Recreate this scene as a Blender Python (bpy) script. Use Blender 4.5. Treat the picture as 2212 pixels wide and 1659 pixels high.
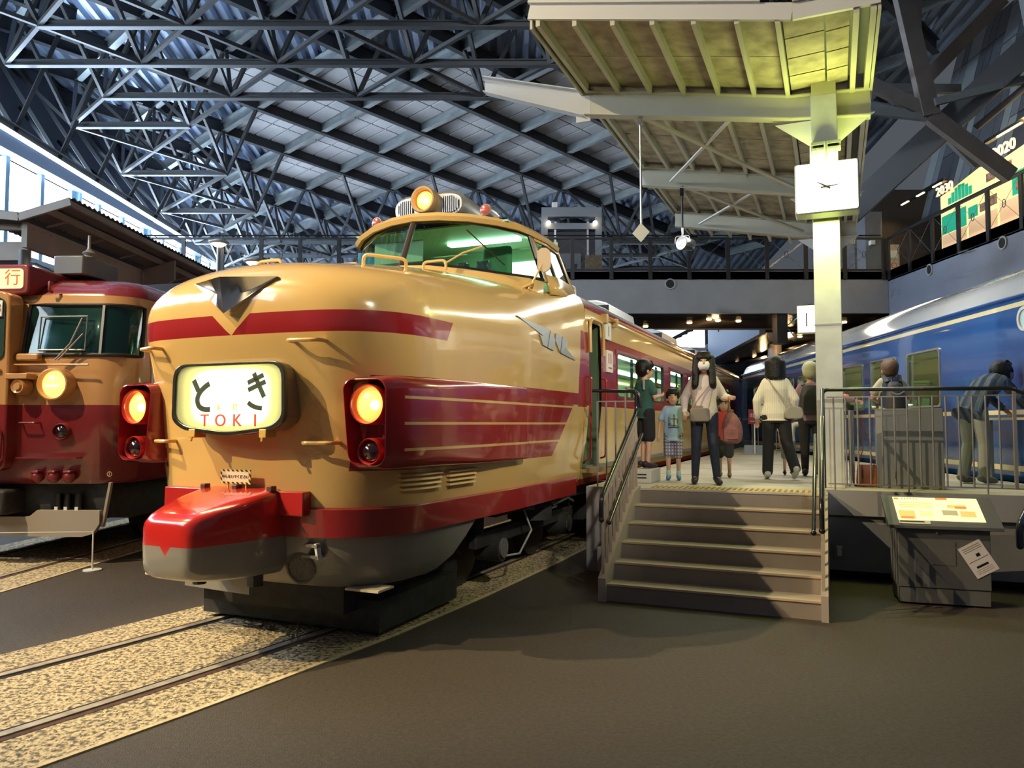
import bpy, bmesh, math, random
import numpy as np
from mathutils import Vector, Matrix

for _o in list(bpy.data.objects):
    bpy.data.objects.remove(_o)
scene = bpy.context.scene
COL = scene.collection
rnd = random.Random(7)
R = math.radians

# ------------------------------------------------------------------ camera
F_PX, CAM_H, HORIZON = 1640.0, 1.72, 915.0
cam_d = bpy.data.cameras.new('camera')
cam_d.sensor_fit = 'HORIZONTAL'
cam_d.sensor_width = 36.0
cam_d.lens = F_PX / 2212.0 * 36.0
cam_d.clip_start = 0.05
cam_d.clip_end = 300.0
cam = bpy.data.objects.new('camera', cam_d)
COL.objects.link(cam)
cam.location = (0, 0, CAM_H)
cam.rotation_euler = (math.pi / 2 + math.atan((HORIZON - 829.5) / F_PX), 0, 0)
scene.camera = cam

# ------------------------------------------------------------------ world and view
world = bpy.data.worlds.new('hall_ambient')
scene.world = world
world.use_nodes = True
_bg = world.node_tree.nodes['Background']
_bg.inputs[0].default_value = (0.62, 0.68, 0.80, 1)
_bg.inputs[1].default_value = 0.105
scene.view_settings.view_transform = 'Standard'
scene.view_settings.look = 'None'
scene.view_settings.exposure = 0.35
scene.view_settings.gamma = 1.0
scene.view_settings.use_curve_mapping = False
scene.cycles.use_denoising = True
scene.cycles.use_adaptive_sampling = True
scene.cycles.adaptive_threshold = 0.07
scene.cycles.adaptive_min_samples = 12
scene.cycles.max_bounces = 5
scene.cycles.diffuse_bounces = 2
scene.cycles.glossy_bounces = 2
scene.cycles.transparent_max_bounces = 10
scene.cycles.sample_clamp_indirect = 6.0
scene.cycles.caustics_reflective = False
scene.cycles.caustics_refractive = False


def fuv(deg, u, v, z=0.0):
    t = R(deg)
    return Vector((math.sin(t) * u + math.cos(t) * v, math.cos(t) * u - math.sin(t) * v, z))


TOKI_DEG, TOKI_U, TOKI_V = 23.0, 4.70, -4.30


def toki_w(x, y, z):
    return fuv(TOKI_DEG, y + TOKI_U, x + TOKI_V, z)


def spot(name, loc, target, energy, color, size_deg, blend=0.3, radius=0.08):
    d = bpy.data.lights.new(name, 'SPOT')
    d.energy, d.color = energy, color
    d.spot_size, d.spot_blend, d.shadow_soft_size = R(size_deg), blend, radius
    o = bpy.data.objects.new(name, d)
    COL.objects.link(o)
    o.location = loc
    o.rotation_euler = (Vector(target) - Vector(loc)).to_track_quat('-Z', 'Y').to_euler()
    return o


def area(name, loc, target, energy, color, sx, sy):
    d = bpy.data.lights.new(name, 'AREA')
    d.energy, d.color, d.shape, d.size, d.size_y = energy, color, 'RECTANGLE', sx, sy
    o = bpy.data.objects.new(name, d)
    COL.objects.link(o)
    o.location = loc
    o.rotation_euler = (Vector(target) - Vector(loc)).to_track_quat('-Z', 'Y').to_euler()
    return o


# gallery spotlights out of frame to the left, plus added fill spots
spot('gallery_and_fill_spot', toki_w(-6.6, -4.6, 11.5), toki_w(0.9, -0.6, 1.0), 5600, (1.0, 0.79, 0.46), 74, 0.45, 0.05)
spot('gallery_and_fill_spot', toki_w(-6.8, -7.4, 8.6), toki_w(-0.1, -0.2, 1.75), 4600, (1.0, 0.76, 0.40), 25, 0.6, 0.04)
spot('gallery_and_fill_spot', (3.4, -1.2, 6.8), toki_w(1.4, 2.3, 3.0), 2700, (1.0, 0.90, 0.70), 31, 0.8, 0.25)  # added fill aimed at the express train's right side
spot('gallery_and_fill_spot', (-9.5, 1.0, 8.5), (-5.9, 9.4, 1.7), 260, (1.0, 0.76, 0.48), 34, 0.5, 0.06)
spot('gallery_and_fill_spot', (-1.5, 5.0, 11.0), (2.5, 21.4, 6.6), 2000, (0.95, 0.96, 1.0), 52, 0.6, 0.3)  # added to brighten the footbridge face
spot('gallery_and_fill_spot', (0.6, -3.5, 7.2), (2.9, 9.9, 2.0), 1900, (1.0, 0.95, 0.86), 17, 0.7, 0.15)  # added behind the camera to brighten the people on the platform
# platform lighting below the canopy
area('platform_light', fuv(23, 12.6, -1.0, 5.05), fuv(23, 12.6, -1.05, 0), 150, (1.0, 0.97, 0.86), 1.2, 5.0)
area('platform_light', fuv(23, 18.5, 0.5, 4.6), fuv(23, 18.5, 0.4, 0), 60, (1.0, 0.85, 0.6), 1.2, 4.0)
# added uplight to lift the black far roof beyond the footbridge
area('far_roof_fill', (-4.0, 36.0, 5.0), (-4.0, 38.0, 12.0), 800, (0.70, 0.82, 1.0), 18.0, 4.0)
# daylight through the high side glazing
area('clerestory_daylight', (-14.6, 22.0, 8.4), (0, 22.0, 16.0), 2800, (0.55, 0.74, 1.0), 26.0, 2.0)
spot('blue_car_fill', (-2.0, 9.5, 11.5), (8.6, 14.5, 4.0), 1500, (0.70, 0.82, 1.0), 46, 0.5, 0.8)  # added cool fill for the blue car and gallery, no skylight there

# ------------------------------------------------------------------ mesh helpers
class MB:
    def __init__(self):
        self.v, self.f = [], []

    def add(self, vs, fs):
        o = len(self.v)
        self.v += [tuple(p) for p in vs]
        self.f += [[i + o for i in f] for f in fs]
        return self

    def box(self, x0, x1, y0, y1, z0, z1):
        vs = [(x, y, z) for z in (z0, z1) for (x, y) in ((x0, y0), (x1, y0), (x1, y1), (x0, y1))]
        return self.add(vs, [(3, 2, 1, 0), (4, 5, 6, 7), (0, 1, 5, 4), (1, 2, 6, 5), (2, 3, 7, 6), (3, 0, 4, 7)])

    def bar(self, p, q, w, h, up=(0, 0, 1)):
        p, q = Vector(p), Vector(q)
        d = (q - p).normalized()
        up = Vector(up)
        s = d.cross(up)
        if s.length < 1e-4:
            s = d.cross(Vector((0, 1, 0)))
        s.normalize()
        t = s.cross(d)
        vs = []
        for c in (p, q):
            for a, b in ((-1, -1), (1, -1), (1, 1), (-1, 1)):
                vs.append(c + s * (a * w / 2) + t * (b * h / 2))
        return self.add(vs, [(3, 2, 1, 0), (4, 5, 6, 7), (0, 1, 5, 4), (1, 2, 6, 5), (2, 3, 7, 6), (3, 0, 4, 7)])

    def ibeam(self, p, q, h, w, tf=0.02, tw=0.015, up=(0, 0, 1)):
        p, q = Vector(p), Vector(q)
        d = (q - p).normalized()
        s = d.cross(Vector(up)).normalized()
        t = s.cross(d)
        self.bar(p + t * (h / 2 - tf / 2), q + t * (h / 2 - tf / 2), w, tf, up)
        self.bar(p - t * (h / 2 - tf / 2), q - t * (h / 2 - tf / 2), w, tf, up)
        return self.bar(p, q, tw, h - 2 * tf, up)

    def cyl(self, p, q, r, n=12, r2=None, caps=True):
        return self.tube([p, q], [r, r if r2 is None else r2], n, caps=caps)

    def tube(self, path, r, n=8, caps=True, closed=False):
        path = [Vector(p) for p in path]
        m = len(path)
        rs = r if isinstance(r, (list, tuple)) else [r] * m
        vs, fs = [], []
        prev = None
        for i, p in enumerate(path):
            if closed:
                d = path[(i + 1) % m] - path[i - 1]
            else:
                d = path[min(i + 1, m - 1)] - path[max(i - 1, 0)]
            d = d.normalized() if d.length > 1e-9 else Vector((0, 0, 1))
            if prev is None:
                a = Vector((0, 0, 1)) if abs(d.z) < 0.9 else Vector((1, 0, 0))
                s = d.cross(a).normalized()
            else:
                s = prev - d * prev.dot(d)
                s = s.normalized() if s.length > 1e-6 else d.orthogonal().normalized()
            prev = s
            t = d.cross(s)
            for k in range(n):
                an = 2 * math.pi * k / n
                vs.append(p + (s * math.cos(an) + t * math.sin(an)) * rs[i])
        for i in range(m if closed else m - 1):
            j = (i + 1) % m
            for k in range(n):
                k2 = (k + 1) % n
                fs.append((i * n + k, i * n + k2, j * n + k2, j * n + k))
        if caps and not closed:
            fs.append(tuple(range(n - 1, -1, -1)))
            fs.append(tuple((m - 1) * n + k for k in range(n)))
        return self.add(vs, fs)

    def ball(self, c, r, nu=14, nv=9):
        rx, ry, rz = (r, r, r) if not isinstance(r, (tuple, list)) else r
        vs = [(c[0], c[1], c[2] - rz)]
        for j in range(1, nv):
            a = math.pi * j / nv - math.pi / 2
            for i in range(nu):
                b = 2 * math.pi * i / nu
                vs.append((c[0] + rx * math.cos(a) * math.cos(b), c[1] + ry * math.cos(a) * math.sin(b), c[2] + rz * math.sin(a)))
        vs.append((c[0], c[1], c[2] + rz))
        fs = [(0, 1 + (i + 1) % nu, 1 + i) for i in range(nu)]
        for j in range(nv - 2):
            for i in range(nu):
                a, b = 1 + j * nu + i, 1 + j * nu + (i + 1) % nu
                fs.append((a, b, b + nu, a + nu))
        o = 1 + (nv - 2) * nu
        fs += [(o + i, o + (i + 1) % nu, len(vs) - 1) for i in range(nu)]
        return self.add(vs, fs)

    def lathe(self, prof, c, axis, n=24):
        """prof: list of (radius, distance along axis)"""
        c, ax = Vector(c), Vector(axis).normalized()
        s = ax.orthogonal().normalized()
        t = ax.cross(s)
        vs, fs = [], []
        for (r, a) in prof:
            for k in range(n):
                an = 2 * math.pi * k / n
                vs.append(c + ax * a + (s * math.cos(an) + t * math.sin(an)) * max(r, 1e-4))
        for i in range(len(prof) - 1):
            for k in range(n):
                k2 = (k + 1) % n
                fs.append((i * n + k, i * n + k2, (i + 1) * n + k2, (i + 1) * n + k))
        fs.append(tuple(range(n - 1, -1, -1)))
        fs.append(tuple((len(prof) - 1) * n + k for k in range(n)))
        return self.add(vs, fs)

    def prism(self, poly, fn, t0, t1):
        """poly: 2-D points; fn(a, b, t) -> xyz"""
        n = len(poly)
        vs = [fn(a, b, t0) for a, b in poly] + [fn(a, b, t1) for a, b in poly]
        fs = [tuple(range(n - 1, -1, -1)), tuple(range(n, 2 * n))]
        fs += [(i, (i + 1) % n, n + (i + 1) % n, n + i) for i in range(n)]
        return self.add(vs, fs)

    def ring(self, outer, inner, fn, t0, t1):
        n = len(outer)
        vs = [fn(a, b, t) for t in (t0, t1) for pl in (outer, inner) for a, b in pl]
        fs = []
        for i in range(n):
            j = (i + 1) % n
            fs.append((i, n + i, n + j, j))
            fs.append((2 * n + i, 2 * n + j, 3 * n + j, 3 * n + i))
            fs.append((i, j, 2 * n + j, 2 * n + i))
            fs.append((n + i, 3 * n + i, 3 * n + j, n + j))
        return self.add(vs, fs)

    def loft(self, secs, closed=True, caps=True):
        n = len(secs[0])
        vs = [p for s in secs for p in s]
        fs = []
        for i in range(len(secs) - 1):
            for k in range(n if closed else n - 1):
                k2 = (k + 1) % n
                fs.append((i * n + k, i * n + k2, (i + 1) * n + k2, (i + 1) * n + k))
        if caps and closed:
            fs.append(tuple(range(n - 1, -1, -1)))
            fs.append(tuple((len(secs) - 1) * n + k for k in range(n)))
        return self.add(vs, fs)

    def data(self, name, smooth=False, ang=38):
        me = bpy.data.meshes.new(name)
        me.from_pydata(self.v, [], self.f)
        bm = bmesh.new()
        bm.from_mesh(me)
        bmesh.ops.recalc_face_normals(bm, faces=bm.faces)
        bm.to_mesh(me)
        bm.free()
        if smooth:
            me.polygons.foreach_set('use_smooth', [True] * len(me.polygons))
            me.set_sharp_from_angle(angle=R(ang))
        me.update()
        return me

    def build(self, name, mat, parent=None, smooth=False, bevel=0.0, seg=2, ang=38, loc=None, rot=None):
        me = self.data(name, smooth or bevel > 0, ang)
        if mat is not None:
            me.materials.append(mat)
        return place(name, me, parent, bevel, seg, loc, rot)


def place(name, me, parent=None, bevel=0.0, seg=2, loc=None, rot=None):
    o = bpy.data.objects.new(name, me)
    COL.objects.link(o)
    if parent is not None:
        o.parent = parent
    if loc is not None:
        o.location = loc
    if rot is not None:
        o.rotation_euler = rot
    if bevel > 0:
        b = o.modifiers.new('bevel', 'BEVEL')
        b.width, b.segments, b.limit_method, b.angle_limit = bevel, seg, 'ANGLE', R(40)
    return o


def tag(o, label, cat, group=None, kind=None):
    if label:
        o['label'] = label
    if cat:
        o['category'] = cat
    if group:
        o['group'] = group
    if kind:
        o['kind'] = kind
    return o


def struct(o, label=None):
    o['kind'] = 'structure'
    if label:
        o['label'] = label
    return o


def empty(name, loc, deg=0.0):
    """empty whose local +y runs along heading deg (clockwise from world +y)"""
    o = bpy.data.objects.new(name, None)
    o.empty_display_size = 0.2
    COL.objects.link(o)
    o.location = loc
    o.rotation_euler = (0, 0, -R(deg))
    return o


def rrect(w, h, r, n=4, cx=0.0, cy=0.0):
    pts = []
    for (sx, sy, a0) in ((1, 1, 0), (-1, 1, 90), (-1, -1, 180), (1, -1, 270)):
        for k in range(n + 1):
            a = R(a0 + 90 * k / n)
            pts.append((cx + sx * (w / 2 - r) + r * math.cos(a), cy + sy * (h / 2 - r) + r * math.sin(a)))
    return pts


def circ(r, n=20, cx=0.0, cy=0.0):
    return [(cx + r * math.cos(2 * math.pi * k / n), cy + r * math.sin(2 * math.pi * k / n)) for k in range(n)]


def arc_path(pts, rad, n=4):
    """polyline with rounded corners"""
    pts = [Vector(p) for p in pts]
    out = [pts[0]]
    for i in range(1, len(pts) - 1):
        a, b, c = pts[i - 1], pts[i], pts[i + 1]
        d1, d2 = (a - b), (c - b)
        r = min(rad, d1.length * 0.49, d2.length * 0.49)
        p, q = b + d1.normalized() * r, b + d2.normalized() * r
        for k in range(n + 1):
            t = k / n
            out.append(p * (1 - t) ** 2 + b * 2 * t * (1 - t) + q * t * t)
    out.append(pts[-1])
    return out


def text_mesh(s, size, extrude=0.002, align='CENTER'):
    cu = bpy.data.curves.new('lettering', 'FONT')
    cu.body, cu.size, cu.extrude = s, size, extrude
    cu.align_x, cu.align_y = align, 'CENTER'
    cu.resolution_u = 3
    o = bpy.data.objects.new('lettering_tmp', cu)
    COL.objects.link(o)
    dg = bpy.context.evaluated_depsgraph_get()
    me = bpy.data.meshes.new_from_object(o.evaluated_get(dg))
    bpy.data.objects.remove(o)
    bpy.data.curves.remove(cu)
    me.name = 'lettering'
    return me


def text_obj(name, s, size, mat, parent, origin, xdir, updir, extrude=0.002, sx=1.0, bold=0.0):
    me = text_mesh(s, size, extrude)
    X = Vector(xdir).normalized()
    Y = Vector(updir)
    Y = (Y - X * Y.dot(X)).normalized()
    Z = X.cross(Y)
    M = Matrix.Translation(origin) @ Matrix(((X.x, Y.x, Z.x, 0), (X.y, Y.y, Z.y, 0), (X.z, Y.z, Z.z, 0), (0, 0, 0, 1))) @ Matrix.Diagonal((sx, 1, 1, 1))
    me.transform(M)
    me.materials.clear()
    me.materials.append(mat)
    return place(name, me, parent)


# ------------------------------------------------------------------ materials
MATS = {}


def mat(name, col, rough=0.5, metal=0.0, spec=0.5, coat=0.0, var=0.0, vscale=6.0, bump=0.0, bscale=40.0, emit=None, estr=0.0, alpha=1.0, trans=0.0, var2=None):
    if name in MATS:
        return MATS[name]
    m = bpy.data.materials.new(name)
    m.use_nodes = True
    nt = m.node_tree
    b = nt.nodes['Principled BSDF']
    c4 = (col[0], col[1], col[2], 1)
    b.inputs['Base Color'].default_value = c4
    b.inputs['Roughness'].default_value = rough
    b.inputs['Metallic'].default_value = metal
    b.inputs['Specular IOR Level'].default_value = spec
    b.inputs['Coat Weight'].default_value = coat
    b.inputs['Coat Roughness'].default_value = 0.06
    b.inputs['Alpha'].default_value = alpha
    b.inputs['Transmission Weight'].default_value = trans
    if emit is not None:
        b.inputs['Emission Color'].default_value = (emit[0], emit[1], emit[2], 1)
        b.inputs['Emission Strength'].default_value = estr
    if var > 0 or bump > 0:
        tc = nt.nodes.new('ShaderNodeTexCoord')
    if var > 0:
        nz = nt.nodes.new('ShaderNodeTexNoise')
        nz.inputs['Scale'].default_value = vscale
        nz.inputs['Detail'].default_value = 6
        nt.links.new(tc.outputs['Object'], nz.inputs['Vector'])
        rp = nt.nodes.new('ShaderNodeValToRGB')
        e = rp.color_ramp.elements
        e[0].position, e[1].position = 0.32, 0.68
        d = var2 if var2 else tuple(x * (1 - var) for x in col)
        e[0].color = (d[0], d[1], d[2], 1)
        u = col if var2 else tuple(min(1, x * (1 + var)) for x in col)
        e[1].color = (u[0], u[1], u[2], 1)
        nt.links.new(nz.outputs['Fac'], rp.inputs['Fac'])
        nt.links.new(rp.outputs['Color'], b.inputs['Base Color'])
    if bump > 0:
        n2 = nt.nodes.new('ShaderNodeTexNoise')
        n2.inputs['Scale'].default_value = bscale
        n2.inputs['Detail'].default_value = 4
        nt.links.new(tc.outputs['Object'], n2.inputs['Vector'])
        bp = nt.nodes.new('ShaderNodeBump')
        bp.inputs['Strength'].default_value = bump
        bp.inputs['Distance'].default_value = 0.02
        nt.links.new(n2.outputs['Fac'], bp.inputs['Height'])
        nt.links.new(bp.outputs['Normal'], b.inputs['Normal'])
    MATS[name] = m
    return m


def glass(name, tint, alpha=0.25, rough=0.03):
    """thin sheet glass: mostly clear with a real reflection"""
    if name in MATS:
        return MATS[name]
    m = bpy.data.materials.new(name)
    m.use_nodes = True
    nt = m.node_tree
    nt.nodes.clear()
    out = nt.nodes.new('ShaderNodeOutputMaterial')
    mix = nt.nodes.new('ShaderNodeMixShader')
    tr = nt.nodes.new('ShaderNodeBsdfTransparent')
    tr.inputs[0].default_value = (tint[0], tint[1], tint[2], 1)
    gl = nt.nodes.new('ShaderNodeBsdfGlossy')
    gl.inputs['Roughness'].default_value = rough
    gl.inputs['Color'].default_value = (0.9, 0.95, 1, 1)
    fr = nt.nodes.new('ShaderNodeLayerWeight')
    fr.inputs['Blend'].default_value = 0.5
    pw = nt.nodes.new('ShaderNodeMath')
    pw.operation = 'POWER'
    pw.inputs[1].default_value = 4.0
    nt.links.new(fr.outputs['Facing'], pw.inputs[0])
    ad = nt.nodes.new('ShaderNodeMath')
    ad.operation = 'MULTIPLY_ADD'
    ad.inputs[1].default_value = 0.55
    ad.inputs[2].default_value = alpha * 0.12
    nt.links.new(pw.outputs[0], ad.inputs[0])
    nt.links.new(ad.outputs[0], mix.inputs[0])
    nt.links.new(tr.outputs[0], mix.inputs[1])
    nt.links.new(gl.outputs[0], mix.inputs[2])
    nt.links.new(mix.outputs[0], out.inputs[0])
    MATS[name] = m
    return m


class Ex:
    """tiny expression builder over shader math nodes"""
    nt = None

    def __init__(self, s):
        self.s = s

    @staticmethod
    def op(kind, a, b=None, c=None):
        n = Ex.nt.nodes.new('ShaderNodeMath')
        n.operation = kind
        for i, x in enumerate((a, b, c)):
            if x is None:
                continue
            if isinstance(x, Ex):
                Ex.nt.links.new(x.s, n.inputs[i])
            else:
                n.inputs[i].default_value = float(x)
        return Ex(n.outputs[0])

    def __add__(self, o): return Ex.op('ADD', self, o)
    def __radd__(self, o): return Ex.op('ADD', o, self)
    def __sub__(self, o): return Ex.op('SUBTRACT', self, o)
    def __rsub__(self, o): return Ex.op('SUBTRACT', o, self)
    def __mul__(self, o): return Ex.op('MULTIPLY', self, o)
    def __rmul__(self, o): return Ex.op('MULTIPLY', o, self)
    def __truediv__(self, o): return Ex.op('DIVIDE', self, o)
    def __gt__(self, o): return Ex.op('GREATER_THAN', self, o)
    def __lt__(self, o): return Ex.op('LESS_THAN', self, o)
    def abs(self): return Ex.op('ABSOLUTE', self)
    def sin(self): return Ex.op('SINE', self)
    def __and__(self, o): return Ex.op('MULTIPLY', self, o)
    def __or__(self, o): return Ex.op('MAXIMUM', self, o)
    def inv(self): return Ex.op('SUBTRACT', 1.0, self)
    def frac(self): return Ex.op('FRACT', self)


def between(e, a, b):
    return (e > a) & (e < b)


def painted(name, base, layers, rough=0.18, metal=0.0, coat=0.6, spec=0.5, noise=0.06, rough_layers=None):
    """base colour with procedural paint layers: layers(x, y, z) -> [(mask, colour)...] in object coordinates"""
    m = bpy.data.materials.new(name)
    m.use_nodes = True
    nt = m.node_tree
    Ex.nt = nt
    b = nt.nodes['Principled BSDF']
    b.inputs['Roughness'].default_value = rough
    b.inputs['Metallic'].default_value = metal
    b.inputs['Coat Weight'].default_value = coat
    b.inputs['Coat Roughness'].default_value = 0.05
    b.inputs['Specular IOR Level'].default_value = spec
    tc = nt.nodes.new('ShaderNodeTexCoord')
    sp = nt.nodes.new('ShaderNodeSeparateXYZ')
    nt.links.new(tc.outputs['Object'], sp.inputs[0])
    X, Y, Z = (Ex(sp.outputs[i]) for i in range(3))
    cur = None
    for mk, colr in layers(X, Y, Z):
        mx = nt.nodes.new('ShaderNodeMix')
        mx.data_type = 'RGBA'
        nt.links.new(mk.s, mx.inputs[0])
        if cur is None:
            mx.inputs[6].default_value = (*base, 1)
        else:
            nt.links.new(cur, mx.inputs[6])
        mx.inputs[7].default_value = (*colr, 1)
        cur = mx.outputs[2]
    if noise > 0:
        nz = nt.nodes.new('ShaderNodeTexNoise')
        nz.inputs['Scale'].default_value = 3.0
        nz.inputs['Detail'].default_value = 5
        nt.links.new(tc.outputs['Object'], nz.inputs['Vector'])
        f = Ex(nz.outputs[0]) * (2 * noise) + (1 - noise)
        vm = nt.nodes.new('ShaderNodeVectorMath')
        vm.operation = 'SCALE'
        nt.links.new(cur, vm.inputs[0])
        nt.links.new(f.s, vm.inputs['Scale'])
        cur = vm.outputs[0]
    nt.links.new(cur, b.inputs['Base Color'])
    MATS[name] = m
    return m


STEEL = mat('painted_steel_grey', (0.16, 0.165, 0.17), 0.45, 0.3)
BLACK = mat('black_enamel', (0.012, 0.014, 0.016), 0.22, 0.0, 0.5, 0.4)
DARK = mat('dark_underframe', (0.02, 0.021, 0.022), 0.7, var=0.4, vscale=9)
CHROME = mat('chrome', (0.75, 0.75, 0.76), 0.12, 1.0)
ALU = mat('brushed_aluminium', (0.55, 0.56, 0.57), 0.32, 0.9)
WHITE = mat('white_paint', (0.75, 0.75, 0.73), 0.45)

# ------------------------------------------------------------------ the hall: floor and tracks
def floor_material():
    m = mat('asphalt_floor', (0.060, 0.047, 0.034), 0.66, var=0.28, vscale=38, bump=0.35, bscale=120)
    return m


FLOOR = floor_material()
fl = MB().add([(-32, -14, 0), (32, -14, 0), (32, 60, 0), (-32, 60, 0)], [(0, 1, 2, 3)]).build('floor', FLOOR)
struct(fl, 'dark brown asphalt floor of the exhibition hall')

AGG = bpy.data.materials.new('washed_aggregate')
AGG.use_nodes = True
_nt = AGG.node_tree
_b = _nt.nodes['Principled BSDF']
_b.inputs['Roughness'].default_value = 0.75
_tc = _nt.nodes.new('ShaderNodeTexCoord')
_vo = _nt.nodes.new('ShaderNodeTexVoronoi')
_vo.inputs['Scale'].default_value = 42
_nz = _nt.nodes.new('ShaderNodeTexNoise')
_nz.inputs['Scale'].default_value = 30
_nz.inputs['Detail'].default_value = 3
_rp = _nt.nodes.new('ShaderNodeValToRGB')
_e = _rp.color_ramp.elements
_e[0].position, _e[0].color = 0.38, (0.10, 0.085, 0.06, 1)
_e[1].position, _e[1].color = 0.55, (0.60, 0.48, 0.28, 1)
_nt.links.new(_tc.outputs['Object'], _vo.inputs['Vector'])
_nt.links.new(_tc.outputs['Object'], _nz.inputs['Vector'])
_nt.links.new(_nz.outputs['Fac'], _rp.inputs['Fac'])
_nt.links.new(_rp.outputs['Color'], _b.inputs['Base Color'])
_bp = _nt.nodes.new('ShaderNodeBump')
_bp.inputs['Strength'].default_value = 0.7
_bp.inputs['Distance'].default_value = 0.012
_bp.invert = True
_nt.links.new(_vo.outputs['Distance'], _bp.inputs['Height'])
_nt.links.new(_bp.outputs['Normal'], _b.inputs['Normal'])

RAIL = mat('worn_rail_steel', (0.46, 0.41, 0.33), 0.42, 0.25, var=0.2, vscale=12)
RUST = mat('rusty_rail_foot', (0.075, 0.035, 0.022), 0.85, var=0.4, vscale=14)
GROOVE = mat('dark_flangeway', (0.01, 0.008, 0.007), 0.9)
KERB = mat('concrete_kerb', (0.60, 0.49, 0.29), 0.8, var=0.2, vscale=20)


def strip(path_c, lo, hi, z0, z1):
    """flat strip following a centre path of (point, right-vector)"""
    mb = MB()
    secs = []
    for p, r in path_c:
        a, b = p + r * lo, p + r * hi
        secs.append([Vector((a.x, a.y, z0)), Vector((b.x, b.y, z0)), Vector((b.x, b.y, z1)), Vector((a.x, a.y, z1))])
    mb.loft(secs)
    return mb


def track(name, pts, label, lo=-1.08, hi=1.10):
    """pts: list of world (x, y) centre points"""
    pts = [Vector((p[0], p[1], 0)) for p in pts]
    pc = []
    for i, p in enumerate(pts):
        d = (pts[min(i + 1, len(pts) - 1)] - pts[max(i - 1, 0)]).normalized()
        pc.append((p, Vector((d.y, -d.x, 0))))
    root = empty(name, pts[0])
    inv = Matrix.Translation(-pts[0])
    def put(mb, nm, m):
        mb.v = [tuple(inv @ Vector(v)) for v in mb.v]
        return mb.build(nm, m, root)
    put(strip(pc, lo, hi, -0.02, 0.006), 'ballast_bed', AGG)
    put(strip(pc, hi, hi + 0.035, -0.02, 0.009), 'kerb', KERB)
    for s in (-1, 1):
        put(strip(pc, s * 0.55 - 0.033, s * 0.55 + 0.033, -0.02, 0.017), 'rail', RAIL)
        i0, i1 = sorted((s * 0.517, s * 0.470))
        put(strip(pc, i0, i1, -0.02, 0.0075), 'flangeway', GROOVE)
        i0, i1 = sorted((s * 0.583, s * 0.640))
        put(strip(pc, i0, i1, -0.02, 0.0085), 'rail_foot', RUST)
    tag(root, label, 'track')
    return pc, root


_cu = [(-1.5, -5.75), (0.0, -5.35), (1.5, -5.06), (2.84, -4.81), (3.6, -4.68), (4.3, -4.58), (5.5, -4.44), (7.0, -4.36), (9, -4.31), (30, -4.30)]
_fine = []
for i in range(len(_cu) - 1):
    for k in range(4):
        t = k / 4
        _fine.append((_cu[i][0] * (1 - t) + _cu[i + 1][0] * t, _cu[i][1] * (1 - t) + _cu[i + 1][1] * t))
_fine.append(_cu[-1])
TOKI_PC, TOKI_TRACK = track('railway_track', [fuv(23, u, v)[:2] for u, v in _fine],
                            'track with rusty rails in pale gravel leading under the cream and red train')
LT_DEG, LT_POS = 4.0, Vector((-6.22, 9.42, 0))
track('railway_track', [(LT_POS + fuv(LT_DEG, u, 0))[:2] for u in (-9, -3, 0, 10, 24)],
      'track in gravel below the dark red and cream train with the lit roof sign')
BL_DEG = 4.74
track('railway_track', [fuv(BL_DEG, u, 7.05)[:2] for u in (2, 10, 20, 30)],
      'track under the blue sleeping car')

# loose pebbles standing proud of the gravel bed near the camera
_pv, _pf = [], []
_rs = random.Random(3)
for k in range(5200):
    t = _rs.random()
    i = int(t * 22)
    p, r = TOKI_PC[min(i, len(TOKI_PC) - 2)]
    q, _ = TOKI_PC[min(i, len(TOKI_PC) - 2) + 1]
    s = _rs.random()
    w = _rs.uniform(-1.05, 1.07)
    if min(abs(abs(w) - 0.55), 9) < 0.10:
        continue
    c = p * (1 - s) + q * s + r * w
    sz = _rs.uniform(0.007, 0.016)
    a = _rs.random() * 6.28
    o = len(_pv)
    for (x, y, z) in ((1, 0, 0), (0.2, 0.8, 0), (-0.9, 0.3, 0), (-0.3, -0.8, 0), (0.05, 0, 0.55)):
        _pv.append((c.x + sz * (x * math.cos(a) - y * math.sin(a)), c.y + sz * (x * math.sin(a) + y * math.cos(a)), 0.004 + z * sz))
    _pf += [(o, o + 1, o + 4), (o + 1, o + 2, o + 4), (o + 2, o + 3, o + 4), (o + 3, o, o + 4)]
_me = bpy.data.meshes.new('loose_gravel')
_me.from_pydata(_pv, [], _pf)
_me.materials.append(mat('gravel_pebbles', (0.58, 0.46, 0.27), 0.75, var=0.5, vscale=25, var2=(0.12, 0.10, 0.08)))
tag(place('loose_gravel', _me), 'pale loose gravel pebbles between the rusty rails in front of the cream train', 'gravel', kind='stuff')

# ------------------------------------------------------------------ the hall: roof
D_ROOF = 3.6
RS = 0.42 * D_ROOF


def roof_z(y):
    return 12.45 - 0.155 * (y - 27.1)


ROOFBLUE = mat('corrugated_roof_deck', (0.42, 0.50, 0.64), 0.36, 0.5, var=0.2, vscale=0.5)
BEAM = mat('dark_roof_beam', (0.045, 0.045, 0.05), 0.5, 0.2)
GALV = mat('galvanised_beam', (0.30, 0.33, 0.33), 0.40, 0.6, var=0.2, vscale=4)
CHORD = mat('truss_steel', (0.085, 0.087, 0.09), 0.45, 0.35)
PANEL = mat('roof_lining_panel', (0.60, 0.58, 0.58), 0.8, var=0.08, vscale=1.0)

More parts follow.
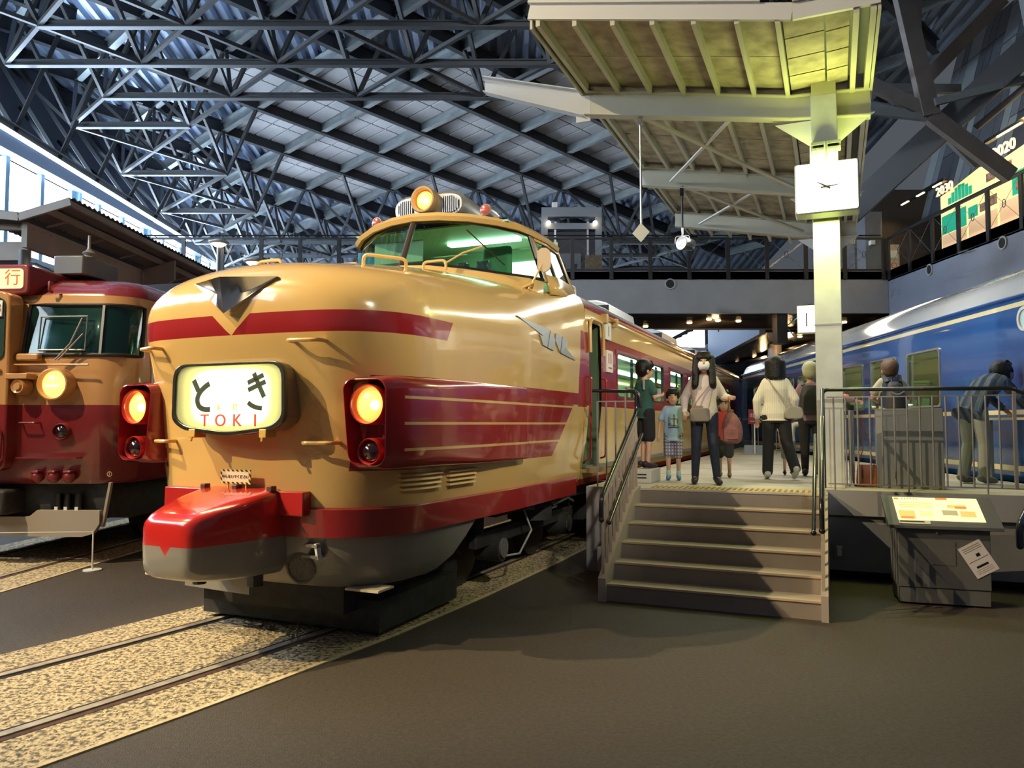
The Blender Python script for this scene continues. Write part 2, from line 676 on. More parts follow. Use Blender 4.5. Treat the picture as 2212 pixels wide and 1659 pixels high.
mb = MB()
px0, px1, per = -16.0, 14.0, 0.42
prof = []
x = px0
while x < px1:
    prof += [(x, 0.0), (x + 0.13, 0.0), (x + 0.20, 0.15), (x + 0.34, 0.15)]
    x += per
_ya, _yb = -2.0, 46.0
for (a, b) in zip(prof[:-1], prof[1:]):
    mb.add([(a[0], _ya, roof_z(_ya) + 0.30 + a[1]), (b[0], _ya, roof_z(_ya) + 0.30 + b[1]),
            (b[0], _yb, roof_z(_yb) + 0.30 + b[1]), (a[0], _yb, roof_z(_yb) + 0.30 + a[1])], [(0, 1, 2, 3)])
ceiling = struct(mb.build('ceiling', ROOFBLUE), 'blue grey corrugated metal roof deck over the hall')


def top_node(i, j):
    y = 31.6 - RS * j
    return Vector((-1.5 + D_ROOF * (i + 0.5 * (j % 2)), y, roof_z(y)))


def in_hole(x, y):
    return 20.4 < y < 31.9 and -9.6 < x < 9.0


# diamond grid of roof beams; one beam per straight run between nodes (bays)
_unit = {}


def unit_bar(key, m, kind='box', w=0.1, h=0.1):
    """mesh of unit length along +y, reused by scaling"""
    if key not in _unit:
        b = MB()
        if kind == 'i':
            b.ibeam((0, 0, 0), (0, 1, 0), h, w, 0.03, 0.025)
        else:
            b.bar((0, 0, 0), (0, 1, 0), w, h)
        me = b.data(key)
        me.materials.append(m)
        _unit[key] = me
    return _unit[key]


def bar_between(name, me, p, q, parent=None, up=(0, 0, 1)):
    p, q = Vector(p), Vector(q)
    d = q - p
    L = d.length
    y = d / L
    x = y.cross(Vector(up))
    x = x.normalized() if x.length > 1e-4 else Vector((1, 0, 0))
    z = x.cross(y)
    M = Matrix(((x.x, y.x * L, z.x, p.x), (x.y, y.y * L, z.y, p.y), (x.z, y.z * L, z.z, p.z), (0, 0, 0, 1)))
    o = bpy.data.objects.new(name, me)
    COL.objects.link(o)
    if parent is not None:
        o.parent = parent
    o.matrix_local = M
    return o


meA = unit_bar('beam_dark', BEAM, 'i', 0.20, 0.46)
meB = unit_bar('beam_galv', GALV, 'i', 0.20, 0.40)
for j in range(-5, 13):
    for i in range(-5, 5):
        p = top_node(i, j)
        # the two neighbours one row nearer
        li = i - 1 if j % 2 == 0 else i
        pl, pr = top_node(li, j + 1), top_node(li + 1, j + 1)
        if -15.5 < p.x < 13:
            if pl.x > -15.5:
                bar_between('roof_beam', meA, pl, p, ceiling)
            if pr.x < 13:
                bar_between('roof_beam', meB, pr, p, ceiling)
        # lining panels in the diamond whose far corner is p
        c = (pl + pr) / 2
        if in_hole(c.x, c.y) and 22.6 < c.y:
            q = top_node(i, j + 2)
            e1, e2 = (pl - p), (pr - p)       # e1 along A (left), e2 along B
            for a in range(2):
                for b_ in range(4):
                    a0, a1 = (a + 0.022) / 2, (a + 0.978) / 2
                    b0, b1 = (b_ + 0.055) / 4, (b_ + 0.945) / 4
                    cs = [p + e2 * u + e1 * v for (u, v) in ((a0, b0), (a1, b0), (a1, b1), (a0, b1))]
                    pm = MB().add([c_ + Vector((0, 0, 0.14)) for c_ in cs] + [c_ + Vector((0, 0, 0.19)) for c_ in cs],
                                  [(0, 1, 2, 3), (7, 6, 5, 4), (0, 1, 5, 4), (1, 2, 6, 5), (2, 3, 7, 6), (3, 0, 4, 7)])
                    pm.build('lining_panel', PANEL, ceiling)


# lower chord layer and webs
def bot_node(i, j):
    y = 19.65 + RS * j
    return Vector((-6.2 + D_ROOF * (i + 0.5 * (j % 2)), y, roof_z(y) - 2.35))


meC = unit_bar('chord_bar', CHORD, 'i', 0.17, 0.17)
meW = unit_bar('web_bar', CHORD, 'box', 0.10, 0.10)
tops = [top_node(i, j) for j in range(-6, 14) for i in range(-5, 6)]
webs = []
for j in range(-5, 13):
    for i in range(-3, 6):
        p = bot_node(i, j)
        if p.x < -14.2 or p.x > 9.5 or (21.5 < p.y < 31.5 and p.x > -9.4):
            continue
        q = bot_node(i + 1, j)
        if q.x < 9.5 and not (21.5 < q.y < 31.5 and q.x > -9.4):
            bar_between('truss_chord', meC, p, q, ceiling)
        li = i - 1 if j % 2 == 0 else i
        for k in (li, li + 1):
            r = bot_node(k, j + 1)
            if -14.2 < r.x < 9.5 and not (21.5 < r.y < 31.5 and r.x > -9.4):
                if (k == li) or rnd.random() < 0.6:
                    webs.append((p, r))
        near = sorted(tops, key=lambda t: (t - p).length)[:4]
        for t in near[:3 if p.y < 22 else 4]:
            if (t - p).length < 4.2:
                webs.append((p, t))
webs.sort(key=lambda w: (w[0] - Vector((0, 0, 1.7))).length)
for (p, q) in webs[:270]:
    bar_between('truss_web', meW, p, q, ceiling)
if len(webs) > 270:
    mb = MB()
    for (p, q) in webs[270:]:
        mb.bar(p, q, 0.10, 0.10)
    mb.build('truss_webs', CHORD, ceiling)['kind'] = 'stuff'

# ------------------------------------------------------------------ left wall with high glazing
WALLD = mat('dark_blue_wall', (0.10, 0.12, 0.17), 0.7)
WFRAME = mat('white_window_beam', (0.55, 0.60, 0.66), 0.4)
SKYPANE = mat('daylight_pane', (0.8, 0.9, 1.0), 0.2, emit=(0.86, 0.94, 1.0), estr=9.0)
BLUEPOST = mat('blue_window_post', (0.25, 0.42, 0.55), 0.5)
mb = MB().box(-15.6, -15.3, -6, 46, -0.05, 6.9)
mb.box(-15.6, -15.3, -6, 46, 9.75, 15.5)
wl = struct(mb.build('wall_left', WALLD), 'dark side wall of the hall below and above the glazing')
win = struct(empty('window_1', (-15.3, 10, 6.9)), 'long band of bright clerestory windows along the side wall')
MB().box(-0.2, 0.5, -14, 36, 2.85, 3.45).build('window_head_beam', mat('blue_grey_beam', (0.17, 0.2, 0.27), 0.4), win)
MB().box(0.5, 0.62, -14, 36, 3.36, 3.48).build('light_edge', WFRAME, win)
MB().box(-0.2, 0.3, -14, 36, -0.15, 0.0).build('window_sill', WFRAME, win)
y = -13.0
k = 0
while y < 35:
    MB().box(-0.12, -0.08, y + 0.09, y + 1.61, 0.0, 2.85).build('window_pane', SKYPANE, win)
    MB().box(-0.2, 0.12, y - 0.09, y + 0.09, 0.0, 2.85).build('window_post', BLUEPOST, win)
    if k % 3 == 2:
        MB().box(-0.1, 0.25, y + 0.16, y + 0.30, 0.0, 2.85).build('window_post', BLUEPOST, win)
    y += 1.7
    k += 1
# bright lower truss boom that follows the glazing
MB().ibeam((-13.35, 12, 9.75), (-13.35, 31, 9.35), 0.22, 0.24, 0.03, 0.02).build('eaves_boom', mat('pale_steel', (0.5, 0.54, 0.58), 0.35, 0.4), ceiling)

for k in range(9):
    yy = 14.0 + k * 2.0
    o_ = Vector((-13.35, yy, 9.72 - 0.021 * (yy - 12)))
    bar_between('truss_web', meW, o_, Vector((-15.2, yy - 1.0, roof_z(yy) - 0.2)), ceiling)
    bar_between('truss_web', meW, o_, Vector((-12.6, yy + 1.0, roof_z(yy) - 0.2)), ceiling)
    bar_between('truss_web', meW, o_, Vector((-15.2, yy + 1.0, roof_z(yy + 1) - 1.6)), ceiling)
    bar_between('roof_beam', meA, Vector((-15.3, yy - 1, roof_z(yy - 1))), Vector((-12.5, yy + 1.2, roof_z(yy + 1.2))), ceiling)

# far and right boundary of the hall
FARW = mat('far_dark_wall', (0.045, 0.05, 0.06), 0.8)
struct(MB().box(-16, 34, 45.5, 46, 0, 9.6).build('wall_back', FARW), 'dark far wall of the hall')
struct(MB().box(33.5, 34, -6, 46, 0, 14).build('wall_right', FARW), 'dark wall behind the upper gallery')

# sloping striped wall panels above the gallery on the right
SP = [mat('slate_panel_%d' % k, c, 0.5, 0.1) for k, c in enumerate(((0.17, 0.19, 0.21), (0.10, 0.11, 0.125), (0.075, 0.08, 0.095), (0.24, 0.265, 0.27)))]
gw = struct(empty('wall_gallery', (13.4, 10, 8.3)), 'sloping wall of grey striped panels above the gallery')
rr = random.Random(5)
ky = -2.0
while ky < 15.0:
    wv = rr.choice((0.35, 0.35, 0.5, 0.7))
    zb = 0.0
    while zb < 6.2:
        hv = rr.choice((1.2, 2.0, 3.2))
        hv = min(hv, 6.2 - zb)
        MB().add([(0.28 * zb, ky, zb), (0.28 * zb, ky + wv - 0.02, zb), (0.28 * (zb + hv), ky + wv - 0.02, zb + hv - 0.02), (0.28 * (zb + hv), ky, zb + hv - 0.02),
                  (0.28 * zb + 0.1, ky, zb), (0.28 * zb + 0.1, ky + wv - 0.02, zb), (0.28 * (zb + hv) + 0.1, ky + wv - 0.02, zb + hv - 0.02), (0.28 * (zb + hv) + 0.1, ky, zb + hv - 0.02)],
                 [(0, 1, 2, 3), (7, 6, 5, 4), (0, 1, 5, 4), (1, 2, 6, 5), (2, 3, 7, 6), (3, 0, 4, 7)]).build('wall_panel', rr.choice(SP), gw)
        zb += hv
    ky += wv

# ------------------------------------------------------------------ footbridge and galleries
BRGREY = mat('bridge_grey', (0.27, 0.275, 0.285), 0.6, var=0.06, vscale=2)
BLFACE = mat('gallery_face', (0.22, 0.25, 0.32), 0.5, var=0.06, vscale=2)
POST = mat('railing_post_dark', (0.022, 0.022, 0.024), 0.45, 0.3)
SLAT = mat('dark_slat_ceiling', (0.05, 0.042, 0.036), 0.28, 0.5)
PANE = glass('railing_glass', (0.90, 0.93, 0.93), 0.12)
DOWN = mat('downlight_warm', (1, 0.8, 0.5), 0.3, emit=(1.0, 0.62, 0.25), estr=14)
VENTD = mat('vent_black', (0.01, 0.01, 0.011), 0.6)

BZ0, BZ1, BRT, BPB = 4.84, 6.06, 6.95, 5.78
BY0, BY1 = 21.4, 25.2
br = struct(empty('trim_1', (0, BY0, BZ0)), 'grey parapet footbridge crossing the hall behind the trains')
MB().box(-15, 10.7, 0.0, 0.16, 0.0, BZ1 - BZ0).build('parapet', BRGREY, br, bevel=0.01)
MB().box(-15, 10.7, -0.02, 0.18, BZ1 - BZ0, BZ1 - BZ0 + 0.05).build('parapet_cap', POST, br)
MB().box(-15, 10.7, 0.0, BY1 - BY0, BZ1 - BZ0 - 0.25, BZ1 - BZ0 - 0.02).build('deck', BRGREY, br)
MB().box(-15, 10.7, BY1 - BY0 - 0.16, BY1 - BY0, 0.0, BZ1 - BZ0).build('parapet', BRGREY, br)
for k in range(12):
    MB().box(-14.9 + k * 2.12, -14.9 + k * 2.12 + 2.08, 0.2, BY1 - BY0 - 0.2, 0.06, 0.10).build('soffit_panel', SLAT, br)
for k in range(22):
    MB().box(-15, 10.6, 0.22 + k * 0.155, 0.22 + k * 0.155 + 0.03, 0.015, 0.06).build('soffit_slat', SLAT, br)


def railing(parent, n, step, fn, heading_x, label_pane=True):
    """fn(t) -> base point at deck level in parent space; heading_x unit vector along the run"""
    hx = Vector(heading_x)
    for k in range(n):
        p = Vector(fn(k * step))
        MB().bar(p + Vector((0, 0, BPB - BZ1)), p + Vector((0, 0, BRT - BZ1)), 0.11, 0.05, up=hx.cross(Vector((0, 0, 1)))).build('railing_post', POST, parent)
        if k < n - 1:
            q = Vector(fn((k + 1) * step))
            d = (q - p).normalized()
            a, b = p + d * 0.07, q - d * 0.07
            MB().add([a + Vector((0, 0, 0.05)), b + Vector((0, 0, 0.05)), b + Vector((0, 0, BRT - BZ1 - 0.05)), a + Vector((0, 0, BRT - BZ1 - 0.05))], [(0, 1, 2, 3)]).build('railing_pane', PANE, parent)
            w = MB()
            zt = Vector((0, 0, BRT - BZ1 - 0.04))
            w.tube([a, b + zt], 0.006, 4)
            w.tube([b, a + zt], 0.006, 4)
            w.build('railing_cable', STEEL, parent)
            c = (a + b + zt) / 2
            nrm = d.cross(Vector((0, 0, 1)))
            MB().tube([c + d * 0.055 * math.cos(t * math.pi / 6) + Vector((0, 0, 0.09 * math.sin(t * math.pi / 6))) for t in range(12)], 0.008, 5, closed=True).build('cable_ring', POST, parent)
    p0, p1 = Vector(fn(0)), Vector(fn((n - 1) * step))
    h = Vector((0, 0, BRT - BZ1))
    MB().bar(p0 + h, p1 + h, 0.06, 0.05).build('handrail', POST, parent)
    s = hx.cross(Vector((0, 0, 1))) * -0.15
    MB().tube([p0 + h + s + Vector((0, 0, 0.12)), p1 + h + s + Vector((0, 0, 0.12))], 0.02, 6).build('grab_rail', POST, parent)


railing(br, 22, 1.105, lambda t: (-12.65 + t, -0.05, BZ1 - BZ0 + 0.03), (1, 0, 0))
for vx in (4.49,):
    v = MB()
    v.lathe([(0.0, -0.03), (0.10, -0.03), (0.13, -0.05), (0.155, -0.03), (0.155, 0.0)], (vx, 0, 0.83), (0, -1, 0), 24)
    MB().lathe([(0.155, 0.0), (0.155, 0.035), (0.12, 0.035), (0.12, 0.0)], (vx, 0, 0.84), (0, -1, 0), 24).build('vent_rim', mat('vent_rim', (0.36, 0.37, 0.38), 0.4), br, smooth=True)
    MB().lathe([(0.001, 0.012), (0.118, 0.012), (0.118, 0.0)], (vx, 0, 0.84), (0, -1, 0), 24).build('vent_hole', VENTD, br)

ga = struct(empty('trim_2', (10.7, 0, 4.6)), 'upper gallery with blue grey parapet on the right')
GZ = 1.46
MB().box(0, 0.15, 4.0, 21.4, 0, GZ).build('parapet', BLFACE, ga)
MB().box(-0.02, 0.17, 4.0, 21.4, GZ - 0.27, GZ - 0.25).build('parapet_seam', POST, ga)
MB().box(0, 22, 4.0, 45, GZ - 0.3, GZ).build('deck', BRGREY, ga)
MB().box(0.15, 22, 4.0, 45, 0.02, 0.1).build('soffit', SLAT, ga)
railing(ga, 15, 1.12, lambda t: (-0.05, 21.25 - t, GZ), (0, -1, 0))
for vy in (19.25, 16.35, 13.4):
    MB().lathe([(0.15, 0.0), (0.15, 0.035), (0.115, 0.035), (0.115, 0.0)], (0, vy, 1.05), (-1, 0, 0), 24).build('vent_rim', MATS['vent_rim'], ga, smooth=True)
    MB().lathe([(0.001, 0.012), (0.113, 0.012), (0.113, 0.0)], (0, vy, 1.05), (-1, 0, 0), 24).build('vent_hole', VENTD, ga)
MB().tube([(-0.04, 17.9, 1.16), (-0.16, 17.75, 1.15), (-0.16, 17.35, 1.13)], 0.018, 6).build('bracket', STEEL, ga)

# gallery behind the bridge: blue lit face running to the far end
gb = struct(empty('trim_3', (8.25, 25.2, 4.7), 6.0), 'far gallery with blue lit parapet seen below the footbridge')
MB().box(0, 0.2, 0, 11.2, 0, 1.75).build('parapet', mat('gallery_face_far', (0.26, 0.34, 0.50), 0.5), gb)  # blue light on this face is put into its base colour
MB().box(0.2, 3.2, 0, 14, 0.05, 0.2).build('soffit', SLAT, gb)
for k in range(7):
    MB().box(-0.04, 0.0, 1.4 + k * 1.1, 1.5 + k * 1.1, 1.05, 1.8).build('railing_post', POST, gb)
struct(MB().box(5.8, 9.4, 36.5, 36.9, 4.8, 5.35).build('trim_4', BRGREY), 'dark landing at the far end of the hall')
tag(MB().box(5.6, 9.6, 37.6, 37.7, 5.5, 7.2).build('bright_window', mat('far_daylight_pane', (0.8, 0.9, 0.9), 0.3, emit=(0.85, 0.95, 0.95), estr=1.3)), 'bright far window glimpsed just under the footbridge', 'window')
st = MB()
for k in range(7):
    st.box(6.9 + k * 0.28, 7.2 + k * 0.28, 37.0, 37.4, 5.4 + k * 0.14, 5.46 + k * 0.14)
st.bar((6.9, 37.0, 5.35), (8.9, 37.0, 6.4), 0.06, 0.16)
tag(st.build('far_staircase', POST), 'dark staircase against the bright far window', 'staircase')
tag(MB().cyl((9.9, 28.5, 0), (9.9, 28.5, 4.7), 0.25, 20).build('round_pillar', mat('pillar_grey', (0.3, 0.27, 0.24), 0.45), smooth=True), 'round pillar below the far gallery between the two trains', 'pillar')
tag(MB().box(7.55, 7.85, 21.5, 21.9, 4.0, 4.86).add([], []).build('signal_bracket', POST), 'dark steel bracket hanging under the footbridge', 'bracket')
for k, (dx, dz) in enumerate(((-0.35, 0.0), (-0.35, -0.46), (0.12, 0.34))):
    s_ = MB().lathe([(0.001, 0.10), (0.07, 0.09), (0.12, 0.05), (0.135, 0.0), (0.1, -0.02)], (8.28 + dx, 21.2, 4.62 + dz), (0, -1, 0), 18)
    o = s_.build('globe_lamp', glass('clear_globe', (0.75, 0.78, 0.8), 0.5), smooth=True)
    MB().tube([(8.28 + dx, 21.22, 4.62 + dz), (7.84, 21.6, 4.5)], 0.015, 5).build('lamp_arm', ALU, o)
    tag(o, ('lower', 'lowest', 'upper')[k] + ' small clear globe on an arm by the number one sign' if k != 0 else 'middle small clear globe on an arm by the number one sign', 'lamp', 'clear globes under the footbridge')

# warm downlights in the dark soffits
DL = [(5.9, 22.6, 4.85), (6.25, 22.9, 4.85), (5.5, 23.4, 4.85), (6.9, 23.0, 4.85), (4.3, 24.3, 4.85), (2.6, 22.5, 4.85), (8.0, 22.4, 4.85),
      (9.6, 27.5, 4.72), (9.9, 26.0, 4.72), (10.6, 30.0, 4.72), (10.9, 34.0, 4.72), (11.6, 34.0, 4.72), (11.3, 38.0, 4.72), (12.2, 38.5, 4.72), (12.4, 31.0, 4.72), (13.4, 29.0, 4.72), (10.2, 24.0, 4.85), (10.25, 23.3, 4.85)]
dl_me = MB().lathe([(0.001, 0.035), (0.07, 0.035), (0.085, 0.0), (0.06, 0.0)], (0, 0, 0), (0, 0, -1), 12).data('downlight')
dl_me.materials.append(DOWN)
for k, p in enumerate(DL):
    tag(place('downlight', dl_me, loc=p), 'small warm downlight glowing in the dark soffit under the footbridge and gallery', 'downlight', 'warm downlights under the footbridge')
for p, e in (((6.2, 23.0, 4.7), 30), ((9.9, 27.0, 4.5), 50), ((11.3, 34.0, 4.5), 60)):
    d = bpy.data.lights.new('downlight_glow', 'POINT')
    d.energy, d.color, d.shadow_soft_size = e, (1.0, 0.62, 0.28), 0.1
    o = bpy.data.objects.new('downlight_glow', d)
    COL.objects.link(o)
    o.location = p

# lift frame standing on the bridge
lf = empty('lift_frame', (1.9, 24.0, 6.06))
FR = mat('lift_frame_grey', (0.20, 0.22, 0.25), 0.45, 0.2)
for s in (-1, 1):
    MB().box(s * 0.86 - 0.1, s * 0.86 + 0.1, -0.1, 0.1, 0, 2.55).build('upright', FR, lf)
    MB().box(s * 0.52 - 0.03, s * 0.52 + 0.03, -0.05, 0.05, 0, 2.1).build('guide_rail', ALU, lf)
MB().box(-0.96, 0.96, -0.12, 0.12, 2.25, 2.55).build('crossbeam', FR, lf)
MB().box(-0.8, 0.8, -0.08, 0.08, 1.85, 2.05).build('crossbeam', FR, lf)
MB().box(-0.62, -0.45, -0.1, 0.1, 2.55, 2.72).build('pulley_box', WHITE, lf)
MB().box(-0.76, 0.76, 0.12, 0.2, 0, 1.85).build('lift_back', mat('lift_dark', (0.03, 0.03, 0.04), 0.4), lf)
MB().box(-0.55, 0.30, -0.02, 0.1, 0, 1.08).build('lift_door', mat('lift_door', (0.13, 0.13, 0.14), 0.4), lf)
MB().box(-0.35, -0.2, -0.03, -0.02, 0.2, 0.75).build('door_window', VENTD, lf)
MB().box(0.02, 0.17, -0.03, -0.02, 0.2, 0.75).build('door_window', VENTD, lf)
MB().box(0.42, 0.96, -0.16, -0.1, 0, 1.0).build('timber_panel', mat('timber_panel', (0.16, 0.11, 0.06), 0.6, var=0.3, vscale=8), lf)
for s in (-1, 1):
    MB().ball((s * 0.74, -0.2, 2.02), 0.075, 12, 8).build('lamp', mat('frame_lamp', (1, 0.9, 0.7), 0.3, emit=(1.0, 0.82, 0.55), estr=9), lf, smooth=True)
tag(lf, 'grey lift portal frame with two lit lamps on the footbridge', 'lift frame')

# two mushroom lamps beyond the cream train's nose
for (p, lab) in (((-8.2, 21.0, 6.83), 'nearer left mushroom lamp with glowing underside in front of the footbridge railing'),
                 ((-7.22, 21.0, 6.30), 'lower right mushroom lamp with glowing underside just above the cream bonnet')):
    ml = empty('mushroom_lamp', (p[0], p[1], p[2] - 1.2))
    MB().cyl((0, 0, 1.2 - p[2]), (0, 0, 1.02), 0.05, 10).build('lamp_post', STEEL, ml, smooth=True)
    MB().lathe([(0.05, 0.98), (0.06, 1.05), (0.28, 1.14), (0.27, 1.17), (0.12, 1.23), (0.001, 1.25)], (0, 0, 0), (0, 0, 1), 20).build('lamp_hood', mat('lamp_hood', (0.5, 0.45, 0.4), 0.4), ml, smooth=True)
    MB().lathe([(0.001, 1.02), (0.1, 1.03), (0.2, 1.10), (0.001, 1.12)], (0, 0, 0), (0, 0, 1), 16).build('lamp_bulb', mat('mushroom_bulb', (1, 0.9, 0.7), 0.3, emit=(1.0, 0.75, 0.42), estr=7), ml, smooth=True)
    tag(ml, lab, 'lamp')

# ------------------------------------------------------------------ exhibits on the gallery
CREAMW = mat('display_wall_cream', (0.82, 0.62, 0.28), 0.6, emit=(1.0, 0.78, 0.30), estr=0.75)  # board is spotlit; emission puts that light into wall and prints
dw = empty('display_wall', (12.25, 0, 6.06))
top = [(21.4, 2.45), (20.9, 2.50), (19.6, 2.72), (18.6, 2.6), (17.2, 2.75), (12.0, 2.75), (12.0, 0.35), (21.4, 0.35)]
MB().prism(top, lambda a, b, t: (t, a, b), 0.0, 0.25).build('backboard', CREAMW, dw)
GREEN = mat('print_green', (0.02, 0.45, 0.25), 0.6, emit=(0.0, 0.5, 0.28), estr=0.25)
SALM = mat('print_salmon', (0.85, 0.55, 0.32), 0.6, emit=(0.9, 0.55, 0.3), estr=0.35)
BRPH = mat('print_brown_photo', (0.35, 0.2, 0.13), 0.6, var=0.6, vscale=9)
def pr(y0, y1, z0, z1, m, nm, t=0.012):
    MB().box(-t, 0.0, min(y0, y1), max(y0, y1), z0, z1).build(nm, m, dw)
pr(21.35, 20.2, 1.15, 1.75, GREEN, 'green_print')
pr(21.35, 20.2, 0.45, 1.12, SALM, 'salmon_print')
pr(20.1, 18.9, 0.5, 1.25, SALM, 'salmon_print')
pr(20.1, 19.7, 1.3, 1.65, GREEN, 'green_print')
pr(19.6, 19.3, 1.35, 1.6, BRPH, 'photo_print')
pr(19.2, 18.9, 1.4, 1.7, BRPH, 'photo_print')
pr(20.1, 19.0, 0.42, 0.62, BRPH, 'photo_print')
pr(18.8, 17.6, 0.5, 1.35, SALM, 'salmon_print')
pr(18.3, 17.5, 1.4, 2.05, GREEN, 'green_print')
pr(18.15, 17.6, 1.5, 1.75, BRPH, 'photo_print', 0.02)
pr(17.4, 16.6, 1.45, 2.1, GREEN, 'green_print')
pr(17.2, 16.8, 1.7, 1.95, BRPH, 'photo_print', 0.02)
pr(18.7, 18.2, 0.42, 0.7, BRPH, 'photo_print')
pr(18.0, 17.0, 0.42, 0.75, BRPH, 'photo_print')
pr(19.3, 18.95, 2.15, 2.4, BRPH, 'photo_print')
pr(18.6, 18.3, 2.2, 2.45, BRPH, 'photo_print')
# arched green exhibition hall drawing: ribs as separate green bars
for k in range(7):
    y0 = 21.0 - 0.16 * k
    h = 0.34 * math.sin(math.pi * (k + 0.6) / 7.6)
    MB().box(-0.02, 0.0, y0 - 0.12, y0, 2.05, 2.05 + h + 0.12).build('green_rib', GREEN, dw)
MB().box(-0.9, 0.0, 12.0, 21.4, 0.0, 0.30).build('plinth', mat('plinth_white', (0.75, 0.76, 0.74), 0.5), dw)
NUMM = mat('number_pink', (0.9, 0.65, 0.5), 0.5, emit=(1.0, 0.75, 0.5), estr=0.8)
text_obj('year_number', '2030', 0.42, NUMM, dw, (-0.03, 21.15, 2.62), (0, -1, 0), (0, 0, 1), 0.02)
text_obj('year_number', '2020', 0.46, NUMM, dw, (-0.03, 18.55, 2.85), (0, -1, 0), (0, 0, 1), 0.02)
dw.scale = (1, 1, 0.87)
tag(dw, 'brightly lit yellow display wall with green prints and years on the upper gallery', 'display')
area('display_lamp', (11.2, 17.5, 8.9), (12.3, 18.0, 7.2), 60, (1.0, 0.72, 0.30), 0.3, 6.0)
# ceiling track lights of the gallery
for (a, b, lab) in (((11.6, 22.4, 8.25), (11.6, 20.0, 8.25), 'dark lighting track with a lit strip over the gallery corner'),
                    ((11.7, 18.4, 8.65), (11.7, 13.0, 8.65), 'dark lighting track with lit strips above the yellow display wall')):
    t_ = empty('lighting_track', a)
    d = Vector(b) - Vector(a)
    MB().bar((0, 0, 0), d, 0.12, 0.08).build('track_rail', BLACK, t_)
    for q in (0.1, 0.45, 0.8):
        MB().bar(d * q + Vector((-0.07, 0, -0.07)), d * (q + 0.16) + Vector((-0.07, 0, -0.07)), 0.05, 0.03).build('light_strip', mat('warm_strip', (1, 0.8, 0.5), 0.3, emit=(1.0, 0.7, 0.3), estr=3.0), t_)
    tag(t_, lab, 'light')
gblk = struct(MB().box(11.4, 17, 24.6, 25.0, 6.06, 9.4).build('wall_inner', mat('brown_black_wall', (0.045, 0.038, 0.032), 0.6)), 'dark inner wall of the gallery corner')
spot('gallery_wall_washer', (12.1, 23.2, 8.7), (12.4, 24.9, 7.0), 45, (1.0, 0.66, 0.34), 70, 0.8, 0.05)
tag(MB().box(11.2, 11.75, 23.8, 24.4, 6.06, 8.45).build('grey_pier', mat('pier_grey', (0.16, 0.165, 0.185), 0.5), bevel=0.01), 'grey square pier at the gallery corner with a small camera', 'pier')
cc = MB().box(11.30, 11.46, 23.66, 23.83, 7.35, 7.50)
tag(cc.build('security_camera', WHITE, bevel=0.02), 'small white security camera on the grey pier', 'camera')
ns = empty('notice_board', (11.3, 22.6, 6.2))
MB().box(0, 0.35, 0, 0.03, 0, 0.9).build('board', mat('notice_tan', (0.55, 0.42, 0.26), 0.6), ns)
MB().box(0.06, 0.29, -0.01, 0, 0.5, 0.72).build('notice', WHITE, ns)
MB().box(0.06, 0.29, -0.01, 0, 0.14, 0.40).build('notice', mat('notice_cream', (0.7, 0.6, 0.5), 0.6), ns)
MB().ring(circ(0.09, 16, 0.175, 0.27), circ(0.07, 16, 0.175, 0.27), lambda a, b, t: (a, t, b), -0.02, -0.01).build('prohibition_ring', mat('notice_red', (0.6, 0.05, 0.03), 0.5), ns)
tag(ns, 'tan notice board with two small notices behind the gallery railing', 'sign')

# heavy roof struts in the upper right
STR = mat('brown_steel_strut', (0.15, 0.125, 0.11), 0.5, 0.2, var=0.12, vscale=3)
STRG = mat('grey_steel_strut', (0.17, 0.18, 0.185), 0.5, 0.2)
N = (7.87, 14.0, 7.5)
rt = empty('roof_strut_cluster', N)
for (p, q, w, h, m) in (((7.30, 14.0, 10.4), (7.87, 14.0, 7.5), 0.16, 0.32, STR),
                        ((6.2, 14.2, 8.55), (7.85, 14.0, 7.55), 0.12, 0.24, STR),
                        ((6.3, 14.3, 7.95), (7.80, 14.05, 7.5), 0.08, 0.12, STRG),
                        ((6.3, 14.1, 7.68), (7.85, 14.0, 7.46), 0.10, 0.12, STRG),
                        ((7.87, 14.0, 7.5), (9.35, 14.0, 6.35), 0.14, 0.30, STR),
                        ((7.9, 13.9, 7.72), (9.62, 13.7, 8.10), 0.08, 0.14, STRG),
                        ((9.62, 13.7, 8.05), (8.90, 14.3, 7.38), 0.08, 0.11, STR),
                        ((7.80, 15.0, 8.5), (9.35, 15.0, 6.9), 0.10, 0.2, STRG),
                        ((8.02, 14.6, 10.2), (7.95, 14.6, 8.35), 0.08, 0.14, STR),
                        ((9.7, 14.6, 10.1), (7.95, 14.6, 8.3), 0.12, 0.26, STR),
                        ((6.2, 14.6, 8.32), (8.8, 14.6, 8.28), 0.12, 0.16, STRG),
                        ((9.4, 13.6, 10.2), (9.9, 13.6, 7.0), 0.14, 0.24, STRG),
                        ((7.0, 15.5, 8.0), (8.6, 15.5, 9.6), 0.07, 0.1, STRG),
                        ((6.4, 15.5, 8.6), (7.9, 15.5, 8.3), 0.07, 0.1, STRG)):
    MB().bar(Vector(p) - Vector(N), Vector(q) - Vector(N), w, h).build('strut', m, rt)
MB().bar((-1.4, 1.5, -1.9), (2.4, -1.0, 1.9), 0.10, 0.5).build('eaves_girder', mat('eaves_dark', (0.05, 0.05, 0.05), 0.5), rt)
tag(rt, 'cluster of heavy brown steel struts meeting at a node in the upper right', 'roof truss')

